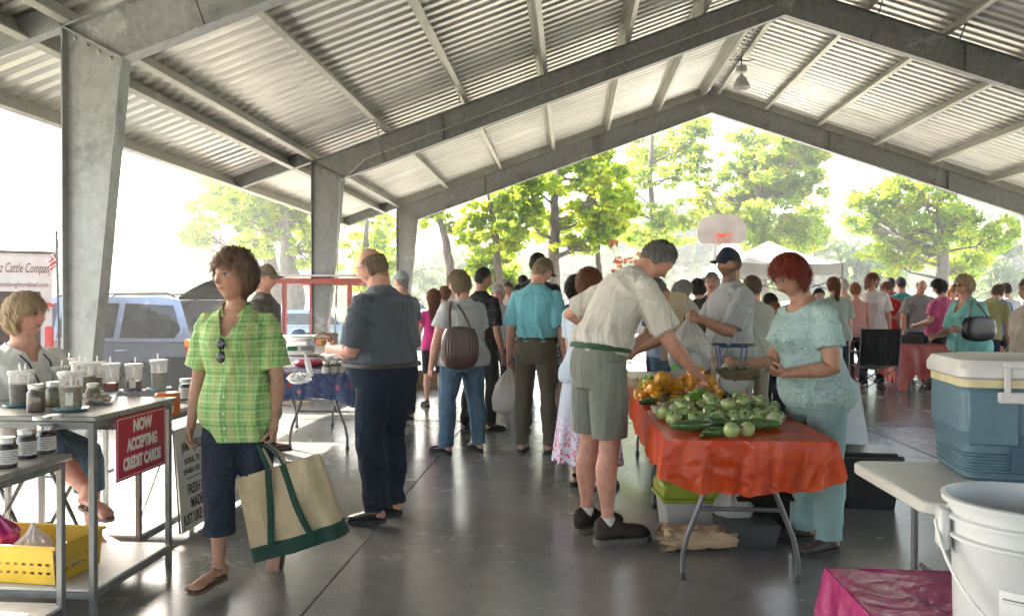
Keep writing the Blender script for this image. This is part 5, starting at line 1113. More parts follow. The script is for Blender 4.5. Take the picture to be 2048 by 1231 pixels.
b.build('crackers', mat('cracker', (.42, .30, .17), .8, var=.3, vs=40), o, smooth=False)['kind'] = 'stuff'
for px, py, lb in ((110, 834, 'loose silver jar lid lying at the front edge of the tall rack'), (84, 838, 'silver jar lid lying left of the other loose lid')):
    b = MB(); b.lathe([(.001, 0), (.036, 0), (.037, .012), (.034, .013), (.001, .012)], n=24); q = b.build('jar_lid', lidm); q.location = on(px, py, Z9); tag(q, lb, 'lid', 'loose lids')
Z7 = .742
for i, (px, py, h, r, f, lb) in enumerate([(14, 932, .118, .039, 'dark', 'labelled jar of dark red jam at the front left of the lower rack'), (53, 914, .120, .040, 'black', 'white-labelled jar of dark preserve second from the left in front'), (92, 904, .122, .040, 'black', 'rightmost white-labelled jar of black preserve on the lower rack'),
        (16, 876, .115, .038, 'black', 'dark jar behind the front left jam jar'), (50, 872, .115, .038, 'brown', 'brown preserve jar in the back row of the lower rack')]): jar(px, py, Z7, h, r, f, lb)
# orange tub and dark jar on the small rack
o = thing('orange_tub', on(335, 829, .777), .2, 'bright orange tub with white labels behind the red sign', 'tub'); om = mat('orange_plastic', (.75, .16, .01), .35)
b = MB(); b.lathe([(.001, 0), (.062, 0), (.066, .01), (.066, .115), (.058, .125), (.001, .125)], n=30); b.build('tub_body', om, o)
b = MB()
for a in (-.6, .5): b.prism([(-.018, .02), (.018, .02), (.018, .06), (-.018, .06)], (math.sin(a)*.0665, -math.cos(a)*.0665, 0), (math.cos(a), math.sin(a), 0), (0, 0, 1), .0012)
b.build('label', paper, o)
jar(372, 800, .777, .14, .045, 'black', 'dark jar with a pale lid half hidden by the green plaid sleeve', grp=None, lidmat=wht)
# yellow perforated basket with its contents
yb = thing('yellow_basket', (-2.62, 3.50, .135), R(-4), 'yellow perforated plastic basket on the bottom deck of the rack', 'basket'); ym = mat('yellow_plastic', (.62, .40, .025), .45, var=.1)
b = MB(); W_, D_, h_ = .66, .30, .17
def wall(p0, p1, n):
    p0 = np.array(p0, float); p1 = np.array(p1, float); d = p1-p0; L_ = np.linalg.norm(d); d /= L_; nn = np.array((d[1], -d[0], 0)); up = np.array((0, 0, 1.))+nn*.10
    xs_ = np.linspace(0, L_, n*2+2); zs = [0, .045, .057, .085, .097, .17]
    V = []; Fc = []
    for k_, off in enumerate((0, -.004)):
        for z in zs:
            for x in xs_: V.append(p0+d*x+up*z+nn*off)
    nx = len(xs_)
    for k_ in (0, 1):
        for i in range(len(zs)-1):
            for j_ in range(nx-1):
                if i in (1, 3) and j_ % 2 == 1 and 1 < j_ < nx-2: continue
                q = k_*nx*len(zs)+i*nx+j_; Fc.append((q, q+1, q+nx+1, q+nx))
    b.add(V, Fc)
wall((0-W_/2, -D_/2, 0), (W_/2, -D_/2, 0), 16); wall((W_/2, -D_/2, 0), (W_/2, D_/2, 0), 7); wall((W_/2, D_/2, 0), (-W_/2, D_/2, 0), 16); wall((-W_/2, D_/2, 0), (-W_/2, -D_/2, 0), 7)
b.box((0, 0, .003), (W_, D_, .005)); b.tube([(-W_/2-.018, -D_/2-.018, .17), (W_/2+.018, -D_/2-.018, .17), (W_/2+.018, D_/2+.018, .17), (-W_/2-.018, D_/2+.018, .17), (-W_/2-.018, -D_/2-.018, .17)], .008, 8)
b.build('basket_body', ym, yb, smooth=False)
def sack(name, loc, d, mt, label, cat, seed, twist=0., amp=.18, parent=None, nu=48, nv=30, knot=True, group=None):
    r = np.random.default_rng(seed); b = MB()
    def fn(V):
        P = V*np.array(d); z = V[:, 2]; rr = np.sqrt(V[:, 0]**2+V[:, 1]**2)
        if knot: k = np.where(z > .15, (1-.68*sstep(.1, .95, z)), 1)[:, None]; P[:, :2] *= k; P[:, 2] += np.where(z > .4, (z-.4)*d[2]*.25, 0)
        a = np.arctan2(V[:, 1], V[:, 0]); w_ = wav(V, seed, (3.2, 3.2, 2.2), 8)+.6*wav(V, seed+1, (8, 8, 6), 6); st_ = .5*np.sin(a*11+seed+2*z)*sstep(-.2, .9, z)
        return P*(1+(w_+st_)*amp)[:, None]
    b.ell((0, 0, 0), 1, nu=nu, nv=nv, fn=fn); V = np.concatenate(b.v); V[:, 2] = np.maximum(V[:, 2], -d[2]*.92); b.v = [V]
    o = b.build(name, mt); o.location = loc
    if parent is not None: o.parent = parent
    else: tag(o, label, cat, group)
    return o
magp = mat('magenta_film', (.35, .015, .13), .25, var=.3, bmp=.3, bs=20); bluec = cloth('navy_cloth', (.03, .045, .11)); white_bag = clearmat('white_film', alpha=.3, rough=.25, milk=.75, milkcol=(.75, .75, .76), bmp=.6, bs=18)
sack('plastic_bag', (-2.70, 3.47, .30), (.13, .10, .12), magp, 'crumpled magenta plastic bag in the yellow basket', 'bag', 3)
sack('plastic_bag', (-2.50, 3.46, .26), (.09, .08, .10), white_bag, 'small white plastic bag beside the magenta one in the yellow basket', 'bag', 4)
sack('bread_loaf', (-2.83, 3.43, .235), (.11, .07, .06), mat('bread_crust', (.30, .15, .06), .7, var=.4, vs=14), 'brown loaf at the left end of the yellow basket', 'bread', 5, knot=False, amp=.05)
sack('folded_cloth', (-2.83, 3.47, .335), (.12, .10, .035), bluec, 'folded navy cloth lying over the loaf', 'cloth', 6, knot=False, amp=.10)
b = MB()
for i in range(5): b.box((0, 0, i*.012), (.24-.01*i, .19, .011), rot((0, 0, 1), .05*i-.1), b=.002)
q = b.build('magazine_stack', mat('blue_cover', (.05, .09, .20), .3, var=.5, vs=9, col2=(.4, .42, .42))); q.location = (-2.40, 3.52, .165); q.rotation_euler = (0, -.25, .1); tag(q, 'stack of blue-covered papers at the right end of the yellow basket', 'papers')
# folding stool under the seated woman
st_ = thing('folding_stool', (-2.95, 4.12, 0), R(-20), 'black folding stool under the seated blonde woman', 'stool'); bkm = _M['black_plastic']
b = MB(); b.box((0, 0, .525), (.38, .36, .03), b=.012); b.build('seat', mat('black_vinyl', (.02, .02, .022), .5), st_)
for y in (-.17, .17):
    b = MB(); b.tube([(-.21, y, .01), (.17, y, .515)], .011, 8); b.build('leg', bkm, st_)
    b = MB(); b.tube([(.21, y*.9, .01), (-.17, y*.9, .515)], .011, 8); b.build('leg', bkm, st_)
b = MB(); b.tube([(-.15, -.17, .12), (-.15, .17, .12)], .009, 8); b.tube([(.15, -.15, .12), (.15, .15, .12)], .009, 8); b.build('stretcher', bkm, st_)
# lanyard
I = PE['seated']; b = MB(); S_, td_, to_ = I['S'], I['td'], I['to']
def chest(t, x): return S_(t, x, td_(t)+to_(t)+.032+.022*I['H']*.9*math.exp(-((t-.66)/.14)**2))
for g in (-1, 1): b.tube([S_(1.02, g*.062, -.02), S_(.97, g*.066, .035), chest(.88, g*.060), chest(.72, g*.042), chest(.58, g*.012)], .006, 6, flat=.5)
b.build('lanyard', mat('navy_ribbon', (.02, .025, .07), .7), I['root'])
b = MB(); b.box(chest(.54, 0)+np.array((0, .012, 0)), (.055, .004, .08), b=.001); b.build('name_badge', paper, I['root'])
# ---- tote bag in the green-plaid woman's hand
I = PE['green']; hp_ = I['palm']('L')
tt = thing('tote_bag', (hp_.x-.02, hp_.y-.03, hp_.z), 0, 'cream canvas tote bag with dark green straps and base', 'bag')
cv = cloth('cream_canvas', (.40, .31, .185), (.48, .385, .25), bmp=.35, fs=5); gb = cloth('green_canvas', (.012, .045, .03))
tr = rot((0, 1, 0), -.30)                      # hangs tilted
def TP(u, v, d_):                              # u along, v down from the rim, d thickness
    v = v*.93; w_ = .215+.03*v/.42; bul = .075*math.sin(math.pi*min(1, v/.46)*.5+.0)*(1-.35*abs(u)**3); wob = .010*math.sin(7*u+11*v)+.007*math.sin(15*u-6*v+1)
    rim = .030*math.cos(u*math.pi*.9)*(1-min(1, v/.2))
    return tr @ np.array((u*w_+.045, d_*(.020+bul)+wob, -.10-v-rim*0))+np.array((0, 0, -.02))
for nm, v0, v1, mt_, off in (('canvas', 0, .36, cv, 0), ('base', .355, .435, gb, .003)):
    b = MB(); nv_ = 14; rings = []
    for j_ in range(nv_+1):
        v = v0+(v1-v0)*j_/nv_; ring_ = []
        for i in range(48):
            a = 2*math.pi*i/48; c, s_ = math.cos(a), math.sin(a); u = math.copysign(abs(c)**.55, c); dd_ = math.copysign(abs(s_)**.55, s_)
            sgn = dd_*(1+off/.05); ring_.append(TP(u*(1+off), v, sgn*(.75 if j_ == 0 else 1)))
        rings.append(ring_)
    b.loft(rings, cap=False)
    if nm == 'base': b.f.append(tuple(range(14*48, 15*48))); b.m.append(0)
    else:
        rings2 = [[p*1.0+np.array((0, 0, -.0)) for p in r_] for r_ in rings[:6]]
    b.build(nm, mt_, tt)
for sd_ in (-1, 1):
    for u in (-.42, .42):
        b = MB(); pts = [TP(u*(.35+.65*v/.365), v, sd_*1.06)+np.array((0, sd_*.004, 0)) for v in np.linspace(.365, 0, 10)]
        b.tube(pts, .017, 8, hint=(0, 1, 0), flat=.16); b.build('strap_band', gb, tt)
    b = MB(); a = TP(-.15, 0, sd_*.9); c = TP(.15, 0, sd_*.9); top = np.array((0, sd_*.012, .002))
    b.tube([a, a*.55+top*.45+np.array((-.015, 0, .01)), top+np.array((-.02, 0, 0)), top+np.array((.02, 0, 0)), c*.55+top*.45+np.array((.015, 0, .01)), c], .013, 8, hint=(0, 1, 0), flat=.3); b.build('handle', cv if sd_ > 0 else gb, tt)
# sunglasses hooked on the shirt front
sgp = I['W'](I['S'](.63, .0, I['td'](.63)+I['to'](.63)+.060)); o = thing('sunglasses', sgp, R(178), 'dark sunglasses hooked on the green plaid shirt front', 'sunglasses')
b = MB()
for g in (-1, 1): b.ell((0, .004, g*.032), (.022, .006, .028), None, 16, 10)
b.tube([(0, .006, -.006), (0, .008, .006)], .003, 6); b.build('lens', mat('dark_lens', (.008, .008, .008), .1), o)
b = MB(); b.tube([(.0, .0, .062), (-.006, -.006, .03), (-.008, -.008, -.055)], .003, 6); b.tube([(.0, .0, -.062), (.006, -.006, -.03), (.006, -.01, .05)], .003, 6); b.build('temple', bkm, o)
# ================================================================ vehicles
GZ = -.25
glassd = mat('tinted_window', (.010, .016, .014), .06, spec=.45, var=.6, vs=4); tyre = mat('tyre_rubber', (.018, .018, .018), .85, bmp=.3, bs=50); rimm = mat('alloy_rim', (.35, .35, .36), .3, .8)
def carpaint(name, c, met=.3): return mat(name, c, .25, met, .05, 2, coat=.6)
blackpl = mat('black_cladding', (.006, .007, .009), .6, spec=.15)
def car(kind, loc, rz, paint, label, group=None, clad=None, hatch=False, rack=False, detail=True):
    """x forward. profile rows: lower body and greenhouse."""
    o = thing('parked_'+kind, loc, rz, label, kind, group)
    if kind == 'suv': L, W, H_, belt, hood, ws, rs = 4.75, 1.82, 1.74, 1.08, 1.12, .95, -2.22
    else: L, W, H_, belt, hood, ws, rs = 4.55, 1.74, 1.42, .92, .90, .75, -1.55
    f = L/2; wb = L*.29
    # side outline of the lower body
    arc = lambda cx_, r_=.40: [(cx_+r_*math.cos(a), .33+r_*math.sin(a)) for a in np.linspace(math.pi, 0, 9)]
    pr = [(-f, .42), (-f+.06, .30)]+arc(-wb)+arc(wb)+[(f-.08, .28), (f, .45), (f-.02, .72), (f-.22, hood-.16), (ws+.15, hood-.02), (ws, belt), (-f+.12, belt), (-f+.02, belt-.12)]
    b = MB(); V = []; n = len(pr)
    ys = [(-W/2+.07, .97), (-W/2, 1.), (W/2, 1.), (W/2-.07, .97)]
    rows = []
    for yy, q in [(-W/2+.10, 0), (-W/2+.02, .5), (-W/2, 1), (W/2, 1), (W/2-.02, .5), (W/2-.10, 0)]:
        rows.append([(x, yy+(.05*(z-.6)*(-1 if yy > 0 else 1) if z > .6 else 0), z-(1-q)*.03*(z > .5)) for x, z in pr])
    b.loft(rows); bd = b.build('body', paint, o, ang=30)
    gh = [(ws, belt), (ws-.62, H_-.06), (ws-.85, H_), (rs+.55, H_), (rs+.28, H_-.05), (-f+.14 if kind == 'suv' else rs-.35, belt)]
    tw_ = .20
    def side(sgn, ins=0.): return [(x, sgn*(W/2-.03-tw_*(z-belt)/(H_-belt)-ins), z) for x, z in gh]
    b = MB(); b.loft([side(-1), side(1)]); g_ = b.build('cabin', paint, o, ang=30)
    def pan(poly, sgn, mt_, name, par, off=.006, t=.004):
        b2 = MB(); P = [np.array((x, sgn*(W/2-.03-tw_*(z-belt)/(H_-belt)+off), z)) for x, z in poly]; Q = [p-np.array((0, sgn*t, 0)) for p in P]
        b2.loft([P, Q]); return b2.build(name, mt_, par, smooth=False)
    w0 = belt+.05; w1 = H_-.10
    if kind == 'suv': wins = [[(ws-.12, w0), (ws-.60, w1), (.02, w1), (.02, w0)], [(-.06, w0), (-.06, w1), (-.98, w1), (-.98, w0)], [(-1.08, w0), (-1.08, w1), (-1.85, w1-.03), (-2.02, w0+.12), (-1.95, w0)]]
    else: wins = [[(ws-.12, w0), (ws-.60, w1), (-.10, w1), (-.10, w0)], [(-.17, w0), (-.17, w1), (rs+.45, w1), (rs-.1, w0)]]
    for sgn in (-1, 1):
        for p_ in wins: pan(p_, sgn, glassd, 'window', g_)
        if detail:
            for x in (.02, -1.02):
                if kind != 'suv' and x < -.5: continue
                b2 = MB(); b2.box((x-.13, sgn*(W/2+.012), belt-.14), (.2, .025, .035), b=.01); b2.build('door_handle', paint, o)
                b2 = MB(); b2.box((x+.02, sgn*(W/2-.004), .70), (.008, .01, .62)); b2.build('door_seam', blackpl, o, smooth=False)
    b2 = MB(); a_ = np.array((ws-.03, 0, belt+.03)); c_ = np.array((ws-.60, 0, H_-.09)); 
    b2.add([(a_[0]+.02, -W/2+.12, a_[2]), (a_[0]+.02, W/2-.12, a_[2]), (c_[0]+.03, W/2-.24, c_[2]), (c_[0]+.03, -W/2+.24, c_[2])], [(0, 1, 2, 3)]); b2.build('windscreen', glassd, g_, smooth=False)
    for x in (-wb, wb):
        for sgn in (-1, 1):
            rt_ = rot((1, 0, 0), math.pi/2*sgn); b2 = MB(); b2.lathe([(.20, -.10), (.30, -.10), (.335, -.07), (.335, .07), (.30, .10), (.20, .10)], (x, sgn*(W/2-.11), .335), 28, rt=rt_); wh = b2.build('wheel', tyre, o)
            b2 = MB(); b2.lathe([(.001, -.09), (.06, -.095), (.20, -.075), (.205, -.10)], (x, sgn*(W/2-.11), .335), 20, rt=rt_, cap=False); b2.build('rim', rimm, wh)
    if clad:
        for sgn in (-1, 1):
            b2 = MB(); q = [(-f+.02, .44), (-f+.04, .86), (-f+.50, .86), (-wb-.30, .80)]+[(-wb+.47*math.cos(a), .33+.47*math.sin(a)) for a in np.linspace(2.2, 0, 7)]+[(-wb+.40*math.cos(a), .33+.40*math.sin(a)) for a in np.linspace(0, math.pi, 9)]
            b2.prism(q, (0, sgn*(W/2+.012), 0), (1, 0, 0), (0, 0, 1), .03); b2.build('wheel_arch', clad, o, smooth=False, fix=True)
            b2 = MB(); b2.box((0, sgn*(W/2+.01), .42), (2*wb-.86, .03, .20), b=.01); b2.build('sill_cladding', clad, o)
        b2 = MB(); b2.box((-f-.04, 0, .52), (.16, W-.1, .26), b=.04); b2.build('bumper', clad, o)
    orl = mat('amber_lens', (.80, .22, .01), .2); rdl = mat('red_lens', (.55, .01, .01), .2)
    for sgn in (-1, 1):
        b2 = MB(); b2.box((-f+.10, sgn*(W/2-.06), .86), (.24, .16, .26), b=.03); tl_ = b2.build('tail_light', rdl, o)
        if hatch: b2 = MB(); b2.box((-f+.13, sgn*(W/2-.06), 1.06), (.24, .15, .14), b=.03); b2.build('amber_lens', orl, tl_)
        b2 = MB(); b2.box((f-.10, sgn*(W/2-.22), .70), (.12, .30, .14), b=.03); b2.build('headlight', clearmat('lamp_clear', alpha=.5, rough=.1, milk=.4), o)
        if detail: b2 = MB(); b2.ell((ws-.05, sgn*(W/2+.10), belt+.08), (.07, .10, .07), None, 12, 8); b2.build('mirror', paint, o)
    if rack:
        for sgn in (-1, 1): b2 = MB(); b2.tube([(.1, sgn*.62, H_-.01), (0, sgn*.62, H_+.05), (-1.7, sgn*.62, H_+.05), (-1.82, sgn*.62, H_-.01)], .016, 8); b2.build('roof_rail', blackpl, o)
    if hatch:
        # open tailgate raised from the rear edge of the roof
        hg = np.array((rs+.30, 0, H_-.01)); up_ = np.array((-.98, 0, .13)); b2 = MB(); pr_ = []
        for w_ in np.linspace(0, 1, 9): pr_.append((w_*1.05, .20*math.sin(w_*math.pi*.75)))
        r1 = [[hg+up_*q+np.array((0, yy, h2)) for q, h2 in pr_]+[hg+up_*q+np.array((0, yy, h2-.035)) for q, h2 in pr_[::-1]] for yy in (-W/2+.2, W/2-.2)]
        b2.loft(r1); ht = b2.build('tailgate', blackpl, o, ang=30, fix=True)
        b2 = MB(); b2.box(hg+up_*.62+np.array((0, 0, .055)), (.55, W-.7, .012), rot((0, 1, 0), .10)); b2.build('rear_window', glassd, ht)
        for sgn in (-1, 1): b2 = MB(); b2.tube([hg+np.array((-.02, sgn*.66, -.15)), hg+up_*.55+np.array((0, sgn*.66, .04))], .012, 6); b2.build('gas_strut', blackpl, o)
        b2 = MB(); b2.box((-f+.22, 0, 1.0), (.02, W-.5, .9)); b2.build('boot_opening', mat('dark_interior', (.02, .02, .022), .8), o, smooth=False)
    return o
sp_ = carpaint('silver_blue_paint', (.19, .225, .285), .35)
q = atY(382, 690, 11.4)
car('suv', (q.x-4.75/2+.42, 12.0, GZ), R(176.5), sp_, 'silver-blue SUV with black cladding and its tailgate open', clad=blackpl, hatch=True, rack=True)
cols = [('white_paint', (.62, .62, .60)), ('silver_paint', (.42, .43, .44)), ('pale_blue_paint', (.20, .30, .38)), ('maroon_paint', (.16, .03, .03)), ('dark_grey_paint', (.06, .065, .07)), ('tan_paint', (.34, .29, .21))]
for i, (px, d_, rz, ci, kd, lb) in enumerate([(648, 25, 12, 2, 'sedan', 'pale blue sedan seen between the white cooler and the second steel column'), (885, 27, 80, 1, 'sedan', 'silver sedan behind the long-haired woman in pink'), (1705, 24, 8, 0, 'suv', 'white SUV parked beyond the ponytailed woman'), (1985, 22, 100, 0, 'suv', 'white SUV nose-on behind the man in bright blue'), (2050, 20, 95, 1, 'sedan', 'silver sedan at the right edge beyond the tables'), (1250, 34, 0, 4, 'suv', 'dark grey SUV in the shade behind the stooping man'), (820, 33, 20, 0, 'suv', 'white SUV beside the third steel column'), (1560, 37, 5, 2, 'sedan', 'pale blue sedan beneath the far side of the canopy'), (1080, 38, -5, 3, 'sedan', 'maroon sedan beyond the teal shirt'), (150, 31, 170, 0, 'sedan', 'white sedan far off left of the steel column')]):
    p = at_head(px, 600, d_)[0]; car(kd, (p[0], p[1], GZ), R(rz), carpaint(*cols[ci]), lb, 'cars parked beyond the pavilion', detail=False)
# ---- market trailer with its lettering
tm = mat('trailer_white', (.52, .46, .44), .4, var=.08); maroon = mat('maroon_interior', (.10, .035, .04), .7, var=.3, vs=3); rl = mat('red_lens', (.55, .01, .01), .2)
q = atY(104, 510, 9.0); tx = q.x
tr_ = thing('market_trailer', (tx, 9.0, GZ), R(35), 'white enclosed trailer with script lettering on its header and a maroon interior', 'trailer')
topz = q.z-GZ+.02
b = MB(); b.box((-2.2, 1.1, topz-.02), (4.4, 2.2, .05), b=.02); b.box((-2.2, .03, topz-.25), (4.4, .05, .42)); b.box((-.06, .03, (topz-.46+.45)/2), (.12, .06, topz-.46-.45)); b.box((-4.3, 1.1, topz/2+.2), (.05, 2.15, topz-.5)); b.box((-.02, 1.1, topz/2+.2), (.04, 2.1, topz-.5)); b.box((-2.2, 1.1, .42), (4.4, 2.2, .08)); b.build('shell', tm, tr_, smooth=False)
b = MB(); b.box((-2.2, 2.0, topz/2+.2), (4.2, .04, topz-.6)); b.build('inner_wall', maroon, tr_, smooth=False)
b = MB(); b.box((-2.2, .06, .8), (4.2, .06, .7)); b.build('counter', maroon, tr_, smooth=False)
b = MB(); b.tube([(-4.4, .0, topz+.01), (0.02, .0, topz+.01), (.05, .2, topz-.02)], .02, 8); b.build('roof_edge', mat('dark_trim', (.05, .05, .05), .5), tr_)
rt2 = np.array([(1, 0, 0), (0, 0, -1), (0, 1, 0)], float); mk = mat('maroon_lettering', (.14, .03, .05), .6)
text('lettering', 'Gentz Cattle Company', mk, tr_, (.0, .0, topz-.235), rt2, .165, xs=.44, shear=.35, align='RIGHT', bold=.004); text('lettering', 'www.gentzlonghornbeef.com', mk, tr_, (-.04, .0, topz-.405), rt2, .085, xs=.66, shear=.2, align='RIGHT')
for z in (topz-.78, topz-.52-.52+.02): pass
b = MB(); b.ell((-.03, -.01, topz-.62), (.05, .03, .03), None, 12, 8); b.build('marker_light', rl, tr_); b = MB(); b.box((-.03, -.02, topz-1.05), (.09, .05, .34), b=.02); b.build('tail_light', rl, tr_)
for x in (-1.6, -2.6):
    b = MB(); b.lathe([(.18, -.1), (.30, -.1), (.33, -.06), (.33, .06), (.30, .1), (.18, .1)], (x, .05, .33), 24, rt=rot((1, 0, 0), math.pi/2)); b.build('wheel', tyre, tr_)
# ---- flag on a short staff
m, t, bs_ = newmat('flag_cloth'); tc = t.new('ShaderNodeTexCoord'); sp = t.new('ShaderNodeSeparateXYZ'); t.link(tc.outputs['UV'], sp.inputs[0])
st1 = t.math('GREATER_THAN', t.math('FRACT', t.math('MULTIPLY', sp.outputs[1], 6.5)), .5); ca = t.math('MULTIPLY', t.math('LESS_THAN', sp.outputs[0], .4), t.math('GREATER_THAN', sp.outputs[1], .4615))
vo = t.new('ShaderNodeTexVoronoi'); vo.inputs['Scale'].default_value = 17; vo.inputs['Randomness'].default_value = 0; t.link(tc.outputs['UV'], vo.inputs['Vector'])
c = t.mix(st1, (.50, .015, .03), (.70, .68, .66)); c2 = t.mix(t.ramp(vo.outputs['Distance'], [(.25, (1, 1, 1)), (.32, (0, 0, 0))]), (.03, .045, .16), (.7, .7, .7)); c = t.mix(ca, c, c2); t.link(c, bs_.inputs['Base Color']); bs_.inputs['Roughness'].default_value = .8
tl2 = t.new('ShaderNodeBsdfTranslucent'); t.link(c, tl2.inputs[0]); ms = t.new('ShaderNodeMixShader'); ms.inputs[0].default_value = .4; t.link(bs_.outputs[0], ms.inputs[1]); t.link(tl2.outputs[0], ms.inputs[2]); t.link(ms.outputs[0], t.n['Material Output'].inputs[0])
fp = atY(113, 470, 8.6); fg = thing('stars_and_stripes_flag', (fp.x, 8.6, 0), 0, 'small American flag hanging limp from a staff beside the trailer', 'flag')
b = MB(); b.tube([(.05, 0, GZ), (.0, 0, fp.z+.02)], .012, 8); b.ell((0, 0, fp.z+.03), (.02, .02, .02), None, 10, 8); b.build('staff', mat('dark_trim', (.05, .05, .05), .5), fg)
nu_, nv_ = 26, 18; V = []; UV = []
for j_ in range(nv_+1):
    for i in range(nu_+1):
        u, v = i/nu_, j_/nv_; V.append((-.03-.20*v*.0-.16*u*.55+.05*v+.02*math.sin(9*v+3*u), .02+.05*math.sin(u*8+v*3)*(.3+u), fp.z-.02-.30*(1-v)*(1-.35*u)-.26*u)); UV.append((u, v))
b = MB(); b.add(V, [(j_*(nu_+1)+i, j_*(nu_+1)+i+1, (j_+1)*(nu_+1)+i+1, (j_+1)*(nu_+1)+i) for j_ in range(nv_) for i in range(nu_)]); fo = b.build('flag_cloth', m, fg)
ul = fo.data.uv_layers.new(name='UVMap')
for lp in fo.data.loops: ul.data[lp.index].uv = UV[lp.vertex_index]
# ---- power line
pl = mat('creosote_pole', (.09, .07, .055), .9)
q0 = atY(515, 500, 55); o = thing('utility_pole', (q0.x, 55, GZ), 0, 'distant utility pole carrying two wires left of the second column', 'pole')
b = MB(); b.tube([(0, 0, 0), (0, 0, q0.z-GZ)], [.16, .10], 10); b.build('post', pl, o); b = MB(); b.box((0, 0, q0.z-GZ-.5), (2.0, .12, .12)); b.build('crossarm', pl, o)
b = MB()
for k_, zz in ((0, -.5), (1, -1.1)): b.tube([(x_, -.02*x_, q0.z-GZ+zz-.9*math.sin(math.pi*(x_+40)/40)*.5) for x_ in np.linspace(-40, 0, 14)], .03, 5)
b.build('cable', mat('grey_cable', (.3, .3, .3), .6), o)
# ---- red rack trailer, cooler
redp = mat('red_frame_paint', (.36, .035, .02), .45, var=.2)
q1 = atY(560, 562, 12.0); q2 = atY(712, 560, 12.0); W_ = q2.x-q1.x; Hh = q1.z-GZ
o = thing('utility_trailer', (q1.x, 12.0, GZ), 0, 'white-sided utility trailer with a tall red overhead rack', 'trailer')
b = MB()
for y in (0, 1.3):
    b.beam((-.1, y, Hh), (W_+.1, y, Hh), .08, .08)
for x in (.05, W_-.08):
    b.beam((x, 0, Hh), (x, 1.3, Hh), .06, .06)
b.build('top_rail', redp, o, smooth=False)
for x in (.07, W_-.1):
    for y in (0, 1.3): b = MB(); b.box((x, y, Hh/2+.1), (.06, .06, Hh-.28)); b.build('upright', redp, o, smooth=False)
b = MB(); b.box((W_/2, .65, Hh+.085), (W_+.1, 1.5, .03)); b.build('roof_board', tm, o, smooth=False)
b = MB(); b.box((W_/2, .65, .62), (W_+.3, 1.55, .07)); b.box((W_/2, -.12, .82), (W_+.3, .04, .36)); b.box((-.14, .65, .82), (.04, 1.5, .36)); b.box((W_+.14, .65, .82), (.04, 1.5, .36)); b.build('bed', tm, o, smooth=False)
for x in (.3, W_-.3):
    b = MB(); b.lathe([(.16, -.09), (.27, -.09), (.30, -.05), (.30, .05), (.27, .09), (.16, .09)], (x, -.16, .30), 22, rt=rot((1, 0, 0), math.pi/2)); b.build('wheel', tyre, o)
def cooler(loc, rz, d_, label, body, lid, group=None):
    o = thing('cooler', loc, rz, label, 'cooler', group); w_, l_, h_ = d_
    b = MB(); b.box((0, 0, h_*.40), (w_, l_, h_*.80), b=.02); b.build('tub', body, o); b = MB(); b.box((0, 0, h_*.90), (w_*1.03, l_*1.04, h_*.19), b=.022); b.build('lid', lid, o)
    b = MB()
    for s_ in (-1, 1): b.tube([(s_*(w_/2+.01), -.08, h_*.62), (s_*(w_/2+.035), -.08, h_*.55), (s_*(w_/2+.035), .08, h_*.55), (s_*(w_/2+.01), .08, h_*.62)], .012, 8)
    b.build('handle', lid, o); return o
p = at_head(588, 600, 9.6)[0]; cooler((p[0], p[1], .76), .1, (.42, .34, .24), 'white cooler on the vendor shelf beyond the blue tablecloth', wht, wht)
# ================================================================ folding tables
tgrey = mat('table_leg_grey', (.13, .13, .135), .4, .4); ttop = mat('table_white', (.55, .53, .49), .45, var=.08, vs=3)
def folding_table(x0, x1, y0, y1, label, top=ttop, along='y', ztop=.74, group=None, wish=True, rnd=.05):
    o = thing('folding_table', ((x0+x1)/2, (y0+y1)/2, 0), 0, label, 'table', group); w, l = x1-x0, y1-y0
    b = MB(); cr = []
    for cx_, cy_, a0 in ((w/2-rnd, l/2-rnd, 0), (-w/2+rnd, l/2-rnd, 90), (-w/2+rnd, -l/2+rnd, 180), (w/2-rnd, -l/2+rnd, 270)):
        for a in np.linspace(a0, a0+90, 7): cr.append((cx_+rnd*math.cos(R(a)), cy_+rnd*math.sin(R(a))))
    sc = lambda k_, z: [(x*(1-k_/w*2), y*(1-k_/l*2), z) for x, y in cr]
    b.loft([sc(.006, ztop-.045), sc(0, ztop-.038), sc(0, ztop-.006), sc(.006, ztop)]); b.build('tabletop', top, o)
    ax = 1 if along == 'y' else 0; hl = (l if ax else w)/2-.22; hw = (w if ax else l)/2-.10
    def P(a, c, z): return (c, a, z) if ax else (a, c, z)
    for s_ in (-1, 1):
        for g in (-1, 1):
            b = MB(); pts = [P(s_*hl, g*hw*.55, ztop-.05), P(s_*hl, g*hw*.55, ztop-.22), P(s_*hl, g*hw*.62, ztop-.30), P(s_*hl, g*hw*.92, .22), P(s_*hl, g*hw, .12), P(s_*hl, g*hw, .012)] if wish else [P(s_*hl, g*hw, ztop-.05), P(s_*hl, g*hw, .012)]
            b.tube(pts, .0135, 10); lg_ = b.build('leg', tgrey, o); b = MB(); b.lathe([(.018, 0), (.018, .03), (.015, .035)], pts[-1][:2]+(0,), 12); b.build('rubber_foot', _M['black_plastic'], lg_)
        b = MB(); zc = .36; b.tube([P(s_*hl, -hw*.74, zc), P(s_*hl, hw*.74, zc)], .012, 8); b.build('crossbar', tgrey, o); b = MB(); b.tube([P(s_*hl, 0, ztop-.10), P(s_*(hl-.35), 0, ztop-.055)], .008, 8); b.build('brace', tgrey, o)
    return o
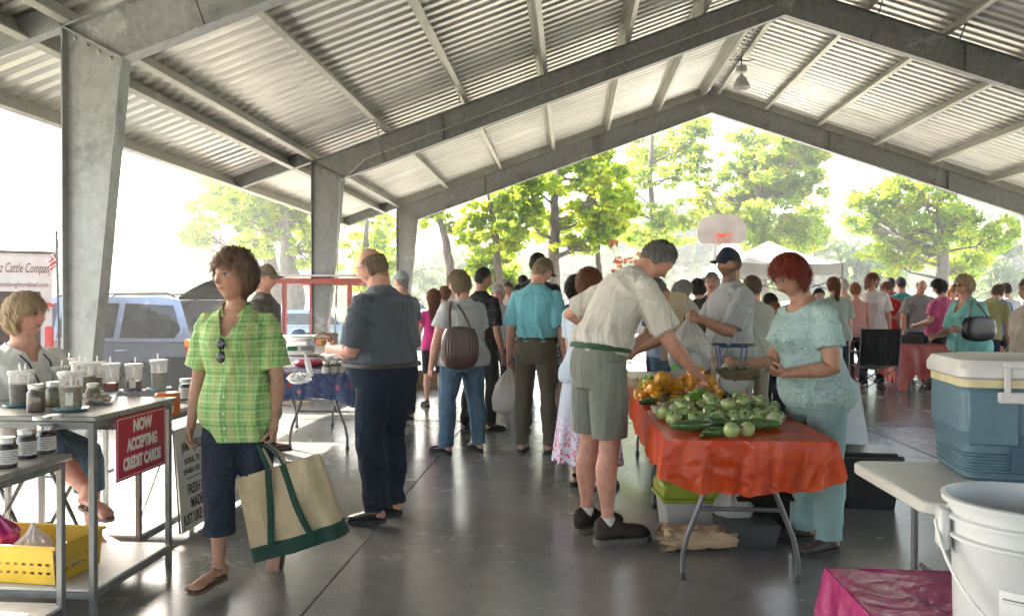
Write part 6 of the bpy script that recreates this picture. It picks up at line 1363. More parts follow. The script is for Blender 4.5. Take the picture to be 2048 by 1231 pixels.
def drape(name, x0, x1, y0, y1, z, drops, mt, label, wr=.012, rag=.03, seed=1, n=40, top_wr=.0015, group=None, cat='tablecloth', cd=.06):
    """cloth over a table: drops = (near, right, far, left)."""
    r = np.random.default_rng(seed); b = MB(); x0 -= .012; x1 += .012; y0 -= .012; y1 += .012; nx, ny = n, max(n, int(n*(y1-y0)/(x1-x0)))
    V = []; 
    for j_ in range(ny+1):
        for i in range(nx+1):
            x = x0+(x1-x0)*i/nx; y = y0+(y1-y0)*j_/ny; V.append((x, y, z+.004+top_wr*(math.sin(x*31+y*9)+math.sin(y*23-x*13)+math.sin(x*60+y*47))))
    b.add(V, [(j_*(nx+1)+i, j_*(nx+1)+i+1, (j_+1)*(nx+1)+i+1, (j_+1)*(nx+1)+i) for j_ in range(ny) for i in range(nx)])
    # perimeter, counter-clockwise from near-left
    per = [(x0+(x1-x0)*i/nx, y0, 0, (0, -1)) for i in range(nx)]+[(x1, y0+(y1-y0)*i/ny, 1, (1, 0)) for i in range(ny)]+[(x1-(x1-x0)*i/nx, y1, 2, (0, 1)) for i in range(nx)]+[(x0, y1-(y1-y0)*i/ny, 3, (-1, 0)) for i in range(ny)]
    N_ = len(per); ss = 0; rows = []; S_ = []
    for i in range(N_): S_.append(ss); a = per[i]; c = per[(i+1) % N_]; ss += math.hypot(c[0]-a[0], c[1]-a[1])
    ph = r.random(6)*6.28
    for k_ in range(11):
        t = k_/10; row = []
        for i, (x, y, sd_, nn) in enumerate(per):
            s_ = S_[i]; d0 = drops[sd_]
            # blend drops round corners
            dist = min([abs(s_-S_[c]) for c in (0, nx, nx+ny, 2*nx+ny)]+[abs(ss-s_)]); 
            q = math.exp(-(dist/.10)**2); d_ = d0*(1+rag*math.sin(s_*9+ph[0])+rag*.8*math.sin(s_*23+ph[1])+rag*.5*math.sin(s_*61+ph[2]))+q*cd
            fw_ = (math.sin(s_*26+ph[3]+2*math.sin(s_*7))+.6*math.sin(s_*47+ph[4])+.5*math.sin(s_*90+ph[5]+t*3))*wr*t**.7; out = .006+fw_+.02*t*(1-t)+q*.035*t
            nx_, ny_ = nn; cxm, cym = (x0+x1)/2, (y0+y1)/2
            if q > .05: dx, dy = x-cxm, y-cym; L_ = math.hypot(dx/(x1-x0), dy/(y1-y0))*1.0; dv = np.array((math.copysign(.7, dx), math.copysign(.7, dy))); nn2 = np.array(nn)*(1-q)+dv*q; nx_, ny_ = nn2
            row.append((x+nx_*out, y+ny_*out, z+.004-d_*t))
        rows.append(row)
    b.loft(rows, cap=False); 
    o = b.build(name, mt, ang=60); tag(o, label, cat, group); return o
# blue flowered cloth table behind the plaid woman
m, t, bs_ = newmat('blue_floral_cloth'); v = t.coord(); vo = t.new('ShaderNodeTexVoronoi'); vo.inputs['Scale'].default_value = 7.5; t.link(v, vo.inputs['Vector']); n2 = t.noise(v, 28, 4, .7)
c = t.ramp(n2, [(.35, (.012, .02, .07)), (.55, (.03, .05, .14)), (.68, (.10, .14, .22))]); fl = t.ramp(t.math('ADD', vo.outputs['Distance'], t.math('MULTIPLY', n2, .25)), [(.27, (1, 1, 1)), (.34, (0, 0, 0))])
fc = t.ramp(vo.outputs['Color'], [(.3, (.35, .03, .03)), (.5, (.35, .25, .16)), (.7, (.30, .05, .10))]); t.link(t.mix(fl, c, fc), bs_.inputs['Base Color']); bs_.inputs['Roughness'].default_value = .8; folds(t, bs_, (1, 1, .3), 8, .5)
folding_table(-2.78, -2.02, 7.08, 8.85, 'folding table under a blue flowered cloth')
drape('tablecloth', -2.78, -2.02, 7.08, 8.85, .742, (.24, .24, .24, .24), m, 'navy blue tablecloth with red flowers beside the bald man', wr=.010, seed=3)
k = 0
for px, py, lb in [(652, 748, 'first'), (668, 747, 'second'), (684, 746, 'third'), (658, 738, 'fourth'), (675, 737, 'fifth'), (692, 736, 'sixth')]:
    jar(px, py, .75, .115, .036, 'green' if k % 2 else 'brown', 'unlabelled silver-lidded jar in the cluster on the blue flowered cloth', lab=True, grp='silver-lidded jars on the blue cloth'); k += 1
for p_ in [c_ for c_ in SC.objects if c_.get('group') == 'silver-lidded jars on the blue cloth']: p_['label'] = 'silver-lidded jar in the cluster on the blue flowered cloth'
# items: bottle, cloth, scale, box
def bottle(loc, h, r, mt, label, tilt=0.):
    b = MB(); b.lathe([(.001, 0), (r, 0), (r, h*.6), (r*.45, h*.75), (r*.4, h*.9), (r*.5, h*.92), (r*.5, h), (.001, h)], n=18, rt=rot((0, 1, 0), tilt)); o = b.build('bottle', mt); o.location = loc; tag(o, label, 'bottle'); return o
bottle(G(622, 752, .75), .22, .026, milkp, 'clear plastic bottle tilted on the blue flowered cloth', -.25)
sack('produce_bag', G(598, 756, .78), (.11, .08, .05), clearmat('clear_film', alpha=.4, rough=.2, milk=.3, bmp=.8, bs=16), 'clear bag of produce lying at the near end of the blue cloth', 'bag', 11, knot=False)
sack('red_bundle', G(618, 726, .79), (.17, .09, .045), mat('crimson_film', (.42, .02, .06), .4), 'crimson bundle lying behind the clear bag', 'bundle', 12, knot=False, amp=.1)
ds = thing('digital_scale', G(607, 726, .76), R(4), 'white digital produce scale with a green display', 'scale')
b = MB(); b.box((0, 0, .045), (.36, .30, .07), b=.012); b.box((0, -.12, .155), (.30, .05, .085), rot((1, 0, 0), -.25), b=.012); b.build('housing', wht, ds)
b = MB(); b.box((0, .02, .10), (.38, .30, .014), b=.005); b.build('pan', lidm, ds)
b = MB(); b.box((-.075, -.150, .165), (.10, .006, .045), rot((1, 0, 0), -.25)); b.build('display', mat('green_lcd', (.02, .14, .06), .2), ds); b = MB(); b.box((.075, -.150, .165), (.12, .006, .05), rot((1, 0, 0), -.25)); b.build('keypad', mat('grey_keys', (.16, .18, .18), .4), ds)
card = mat('cardboard', (.28, .19, .12), .85, var=.15, vs=5)
def cbox(loc, d_, rz, label, mt=card, group=None):
    o = thing('cardboard_box', loc, rz, label, 'box', group); w_, l_, h_ = d_; b = MB(); t_ = .006
    for s_ in (-1, 1): b.box((0, s_*(l_/2), h_/2), (w_, t_, h_)); b.box((s_*w_/2, 0, h_/2), (t_, l_, h_))
    b.box((0, 0, t_/2), (w_, l_, t_)); b.build('carton', mt, o, smooth=False)
    for s_ in (-1, 1): b = MB(); b.box((0, s_*(l_/2+.04), h_+.004), (w_, .11, .004), rot((1, 0, 0), s_*-.5)); b.build('flap', mt, o, smooth=False)
    return o
cbox(G(635, 690, .76), (.52, .36, .15), .05, 'brown cardboard box behind the digital scale')
b = MB(); b.ell((0, 0, .05), (.10, .08, .07), None, 18, 12); q = b.build('cap_of_blue_cloth', cloth('blue_cap_cloth', (.06, .11, .22))); q.location = G(596, 672, .93); tag(q, 'blue cloth cap on the cardboard box behind the scale', 'cap')
b = MB(); b.tube([(-.12, 0, 0), (-.10, 0, .08), (0, 0, .12), (.10, 0, .08), (.12, 0, 0)], .008, 8); 
o = thing('wicker_basket', G(645, 684, .90), .2, 'small basket with a dark hoop handle on the cardboard box', 'basket'); b.build('hoop', _M['black_plastic'], o); b = MB(); b.lathe([(.001, -.02), (.10, -.02), (.125, .03), (.12, .03), (.095, -.012), (.001, -.012)], n=26); b.build('bowl', mat('dark_wicker', (.09, .05, .03), .8, bmp=.8, bs=60), o)
for i in range(5):
    b = MB(); b.ell((0, 0, 0), (.03, .03, .028), None, 12, 8); q = b.build('ripe_tomato', mat('tomato_red', (.5, .03, .01), .3) if i % 2 else mat('apricot', (.6, .30, .04), .4)); g0 = G(645, 684, .93); q.location = (g0.x+random.uniform(-.06, .06), g0.y+random.uniform(-.05, .05), g0.z+.005); tag(q, 'small red or orange fruit in the hoop-handled basket', 'fruit', 'fruit in the hoop-handled basket')
# vendor counter under those things
folding_table(-3.7, -2.95, 8.3, 10.2, 'bare folding table behind the plaid woman, carrying the vendor clutter')
b = MB(); pts = []
for a in np.linspace(0, 19, 90): pts.append((.22*math.cos(a)*(1+.12*math.sin(a*.7)), .13*math.sin(a)*(1+.1*math.sin(a*1.3)), .012+a*.0012))
b.tube(pts, .006, 6); q = b.build('cord_coil', mat('straw_cord', (.45, .36, .20), .7)); q.location = G(590, 808); tag(q, 'loose coil of straw coloured cord on the sunny floor', 'cord')
# ================================================================ bags carried in the crowd
def carrier(name, hand, h, w, d_, mt, label, seed, cat='bag', tilt=0.):
    b = MB()
    def fn(V):
        z = V[:, 2]; P = V.copy(); prof = np.interp(z, [-1, -.8, -.3, .2, .6, .85, 1], [.2, .85, 1, .82, .48, .20, .10]); nr_ = np.maximum(np.sqrt(V[:, 0]**2+V[:, 1]**2), 1e-6)
        a = np.arctan2(V[:, 1], V[:, 0]); wr_ = 1+.10*np.sin(a*9+3*z+seed)*sstep(-.6, .6, z)+.10*wav(V, seed, (3, 3, 2), 7)
        P[:, 0] = V[:, 0]/nr_*prof*w/2*wr_*(nr_ > 1e-3); P[:, 1] = V[:, 1]/nr_*prof*d_/2*wr_*(nr_ > 1e-3); P[:, 2] = -h/2+z*h/2; P[:, 0] += tilt*(P[:, 2]); return P
    b.ell((0, 0, 0), 1, nu=44, nv=30, fn=fn); o = thing(name, hand, 0, label, cat); b.build('bag_film', mt, o)
    b = MB()
    for s_ in (-1, 1): b.tube([(s_*.02, 0, -.04), (s_*.03, s_*.005, .0), (s_*.012, 0, .035), (0, 0, .04)], .006, 8, flat=.4)
    b.build('handle', mt, o); return o
I = PE['teal']; carrier('carrier_bag', I['palm']('L'), .46, .30, .20, clearmat('white_carrier', alpha=.3, rough=.3, milk=.85, milkcol=(.55, .54, .52), bmp=.7, bs=14), 'translucent white carrier bag held in the left hand of the man in teal', 2, tilt=.12)
carrier('carrier_bag', I['palm']('R'), .44, .22, .18, clearmat('tan_carrier', alpha=.3, rough=.3, milk=.9, milkcol=(.42, .27, .20), bmp=.7, bs=14), 'tan carrier bag held in the right hand of the man in teal', 5)
b = MB(); b.ell((0, 0, -.36), (.12, .08, .09), None, 18, 12, fn=lambda V: V*np.array((.12, .08, .09))*(1+.2*wav(V, 3, (3, 3, 3), 6))[:, None]); q = b.build('bagged_produce', fill['brown']); q.location = I['palm']('R'); tag(q, 'dark produce inside the tan carrier bag', 'produce')
# produce bag held up by the bearded man
I = PE['bearded']; hp2 = I['palm']('L')
carrier('produce_bag', hp2, .46, .36, .26, clearmat('thin_film', alpha=.4, rough=.18, milk=.5, milkcol=(.85, .84, .82), bmp=.9, bs=16), 'clear plastic bag of dark greens held up by the bearded man', 7)
def leafpile(name, loc, d_, mt, n, label, cat, size=.05, seed=3):
    mb = MB(); r_ = np.random.default_rng(seed)
    for _ in range(n):
        p_ = r_.normal(size=3); p_ /= np.linalg.norm(p_); p_ = p_*np.array(d_)*r_.random()**.4; X, Y_, Z_ = basis(r_.normal(size=3)+np.array((0, 0, .5)))
        s_ = size*r_.uniform(.6, 1.3); mb.add([p_-X*s_*.5, p_+Y_*s_*.25+Z_*s_*.1, p_+X*s_*.5, p_-Y_*s_*.25], [(0, 1, 2, 3)])
    o = mb.build(name, mt, smooth=False); o.location = loc; return tag(o, label, cat, kind='stuff')
leafpile('greens', (hp2.x, hp2.y, hp2.z-.33), (.14, .10, .10), mat('dark_greens', (.02, .055, .02), .5, var=.5, vs=20), 500, 'dark leafy greens inside the held up bag', 'greens')
# purses
def purse(I, side, label, mt, w=.34, h=.30, d_=.13, t=.30, fwd=.02, pleat=0, name='shoulder_bag', at=None, rz=None):
    S_, tw_ = I['S'], I['tw']; g = 1 if side == 'R' else -1; c = I['W'](S_(t, g*(tw_(t)+.07), fwd)) if at is None else Vector(at); rz = I['root'].rotation_euler[2]+math.pi/2 if rz is None else rz; o = thing(name, c, rz, label, 'bag')
    b = MB()
    def fn(V):
        P = V*np.array((w/2, d_/2, h/2)); a = V[:, 0]; z = V[:, 2]; P[:, 0] = np.sign(a)*np.abs(a)**.6*w/2*(1-.30*sstep(-.2, 1, z))*np.clip(1.25-np.abs(z)**4*.6, .3, 1); P[:, 2] = np.sign(z)*np.abs(z)**.7*h/2; P[:, 2] = np.where(z > .55, h/2*.55+(P[:, 2]-h/2*.55)*.35, P[:, 2]); P[:, 1] *= 1+.10*wav(V, 4, (4, 4, 4), 6)+pleat*np.sin(a*34)*sstep(.7, -.2, np.abs(z+.1)); return P
    b.ell((0, 0, 0), 1, nu=72, nv=30, fn=fn); b.build('pouch', mt, o)
    sh = I['W'](S_(.90, g*tw_(.9)*.62, 0)); L_ = Matrix.Rotation(-rz, 3, 'Z')
    top_ = L_ @ (Vector(sh)-c); top_ = np.array(top_)+np.array((0, 0, .055)); b = MB()
    e0, e1 = np.array((-w*.26, 0, h*.34)), np.array((w*.26, 0, h*.34)); b.tube([e0, e0*.5+top_*.5+np.array((-.02, -.02, 0)), top_+np.array((-.02, -.01, -.01)), top_+np.array((.02, .01, -.01)), e1*.5+top_*.5+np.array((.02, .02, 0)), e1], .012, 8, flat=.4)
    b.build('strap', mt, o); return o
purse(PE['purse'], 'L', 'pleated brown leather shoulder bag on the woman in pale grey', mat('plum_leather', (.075, .035, .028), .35, var=.25, bmp=.3), w=.33, h=.44, d_=.17, pleat=.08, at=atY(920, 688, 6.60), rz=R(12))
purse(PE['sunglasses'], 'L', 'black handbag hanging from the shoulder of the woman in sunglasses', mat('black_leather', (.012, .012, .012), .22), w=.40, h=.32, d_=.10, at=atY(1957, 653, 8.72), rz=R(8))
purse(PE['patterned'], 'L', 'black bag hanging at the hip of the woman in the black and white top', mat('black_leather', (.012, .012, .012), .22), w=.30, h=.26, t=.18)
# ================================================================ basketball goal, canopy
q = atY(1443, 458, 20.5); o = thing('basketball_goal', (q.x, 20.5, GZ), 0, 'weathered fan-shaped basketball backboard on a steel post', 'basketball goal')
zc = q.z-GZ; b = MB(); W2 = .62; pl_ = [(-W2*.80, -.38), (W2*.80, -.38), (W2, -.24)]+[(W2*math.cos(a)**.8 if math.cos(a) > 0 else -W2*(-math.cos(a))**.8, -.02+.40*math.sin(a)**.8) for a in np.linspace(.02, math.pi-.02, 15)]+[(-W2, -.24)]
b.prism(pl_, (0, 0, zc), (1, 0, 0), (0, 0, 1), .05); b.build('backboard', mat('weathered_backboard', (.36, .31, .27), .6, var=.15, vs=2), o, smooth=False, fix=True)
org = mat('rim_orange', (.55, .06, .02), .5); b = MB(); b.tube([(.225*math.cos(a), -.30+.225*math.sin(a), zc-.16) for a in np.linspace(0, 2*math.pi, 25)], .012, 8); b.box((0, -.05, zc-.17), (.16, .06, .10)); b.build('rim', org, o)
b = MB()
for i in range(10):
    a = i*.628; b.tube([(.22*math.cos(a), -.30+.22*math.sin(a), zc-.17), (.15*math.cos(a+.3), -.30+.15*math.sin(a+.3), zc-.35), (.10*math.cos(a), -.30+.10*math.sin(a), zc-.5)], .005, 4)
b.build('net', org, o)
b = MB(); b.tube([(0, .9, 0), (0, .9, zc-.4), (0, .75, zc-.1), (0, .05, zc+.02)], .055, 12); b.build('post', mat('grey_post', (.35, .34, .32), .5), o)
cvm = cloth('canopy_fabric', (.66, .67, .67), bmp=.3); q = atY(1537, 482, 16.8); o = thing('canopy_tent', (q.x, 16.8+.0, GZ), R(8), 'white peaked canopy tent beyond the pavilion', 'tent'); zp = q.z-GZ; hw = 1.08; ze = zp-.50
b = MB(); nseg = 10; V = []; 
for (ax_, ay_), (bx_, by_) in (((-hw, -hw), (hw, -hw)), ((hw, -hw), (hw, hw)), ((hw, hw), (-hw, hw)), ((-hw, hw), (-hw, -hw))):
    b.sheet(lambda u, v: (((ax_*(1-u)+bx_*u)*(1-v)), ((ay_*(1-u)+by_*u)*(1-v)), ze+(zp-ze)*v**1.35-.05*math.sin(math.pi*u)*(1-v)), nseg, 10)
b.build('roof', cvm, o, ang=50)
b = MB()
for (ax_, ay_), (bx_, by_) in (((-hw, -hw), (hw, -hw)), ((hw, -hw), (hw, hw)), ((hw, hw), (-hw, hw)), ((-hw, hw), (-hw, -hw))):
    b.sheet(lambda u, v: (ax_*(1-u)+bx_*u, ay_*(1-u)+by_*u, ze-.05*math.sin(math.pi*u)-.22*v+.012*math.sin(u*20)), 24, 2)
b.build('valance', cvm, o)
for x in (-hw, hw):
    for y in (-hw, hw): b = MB(); b.box((x*.985, y*.985, (ze-.02)/2), (.035, .035, ze-.02)); b.build('leg', steel, o, smooth=False)
b = MB()
for x0_, x1_ in ((-hw, 0), (0, hw)):
    for y in (-hw*.98,):
        b.beam((x0_, y, ze-.30), (x1_, y, ze-.62), .02, .02); b.beam((x0_, y, ze-.62), (x1_, y, ze-.30), .02, .02)
b.build('truss', steel, o, smooth=False)
# ================================================================ produce tables
def m_film(name, c, hi, tr=.35, rough=.28):
    m, t, b = newmat(name); v = t.coord(); n = t.noise(v, 5, 4, .6, 1.); t.link(t.ramp(n, [(.35, c), (.65, hi)]), b.inputs['Base Color']); b.inputs['Roughness'].default_value = rough; b.inputs['Specular IOR Level'].default_value = .6
    nn = t.new('ShaderNodeTexNoise'); nn.inputs['Scale'].default_value = 4.5; nn.inputs['Detail'].default_value = 5; nn.inputs['Distortion'].default_value = 2.2; t.link(v, nn.inputs['Vector']); bump(t, b, nn.outputs[0], .55, .03)
    tl = t.new('ShaderNodeBsdfTranslucent'); tl.inputs[0].default_value = (*hi, 1); ms = t.new('ShaderNodeMixShader'); ms.inputs[0].default_value = tr; t.link(b.outputs[0], ms.inputs[1]); t.link(tl.outputs[0], ms.inputs[2]); t.link(ms.outputs[0], t.n['Material Output'].inputs[0]); return m
OF = m_film('orange_film', (.62, .045, .006), (.78, .10, .012))
TX0, TX1 = .47, 1.24
folding_table(TX0, TX1, 3.78, 5.58, 'nearer produce table with bent grey legs under orange plastic', group='produce tables')
folding_table(TX0+.05, TX1-.02, 5.66, 7.46, 'farther produce table end to end with the nearer one', group='produce tables')
drape('plastic_tablecloth', TX0, TX1, 3.78, 5.60, .742, (.250, .22, .12, .22), OF, 'orange plastic tablecloth under the green tomatoes', cd=-.05, wr=.011, rag=.035, seed=5, n=46, cat='tablecloth')
drape('plastic_tablecloth', TX0+.05, TX1-.02, 5.68, 7.46, .742, (.1, .2, .2, .26), m_film('peach_film', (.50, .16, .08), (.60, .22, .10)), 'peach plastic tablecloth on the farther produce table', wr=.014, rag=.08, seed=6, n=30)
gt = mat('green_tomato', (.19, .33, .08), .22, var=.2, vs=14, col2=(.38, .46, .17), spec=.8); gt2 = mat('dark_cucumber', (.028, .09, .016), .3, var=.35, vs=22, scale=(1, .25, 1), spec=.6, col2=(.09, .17, .035)); on_ = mat('white_onion', (.50, .50, .30), .35, var=.2, col2=(.30, .40, .12)); ylw = mat('yellow_squash', (.62, .30, .018), .35, var=.15, vs=8); yb2 = mat('golden_pepper', (.66, .28, .010), .22, var=.2, vs=8); grp = mat('lime_pepper', (.16, .34, .03), .25, var=.2); stem = mat('green_stem', (.05, .10, .02), .6)
def shape(name, fn, mt, stemz=None, nu=24, nv=16):
    b = MB(); b.ell((0, 0, 0), 1, nu=nu, nv=nv, fn=fn); me = b.mesh(name, mt); me2 = None
    if stemz: s_ = MB(); s_.tube([(0, 0, stemz-.006), (.002, 0, stemz+.006), (.006, .002, stemz+.014)], [.006, .004, .004], 6); me2 = s_.mesh('stem', stem)
    return me, me2
def tomfn(s_, lob=.05, fl=.82):
    def f(V):
        a = np.arctan2(V[:, 1], V[:, 0]); P = V*.040*s_; P[:, :2] *= (1+lob*np.cos(a*5)*(1-np.abs(V[:, 2])))[:, None]; P[:, 2] *= fl; P[:, 2] -= .010*s_*np.exp(-((V[:, 0]**2+V[:, 1]**2)/.06))*(V[:, 2] > 0); return P
    return f
def cucfn(L_, r_, bend):
    def f(V):
        x = V[:, 0]; P = np.stack([x*L_/2, V[:, 1]*r_, V[:, 2]*r_], 1); q = (np.clip(1-np.abs(x)**5, 0.0, 1))**.3; P[:, 1] *= 1; P[:, 1] += bend*(x**2); P[:, 1:] += 0; return P
    return f
def pepfn(s_, lob=.14, tall=1.05, k=4):
    def f(V):
        a = np.arctan2(V[:, 1], V[:, 0]); P = V*.045*s_; P[:, :2] *= (1+lob*np.cos(a*k))[:, None]*(1-.12*sstep(0, -1, V[:, 2]))[:, None]; P[:, 2] *= tall; P[:, 2] -= .016*s_*np.exp(-((V[:, 0]**2+V[:, 1]**2)/.10))*np.sign(V[:, 2]); return P
    return f
def crookfn(s_):
    def f(V):
        z = V[:, 2]; r_ = np.interp(z, [-1, -.5, 0, .5, 1], [1.25, 1.2, .8, .5, .42]); P = np.stack([V[:, 0]*.032*r_, V[:, 1]*.032*r_, z*.085], 1)*s_; P[:, 0] += .03*s_*np.clip(z, 0, 1)**2; return P
    return f
SH = {k_: v_ for k_, v_ in dict(tom=shape('tomato', tomfn(1), gt, .024), tom2=shape('tomato', tomfn(1.12, .08, .78), gt, .024), cuc=shape('cucumber', cucfn(.20, .026, .012), gt2), zuc=shape('cucumber', cucfn(.17, .030, -.01), gt2), oni=shape('onion', tomfn(.95, .0, .95), on_, .03), pep=shape('pepper', pepfn(1.1), yb2, .04), gpe=shape('pepper', pepfn(1.15), grp, .045), cro=shape('squash', crookfn(1), ylw, .085), sq=shape('squash', tomfn(1.25, .10, .75), ylw, .03)).items()}
KN = dict(tom='tomato', tom2='tomato', cuc='cucumber', zuc='cucumber', oni='onion', pep='pepper', gpe='pepper', cro='squash', sq='squash')
def veg(kind, p, rot_=(0, 0, 0), s_=1., label='', group=None):
    me, st2 = SH[kind]; o = bpy.data.objects.new(KN[kind], me); COL.objects.link(o); o.location = p; o.rotation_euler = rot_; o.scale = (s_,)*3; tag(o, label, KN[kind], group)
    if st2: c = bpy.data.objects.new('stem', st2); COL.objects.link(c); c.parent = o
    return o
rv = random.Random(4); ZT = .746
# green tomatoes in a loose heap
rows_ = [(836, 1350, 1530, 5), (830, 1330, 1552, 8), (822, 1326, 1556, 8), (813, 1336, 1548, 8), (806, 1350, 1536, 7), (800, 1372, 1520, 5)]
pts_ = []
for ri, (py, xa, xb, n) in enumerate(rows_):
    for i in range(n): p = G(xa+(xb-xa)*(i+.5*(ri % 2))/(n-.5)+rv.uniform(-4, 4), py+rv.uniform(-3, 3)+14, ZT); pts_.append((p.x, p.y, ZT+.033))
pts_ += [(sum(c_)/2 if False else (a_[0]+b_[0])/2, (a_[1]+b_[1])/2+.01, ZT+.085) for a_, b_ in [(pts_[6], pts_[14]), (pts_[9], pts_[17]), (pts_[16], pts_[24]), (pts_[18], pts_[26]), (pts_[19], pts_[27]), (pts_[24], pts_[31]), (pts_[26], pts_[33])]]
for p in pts_: veg('tom' if rv.random() < .6 else 'tom2', p, (rv.uniform(-.9, .9), rv.uniform(-.9, .9), rv.random()*6), rv.uniform(.85, 1.08), 'green tomato in the heap on the orange tablecloth', 'green tomatoes in a heap')
for px, py, k_, rz, s_, lb in [(1385, 853, 'cuc', .3, 1.05, 'dark green cucumber lying farthest left in front of the tomatoes'), (1422, 846, 'zuc', .1, .95, 'cucumber tucked behind the leftmost one'), (1430, 862, 'zuc', .2, .72, 'short cucumber beside the small round onion'), (1487, 851, 'cuc', -.2, .95, 'long cucumber behind the two pale onions'), (1515, 849, 'cuc', -.15, 1.0, 'cucumber at the right end of the row'), (1404, 864, 'zuc', 1.2, .35, 'tiny dark gherkin at the front edge of the heap')]:
    p = G(px, py+8, ZT); veg(k_, (p.x, p.y-.02, ZT+.030*s_), (0, 0, rz), s_*1.12, lb)
for px, py, s_, lb in [(1414, 852, .80, 'small pale round onion between cucumbers'), (1463, 868, 1.02, 'pale white onion at the very front of the heap'), (1494, 866, 1.0, 'greenish white onion at the front, right of the other'), (1549, 847, 1.1, 'pale green onion at the right end of the heap')]:
    p = G(px, py+6, ZT); veg('oni', (p.x, p.y, ZT+.034*s_), (rv.uniform(-.5, .5), 1.2*rv.choice((-1, 1)), rv.random()*3), s_, lb)
def pile(kinds, cx_, cy_, rx, ry, n, lay, lab, grp_, zb=ZT, smin=.8, smax=1.1):
    for i in range(n):
        L_ = 0 if i < n*.55 else (1 if i < n*.85 else 2); L_ = min(L_, lay-1); a = rv.random()*6.28; q = rv.random()**.5*(1-.28*L_); k_ = rv.choice(kinds)
        veg(k_, (cx_+rx*q*math.cos(a), cy_+ry*q*math.sin(a), zb+.036+L_*.055), (rv.uniform(-1.3, 1.3), rv.uniform(-1.3, 1.3), rv.random()*6), rv.uniform(smin, smax), lab, grp_)
p = G(1322, 800, ZT); pile(['sq', 'cro', 'pep'], p.x, p.y, .15, .20, 30, 3, 'yellow squash or pepper in the heap beside the cream T-shirt', 'yellow squash and peppers heap')
p = G(1395, 792, ZT); pile(['pep', 'pep', 'sq'], p.x, p.y+.06, .12, .16, 22, 3, 'golden bell pepper in the middle heap below the paper sign', 'golden peppers heap', smin=1., smax=1.3)
p = G(1455, 806, ZT); pile(['cro', 'sq'], p.x, p.y+.04, .13, .14, 16, 2, 'yellow squash in the heap in front of the larger dial', 'yellow squash by the dial')
p = G(1288, 790, ZT); pile(['gpe', 'cro'], p.x+.04, p.y+.06, .06, .12, 6, 2, 'lime or yellow vegetable at the left edge of the produce', 'left edge vegetables')
for px, py, lb in [(1402, 806, 'lime green pepper in front of the golden peppers'), (1388, 816, 'lime green pepper resting against the tomato heap')]: p = G(px, py, ZT); veg('gpe', (p.x, p.y, ZT+.045), (.4, .3, 1), 1.2, lb)
for px, py, rz, lb in [(1318, 806, .3, 'dark cucumber left of the punnet'), (1335, 800, .1, 'cucumber behind the punnet'), (1300, 812, .7, 'cucumber at the left edge of the orange tablecloth')]: p = G(px, py, ZT); veg('cuc', (p.x, p.y, ZT+.03), (0, 0, rz), .9, lb)
# punnet and handled carton
def crate(name, loc, rz, d_, mt, label, cat, handle=False):
    o = thing(name, loc, rz, label, cat); w_, l_, h_ = d_; b = MB(); f_ = lambda k_, z: [(x*k_, y*k_, z) for x, y in ((-w_/2, -l_/2), (w_/2, -l_/2), (w_/2, l_/2), (-w_/2, l_/2))]
    b.loft([f_(.85, 0), f_(1, h_), f_(.95, h_), f_(.80, .006)]); b.build('tray', mt, o, smooth=False)
    if handle: b = MB(); b.tube([(-w_/2, 0, h_*.6), (-w_/2*.9, 0, h_*1.9), (w_/2*.9, 0, h_*1.9), (w_/2, 0, h_*.6)], .004, 6); b.build('handle', _M['black_plastic'], o)
    return o
crate('wooden_punnet', G(1352, 822, ZT), .25, (.20, .12, .055), mat('pale_wood', (.50, .36, .22), .7), 'pale wooden punnet left of the green tomatoes', 'punnet', True)
crate('paper_tray', G(1325, 826, ZT), .25, (.10, .14, .04), paper, 'white paper tray beside the wooden punnet', 'tray')
# price cards
b = MB(); b.box((0, 0, .07), (.19, .002, .14), rot((1, 0, 0), -.9)); q = b.build('paper_sign', paper, smooth=False); q.location = G(1372, 772, .80); q.rotation_euler = (0, 0, .35); tag(q, 'blank side of a white paper sign under the reaching hand', 'paper')
b = MB(); b.box((0, 0, .05), (.05, .002, .03), rot((1, 0, 0), -.6)); q = b.build('green_tag', mat('neon_green', (.10, .60, .05), .6), smooth=False); q.location = G(1349, 748, .86); tag(q, 'small neon green price tag above the white paper', 'tag')
b = MB(); b.box((0, 0, .05), (.13, .003, .12), rot((1, 0, 0), -.3)); q = b.build('red_card', mat('crimson_card', (.35, .02, .06), .6), smooth=False); q.location = G(1393, 765, .78); q.rotation_euler = (0, .3, -.3); tag(q, 'crimson card standing behind the white paper sign', 'card')
for px, py in ((1425, 795), (1410, 775)):
    b = MB(); b.box((0, 0, .045), (.03, .002, .05)); q = b.build('price_tag', paper, smooth=False); q.location = G(px, py, ZT+.03); q.rotation_euler = (0, 0, .2 if px < 1420 else -.3); tag(q, 'small white price tag '+('by the lime peppers' if px > 1420 else 'poking from the golden peppers'), 'tag')
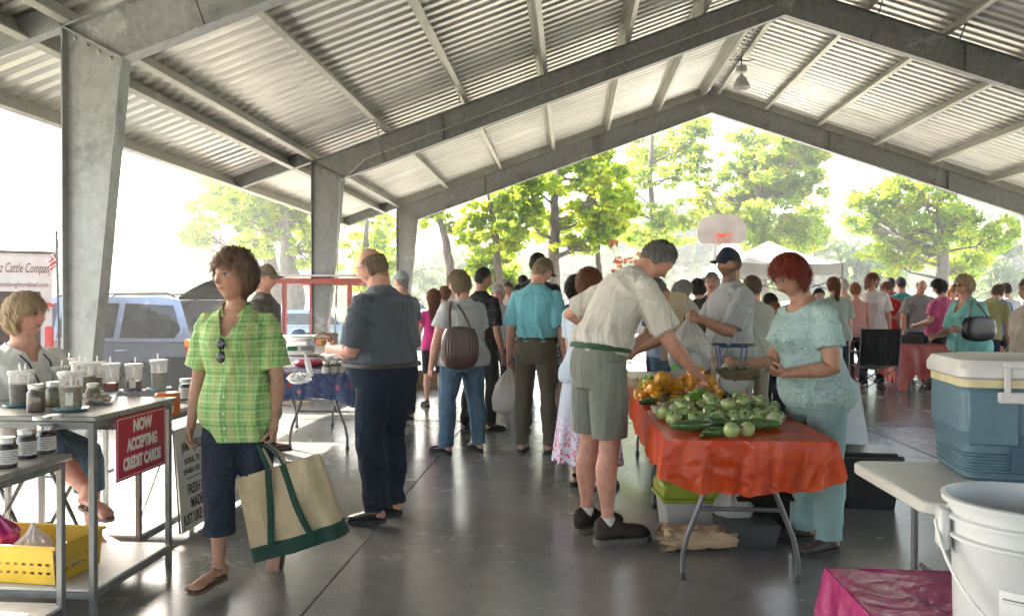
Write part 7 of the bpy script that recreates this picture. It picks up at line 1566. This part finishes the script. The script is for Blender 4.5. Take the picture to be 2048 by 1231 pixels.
# dial scales
def dial_scale(c, r_, label, pan, hub):
    o = thing('dial_scale', (c.x, c.y, 0), R(6), label, 'scale'); z = c.z; b = MB(); rt_ = rot((1, 0, 0), math.pi/2)
    b.lathe([(.001, .0), (r_*1.04, .0), (r_*1.08, -.012), (r_*1.08, -.05), (r_, -.07), (.001, -.07)], (0, 0, z), 36, rt=rt_); b.build('case', mat('scale_grey', (.30, .31, .30), .4, .4), o)
    b = MB(); b.lathe([(.001, .002), (r_*.98, .002)], (0, -.001, z), 36, rt=rt_, cap=False); d_ = b.build('dial', mat('dial_face', (.48, .50, .48), .35, var=.05), o)
    b = MB()
    for i in range(32): a = i*math.pi/16; q0_ = .84 if i % 4 else .74; b.beam((q0_*r_*math.cos(a), -.0045, z+q0_*r_*math.sin(a)), (.93*r_*math.cos(a), -.0045, z+.93*r_*math.sin(a)), .002, .0006, (0, 1, 0))
    b.build('graduation', ink, d_, smooth=False)
    b = MB(); b.beam((0, -.006, z-.02), (-r_*.25, -.006, z+r_*.75), .005, .001, (0, 1, 0)); b.build('pointer', ink, o, smooth=False); b = MB(); b.lathe([(.001, .012), (r_*.16, .010), (r_*.18, .004)], (0, 0, z), 18, rt=rt_, cap=False); b.build('hub', hub, o)
    b = MB(); b.box((0, .04, (ZT+z-r_)/2), (.10, .08, z-r_-ZT), b=.01); b.box((0, .04, ZT+.012), (.22, .20, .022), b=.006); b.build('stand', mat('dark_trim', (.05, .05, .05), .5), o)
    if pan: b = MB(); b.lathe([(.001, 0), (.11, .004), (.14, .035), (.136, .035), (.105, .010), (.001, .006)], (0, .04, z+r_+.03), 28); b.tube([(0, .04, z+r_*.9), (0, .04, z+r_+.03)], .012, 8); b.build('pan', lidm, o)
    return o
c1 = atY(1385, 725, 5.95); dial_scale(Vector((c1.x, 5.95, c1.z)), .079, 'smaller round dial scale with a red hub under the bag of greens', False, rl)
c2 = atY(1470, 756, 5.05); dial_scale(Vector((c2.x, 5.05, c2.z)), .098, 'larger round dial scale in front of the bearded man', False, ink)
# blue wire basket stand
o = thing('blue_wire_stand', (atY(1462, 735, 5.35).x, 5.35, ZT), 0, 'blue wire stand on the table in front of the bearded man', 'stand'); bw = mat('blue_wire', (.02, .06, .22), .4)
b = MB()
for z, s_ in ((.36, 1.), (.22, .8), (.02, 1.)): b.tube([(-.09*s_, -.07, z), (.09*s_, -.07, z), (.09*s_, .07, z), (-.09*s_, .07, z), (-.09*s_, -.07, z)], .005, 6)
for x in (-1, 1):
    for y in (-.07, .07): b.tube([(x*.09, y, .36), (x*.072, y, .22), (x*.09, y, .02)], .005, 6)
b.build('frame', bw, o); b = MB(); b.box((-.02, 0, .08), (.12, .12, .14), b=.01); b.build('bin', mat('blue_bin', (.01, .06, .28), .4), o)
# upright board
q = atY(1342, 716, 6.3); o = thing('cardboard_board', (q.x, 6.3, 0), R(-8), 'tall tan cardboard panel standing on edge behind the produce', 'panel')
b = MB(); b.prism([(-.085, q.z-.02), (.05, q.z-.02), (.125, 1.475), (-.01, 1.49)], (0, 0, 0), (1, 0, 0), (0, 0, 1), .014); b.build('board', mat('tan_board', (.42, .33, .22), .8, var=.06), o, smooth=False, fix=True)
leafpile('herb_greens', G(1315, 700, .86), (.12, .08, .07), mat('bright_greens', (.06, .16, .03), .5, var=.4, vs=20), 300, 'bunch of bright herb greens behind the reaching arm', 'greens', .06, 8)
# colander in the red-haired woman's hand
I = PE['redhair']; hl_ = I['palm']('L'); o = thing('colander', (hl_.x-.17, hl_.y+.02, hl_.z-.01), 0, 'shallow metal pan of okra held by the red-haired woman', 'pan')
b = MB(); b.lathe([(.001, -.045), (.07, -.045), (.105, -.012), (.118, .012), (.121, .014), (.102, -.008), (.068, -.040), (.001, -.040)], n=30, sx=1.15, sy=.9); b.tube([(.14, 0, .012), (.19, -.01, .008), (.24, -.02, .0)], .007, 8); b.build('bowl', mat('dull_metal', (.30, .27, .20), .3, .8), o)
ok = mat('okra_green', (.03, .06, .02), .5, var=.5, vs=20)
for i in range(22):
    a = rv.random()*6.28; q_ = rv.random()**.5*.085; b = MB(); b.tube([(-.035, 0, 0), (0, .004, .002), (.035, .0, 0)], [.007, .008, .002], 6, round_=True); e = b.build('okra_pod', ok); e.location = (o.location.x+q_*math.cos(a)*1.1, o.location.y+q_*math.sin(a)*.85, o.location.z+rv.uniform(-.025, .030)); e.rotation_euler = (rv.uniform(-.4, .4), rv.uniform(-.5, .5), rv.random()*6); tag(e, 'dark green okra pod in the metal pan', 'okra', 'okra pods in the metal pan')
# ---- below the table
o = thing('storage_tote', G(1392, 1066), R(6), 'clear storage tote with a lime green lid under the produce table', 'tote'); o.location.y += .14
b = MB(); f_ = lambda sx_, sy_, z: [(x*sx_, y*sy_, z) for x, y in ((-1, -1), (1, -1), (1, 1), (-1, 1))]
b.loft([f_(.18, .13, 0), f_(.20, .15, .20)]); b.build('bin', clearmat('frosted_bin', alpha=.3, rough=.3, milk=.8, milkcol=(.62, .64, .66)), o, smooth=False)
b = MB(); b.box((0, 0, .25), (.43, .33, .10), b=.02); b.build('lid', mat('lime_lid', (.22, .27, .015), .4, var=.1), o); b = MB(); b.box((0, 0, .20), (.45, .35, .02), b=.006); b.build('rim', mat('lime_lid', (.22, .27, .015)), o)
q = G(1385, 1105); b = MB(); rp = np.random.default_rng(8); rings = []
for i in range(15):
    x = -.20+i*.030; hh = .105*(1-.25*(i/14)); ww = .11*(1-.1*(i/14)); ring_ = []
    for a in np.linspace(0, 2*math.pi, 30, endpoint=False):
        c, s_ = math.cos(a), math.sin(a); k_ = (abs(c)**3.2+abs(s_)**3.2)**(-1/3.2)*(1+.10*rp.normal()*(.35+.65*(i < 3))); ring_.append((x+.014*rp.normal(), ww*k_*c, max(.004, .062+hh*.58*k_*s_*(1+.10*math.sin(i*1.3)))))
    rings.append(ring_)
b.loft(rings, cap=False); b.f.append(tuple(range(14*30, 15*30))); b.m.append(0); o = b.build('paper_bag', mat('kraft_paper', (.42, .29, .18), .75, var=.12, bmp=.8, bs=14), ang=12); o.location = (q.x+.03, q.y+.10, 0); o.rotation_euler = (0, 0, .1); tag(o, 'crumpled kraft paper bag lying open in front of the lime-lidded tote', 'bag')
sack('plastic_bag', (G(1475, 1085).x, G(1475, 1085).y+.12, .17), (.13, .11, .17), white_bag, 'knotted clear plastic bag under the produce table', 'bag', 22)
cbox((1.12, 4.95, 0), (.34, .4, .26), .1, 'crate coloured near black to paint the shade under the produce table', mat('shade_black_crate', (.012, .011, .010), .9, spec=.1))  # near-black colour stands in for the shadow beneath the table
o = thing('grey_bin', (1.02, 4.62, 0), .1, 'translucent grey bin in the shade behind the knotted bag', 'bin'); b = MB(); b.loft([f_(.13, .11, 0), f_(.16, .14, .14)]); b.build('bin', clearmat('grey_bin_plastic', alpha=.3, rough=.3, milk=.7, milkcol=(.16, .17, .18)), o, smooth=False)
cbox((.98, 5.35, 0), (.42, .4, .34), -.1, 'second crate coloured as shade, farther back under the produce table', mat('shade_black_crate', (.012, .011, .010), .9, spec=.1))
# black tub and sandwich board
tb = G(1752, 1022); o = thing('black_tub', (tb.x, tb.y+.2, 0), R(-6), 'black plastic storage tub on the floor behind the white table', 'tub')
b = MB(); b.loft([f_(.15, .15, 0), f_(.19, .19, .34)]); b.build('tub_body', mat('black_tub_plastic', (.018, .018, .018), .35, var=.3), o, smooth=False)
b = MB(); b.box((0, 0, .355), (.41, .41, .035), b=.012); b.box((0, 0, .376), (.34, .34, .02), b=.008); b.build('lid', mat('black_tub_plastic', (.018, .018, .018), .35), o)
q = G(1712, 1000); o = thing('sandwich_board', (q.x-.02, q.y+.5, 0), R(20), 'translucent white sandwich board seen edge-on behind the red-haired woman', 'sign')
wb = clearmat('frosted_panel', alpha=.3, rough=.25, milk=.55, milkcol=(.75, .76, .78))
for s_ in (-1, 1): b = MB(); b.beam((0, s_*.20, 0), (0, s_*.015, .78), .5, .012, (0, 1, 0)); b.build('panel', wb, o, smooth=False)
# ================================================================ near right
WT = folding_table(1.17, 2.95, 2.66, 3.36, 'white folding table carrying the big blue cooler', along='x', wish=False, rnd=.06)
blu = mat('blue_tape', (.02, .22, .50), .4, var=.15); b = MB(); b.box((0, 0, 0), (.115, .004, .034)); q = b.build('blue_sticker', blu, smooth=False); q.location = (1.40, 2.656, .717); tag(q, 'bright blue sticker on the near edge of the white table', 'sticker')
b = MB(); b.box((0, 0, 0), (.20, .10, .001)); q = b.build('blue_film', mat('pale_blue_film', (.10, .22, .36), .3, var=.2), smooth=False); q.location = (1.47, 2.74, .7425); q.rotation_euler = (0, 0, .15); tag(q, 'pale blue film stuck on the white tabletop by the bucket', 'sticker')
# blue cooler
CB = mat('cooler_blue', (.085, .155, .205), .5, var=.10, vs=9, bmp=.25, bs=120); CW = mat('cooler_lid_white', (.56, .54, .53), .4, var=.06); CC = mat('cream_band', (.56, .50, .30), .5)
cl = thing('ice_chest', (1.985, 3.13, .742), R(-9), 'large blue ice chest with a white lid and cream band', 'cooler'); w_, l_ = 1.02, .44; hb_ = .345
def rr_(w, l, z, rad=.05, n=6):
    out = []
    for cx_, cy_, a0 in ((w/2-rad, l/2-rad, 0), (-w/2+rad, l/2-rad, 90), (-w/2+rad, -l/2+rad, 180), (w/2-rad, -l/2+rad, 270)):
        for a in np.linspace(a0, a0+90, n): out.append((cx_+rad*math.cos(R(a)), cy_+rad*math.sin(R(a)), z))
    return out
b = MB(); rings = [rr_(w_-.05, l_-.05, 0), rr_(w_-.03, l_-.03, .012)]
for i in range(8): z = .02+i*.0115; rings += [rr_(w_-.036, l_-.036, z), rr_(w_-.026, l_-.026, z+.004), rr_(w_-.026, l_-.026, z+.008)]
rings += [rr_(w_-.022, l_-.022, .125), rr_(w_-.01, l_-.01, .17), rr_(w_, l_, .18), rr_(w_, l_, hb_-.012), rr_(w_-.012, l_-.012, hb_)]
b.loft(rings); b.build('tub', CB, cl, ang=25)
b = MB(); b.box((-w_/2+.10, -l_/2-.004, .235), (.17, .016, .20), b=.008); b.build('corner_panel', CB, cl)
b = MB(); b.box((.05, -l_/2+.006, .085), (.80, .014, .09)); b.build('recess', mat('cooler_blue_dark', (.035, .085, .13), .6), cl)
b = MB(); b.loft([rr_(w_+.004, l_+.004, hb_+.001), rr_(w_+.004, l_+.004, hb_+.030)]); b.build('band', CC, cl, ang=25)
b = MB(); b.loft([rr_(w_+.01, l_+.01, hb_+.031), rr_(w_+.03, l_+.03, hb_+.040), rr_(w_+.03, l_+.03, hb_+.070), rr_(w_+.0, l_+.0, hb_+.100), rr_(w_-.16, l_-.14, hb_+.112)]); b.build('lid', CW, cl, ang=30)
b = MB()
for x in (-.37, -.13):
    b.box((x, -l_/2-.022, hb_+.015), (.022, .012, .13), b=.004)
b.box((-.25, -l_/2-.022, hb_+.085), (.27, .014, .022), b=.005); b.build('bail_handle', CW, cl)
b = MB(); b.box((-.25, -l_/2-.018, hb_-.032), (.30, .024, .040), b=.005); b.build('handle_bracket', CW, cl)
b = MB()
for x in (-.33, -.25, -.17): b.ell((x, -l_/2-.031, hb_-.032), (.006, .003, .006), None, 10, 6)
b.build('screw', lidm, cl)
b = MB(); b.prism([(-.02, .05), (.03, .05), (.012, .0), (.0, .0)], (-.25, -l_/2-.030, hb_+.03), (1, 0, 0), (0, 0, 1), .01); b.build('latch', mat('grey_latch', (.38, .38, .36), .4), cl)
b = MB(); b.lathe([(.024, 0), (.024, .03), (.018, .034), (.001, .034)], (-.27, -l_/2-.0, .085), 20, rt=rot((1, 0, 0), math.pi/2)); b.build('drain_plug', CW, cl)
# magenta covered table
MF = m_film('magenta_plastic', (.34, .015, .12), (.52, .035, .22), .3, .22)
folding_table(.76, 2.3, 1.15, 2.32, 'low table under magenta plastic at the bottom right', along='x', ztop=.62, wish=False)
drape('plastic_tablecloth', .76, 2.3, 1.15, 2.32, .622, (.2, .2, .14, .14), MF, 'magenta plastic tablecloth creased over the lowest table', wr=.006, rag=.05, seed=9, n=70, top_wr=.0016)
# bucket
bk = thing('plastic_bucket', (.936, 1.673, .626), 0, 'large white plastic bucket with a printed label and wire bail', 'bucket'); BW = mat('bucket_white', (.60, .615, .63), .38, var=.05, vs=3, trans=.12); BWi = BW
# place so the rim sits where the photo shows it
rb0, rt0, hB = .128, .148, .372
b = MB(); b.lathe([(.001, 0), (rb0, 0), (rb0+.002, .008), (rt0-.012, .285), (rt0-.010, .288), (rt0+.0, .290), (rt0-.0, .296), (rt0-.010, .299), (rt0-.008, .325), (rt0+.002, .328), (rt0+.002, .334), (rt0-.007, .338), (rt0-.004, .358), (rt0+.006, .360), (rt0+.008, hB), (rt0-.001, hB+.002), (rt0-.006, .36), (rt0-.014, .33), (rt0-.018, .29), (rb0-.004, .012), (.001, .008)], n=96); b.build('bucket_body', BW, bk, ang=50)
va = math.atan2(-1.673, -.936)         # towards the camera
ea = va-1.30
def cyl(a, r_, z): return (r_*math.cos(a), r_*math.sin(a), z)
for s_ in (0, math.pi):
    b = MB(); a = ea+s_; rz_ = rot((0, 0, 1), a); b.box(cyl(a, rt0+.006, .300), (.022, .05, .085), rz_, b=.006); b.build('bail_ear', BW, bk)
b = MB(); e0 = np.array(cyl(ea, rt0+.02, .315)); e1 = np.array(cyl(ea+math.pi, rt0+.02, .315)); fdir = np.array((math.cos(ea-math.pi/2+math.pi), math.sin(ea-math.pi/2+math.pi), 0)); 
if np.dot(fdir[:2], (math.cos(va), math.sin(va))) < 0: fdir = -fdir
pts = []
for t_ in np.linspace(0, math.pi, 28): pts.append((e0+e1)/2+(e0-e1)/2*math.cos(t_)+fdir*math.sin(t_)*(rt0+.030)+np.array((0, 0, -math.sin(t_)*.19)))
b.tube(pts, .0035, 8); b.build('bail', mat('white_wire', (.62, .62, .60), .35), bk)
b = MB(); lw = .62; la_ = va+.28
def LB(a, z, o_=.0012): r_ = rb0+.002+(rt0-.012-rb0-.002)*(z-.008)/.277; return cyl(la_+a, r_+o_, z)
b.loft([[LB(a, z) for a in np.linspace(-lw, lw, 20)] for z in (.02, .09, .16, .215)], cap=False, closed=False); lbm = b.build('label', mat('bright_label', (.70, .70, .71), .45, var=.03), bk)
def onlabel(body, a_c, z, size, xs=1., bold=.01, align='LEFT', mt_=ink):
    cu = bpy.data.curves.new('t', 'FONT'); cu.body = body; cu.size = size; cu.align_x = align; cu.offset = bold*size; cu.resolution_u = 3
    t_ = bpy.data.objects.new('t', cu); COL.objects.link(t_); me = bpy.data.meshes.new_from_object(t_.evaluated_get(bpy.context.evaluated_depsgraph_get())); bpy.data.objects.remove(t_)
    r0_ = .135
    for v_ in me.vertices: x, y = v_.co.x*xs, v_.co.y; v_.co = Vector(LB(a_c+x/r0_, z+y, .0022))
    me.materials.clear(); me.materials.append(mt_); o_ = bpy.data.objects.new('lettering', me); COL.objects.link(o_); o_.parent = lbm
L0 = -lw+.05
b = MB(); b.loft([[LB(a, z, .002) for a in np.linspace(L0, L0+.38, 12)] for z in (.198, .201)], cap=False, closed=False); b.loft([[LB(a, z, .002) for a in np.linspace(L0, L0+.42, 12)] for z in (.1935, .1943)], cap=False, closed=False)
for i in range(7): b.loft([[LB(a, z, .002) for a in np.linspace(L0+.06, lw-.1, 14)] for z in (.138-i*.0065, .1388-i*.0065+.0012)], cap=False, closed=False)
for i in range(3): b.loft([[LB(a, z, .002) for a in np.linspace(L0+.06, lw-.25, 14)] for z in (.084-i*.0065, .0848-i*.0065+.0012)], cap=False, closed=False)
b.build('print', mat('grey_print', (.16, .16, .17), .7), lbm, smooth=False)
onlabel('OCEAN', L0+.47, .186, .022, bold=.02); onlabel('SPICE CO', L0+.42, .163, .021, bold=.02); onlabel('White But-Po', L0+.13, .146, .0155, bold=.015); onlabel('012156', L0+.06, .045, .020, bold=.01)
b = MB(); b.lathe([(.001, 0), (.006, 0)], (0, 0, 0), 16, cap=False); b.v[-1] = np.array([LB(L0+.09+p_[0]/.135, .151+p_[1], .0022) for p_ in b.v[-1]]); b.build('logo_dot', ink, lbm)
# ================================================================ far right: chairs, tables
bfab = cloth('black_canvas', (.010, .010, .011)); cfr = mat('chair_frame_grey', (.12, .12, .12), .4, .6)
def camp_chair(loc, rz, label, back=.55):
    o = thing('camp_chair', loc, rz, label, 'chair', 'folding chairs of the far right'); w2 = .28
    b = MB(); b.sheet(lambda u, v: (-w2+2*w2*u, .22+.12*v+.05*math.sin(math.pi*u)*(1-v*.4), .46+back*v), 10, 8); b.sheet(lambda u, v: (-w2+2*w2*u, .215+.12*v+.05*math.sin(math.pi*u)*(1-v*.4), .46+back*v), 10, 8); b.build('backrest', bfab, o)
    b = MB(); b.sheet(lambda u, v: (-w2+2*w2*u, -.25+.47*v, .44-.06*math.sin(math.pi*u)*math.sin(math.pi*v)), 10, 8); b.build('seat', bfab, o)
    for s_ in (-1, 1):
        b = MB(); b.tube([(s_*w2, .20, .02), (s_*w2, .24, .46), (s_*w2, .36, .46+back+.02)], .010, 8); b.build('leg', cfr, o); b = MB(); b.tube([(s_*w2, -.25, .02), (s_*w2, -.25, .64)], .010, 8); b.build('leg', cfr, o)
        b = MB(); b.box((s_*w2, -.02, .655), (.05, .52, .025), b=.008); b.build('armrest', bfab, o)
    b = MB(); b.tube([(-w2, .2, .04), (w2, .2, .42)], .008, 6); b.tube([(w2, .2, .04), (-w2, .2, .42)], .008, 6); b.tube([(-w2, -.25, .04), (w2, -.25, .42)], .008, 6); b.tube([(w2, -.25, .04), (-w2, -.25, .42)], .008, 6); b.build('cross_brace', cfr, o); return o
q = G(1752, 790); camp_chair((q.x, q.y+.1, 0), R(176), 'black canvas camp chair seen from behind, right of the red-haired woman')
def fold_chair(loc, rz, label, mt):
    o = thing('folding_chair', loc, rz, label, 'chair', 'folding chairs of the far right')
    for s_ in (-1, 1):
        b = MB(); b.tube([(s_*.22, -.22, .01), (s_*.22, .14, .50), (s_*.21, .24, .88)], .014, 8, flat=.7); b.build('leg', mt, o); b = MB(); b.tube([(s_*.19, .26, .01), (s_*.19, -.16, .46)], .014, 8, flat=.7); b.build('leg', mt, o)
    b = MB(); b.box((0, -.01, .455), (.42, .38, .025), b=.008); b.build('seat', mt, o); b = MB(); b.box((0, .225, .79), (.42, .022, .20), rot((1, 0, 0), -.2), b=.008); b.build('backrest', mt, o)
    b = MB(); b.tube([(-.19, .2, .12), (.19, .2, .12)], .010, 8); b.tube([(-.2, -.15, .11), (.2, -.15, .11)], .010, 8); b.build('stretcher', mt, o); return o
q = G(1838, 778); fold_chair((q.x, q.y, 0), R(120), 'dark wooden folding chair in front of the red-clothed table', mat('dark_wood', (.03, .018, .014), .5))
q = G(1858, 790); 
q = G(1548, 812); fold_chair((q.x, q.y+.2, 0), R(35), 'black metal folding chair with a pale seat between the bearded man and the red-haired woman', mat('black_metal', (.014, .014, .015), .35))
q = G(1530, 800); fold_chair((q.x+.1, q.y+.9, 0), R(10), 'black folding chair farther back, behind the larger dial scale', mat('black_metal', (.014, .014, .015), .35))
q = G(1560, 760); camp_chair((q.x-.1, q.y+.2, 0), R(160), 'black camp chair right behind the bearded man', back=.42)
sack('baby_carrier', (atY(1541, 645, 8.9).x, 8.9, .98), (.20, .22, .12), cloth('beige_pad', (.40, .32, .24)), 'beige padded baby carrier beside the small child', 'carrier', 31, knot=False, amp=.06)
def X(px, Y): return atY(px, 600, Y).x
RFm = m_film('red_film', (.48, .02, .02), (.62, .10, .08), .3)
x0 = X(1782, 12.6); x1 = X(1868, 12.6); folding_table(x0, x0+1.5, 12.3, 13.0, 'folding table with a torn red plastic cover, far right', along='x')
drape('plastic_tablecloth', x0, x0+1.5, 12.3, 13.0, .742, (.55, .4, .3, .5), RFm, 'red and pink plastic cover hanging from the far right table', wr=.02, rag=.12, seed=12, n=30)
x0 = X(1690, 13.2); folding_table(x0-1.2, x0+.65, 13.3, 14.0, 'dark-topped folding table behind the black camp chair', top=mat('dark_top', (.03, .03, .03), .4), along='x')
x0 = X(2012, 9.0); folding_table(x0, x0+1.8, 8.8, 9.5, 'folding table with bright items at the right edge', along='x')
drape('tablecloth', x0, x0+1.8, 8.8, 9.5, .742, (.3, .3, .3, .3), cloth('wood_print_cloth', (.30, .16, .09)), 'brown cloth on the table at the right edge', wr=.01, seed=13, n=24)
c3 = atY(2040, 706, 8.2); folding_table(c3.x-.4, c3.x+1.2, 7.9, 8.6, 'bare table holding a pink-rimmed dial scale at the right edge', along='x', ztop=.66)
ZT_ = ZT; ZT = .66; dial_scale(Vector((c3.x, 8.2, .83)), .15, 'round dial scale with a pinkish rim at the right edge', False, rl); ZT = ZT_
for px, py, c_, lb in [(2020, 652, (.5, .05, .06), 'red fruit punnet on the right edge table'), (2032, 656, (.10, .45, .60), 'turquoise box on the right edge table'), (2012, 660, (.55, .40, .60), 'lilac box on the right edge table')]:
    q = G(px, py+14, .75); crate('punnet', (q.x, 8.95 if q.y > 12 else q.y, .75), .1, (.16, .12, .08), mat('box_'+lb.split()[0], c_, .5), lb, 'punnet')
sack('red_bag', (G(1715, 762).x, G(1715, 762).y+.4, .17), (.24, .18, .19), mat('red_nylon', (.55, .02, .02), .5), 'bright red bag on the floor under the camp chair', 'bag', 41, amp=.12)
sack('red_bag', (G(1805, 768).x, G(1805, 768).y+.3, .18), (.22, .18, .20), mat('red_nylon', (.55, .02, .02), .5), 'bright red bag on the floor left of the wooden folding chair', 'bag', 42, amp=.12)
sack('brown_sack', (G(1872, 770).x, G(1872, 770).y+.3, .22), (.20, .18, .24), card, 'brown paper sack standing right of the wooden folding chair', 'bag', 43, amp=.12)
for i, (px, Y, lb, h) in enumerate([(795, 12.5, 'bottom wooden crate behind the bald man', .0), (800, 12.5, 'top wooden crate behind the bald man', .3), (845, 12.8, 'wooden crate by the woman in pink', 0)]):
    o = thing('wooden_crate', (X(px, Y), Y, h), .1*i, lb, 'crate', 'crates on the far left floor'); b = MB()
    for k_ in range(3):
        for s_ in (-1, 1): b.box((0, s_*.2, .05+k_*.09), (.5, .015, .07)); b.box((s_*.25, 0, .05+k_*.09), (.015, .385, .07))
    b.box((0, 0, .008), (.48, .38, .014)); b.build('slats', mat('crate_wood', (.26, .18, .10), .8, var=.3), o, smooth=False)
folding_table(X(835, 13)-.4, X(835, 13)+.7, 13.2, 13.9, 'small table behind the woman in pink', along='x')
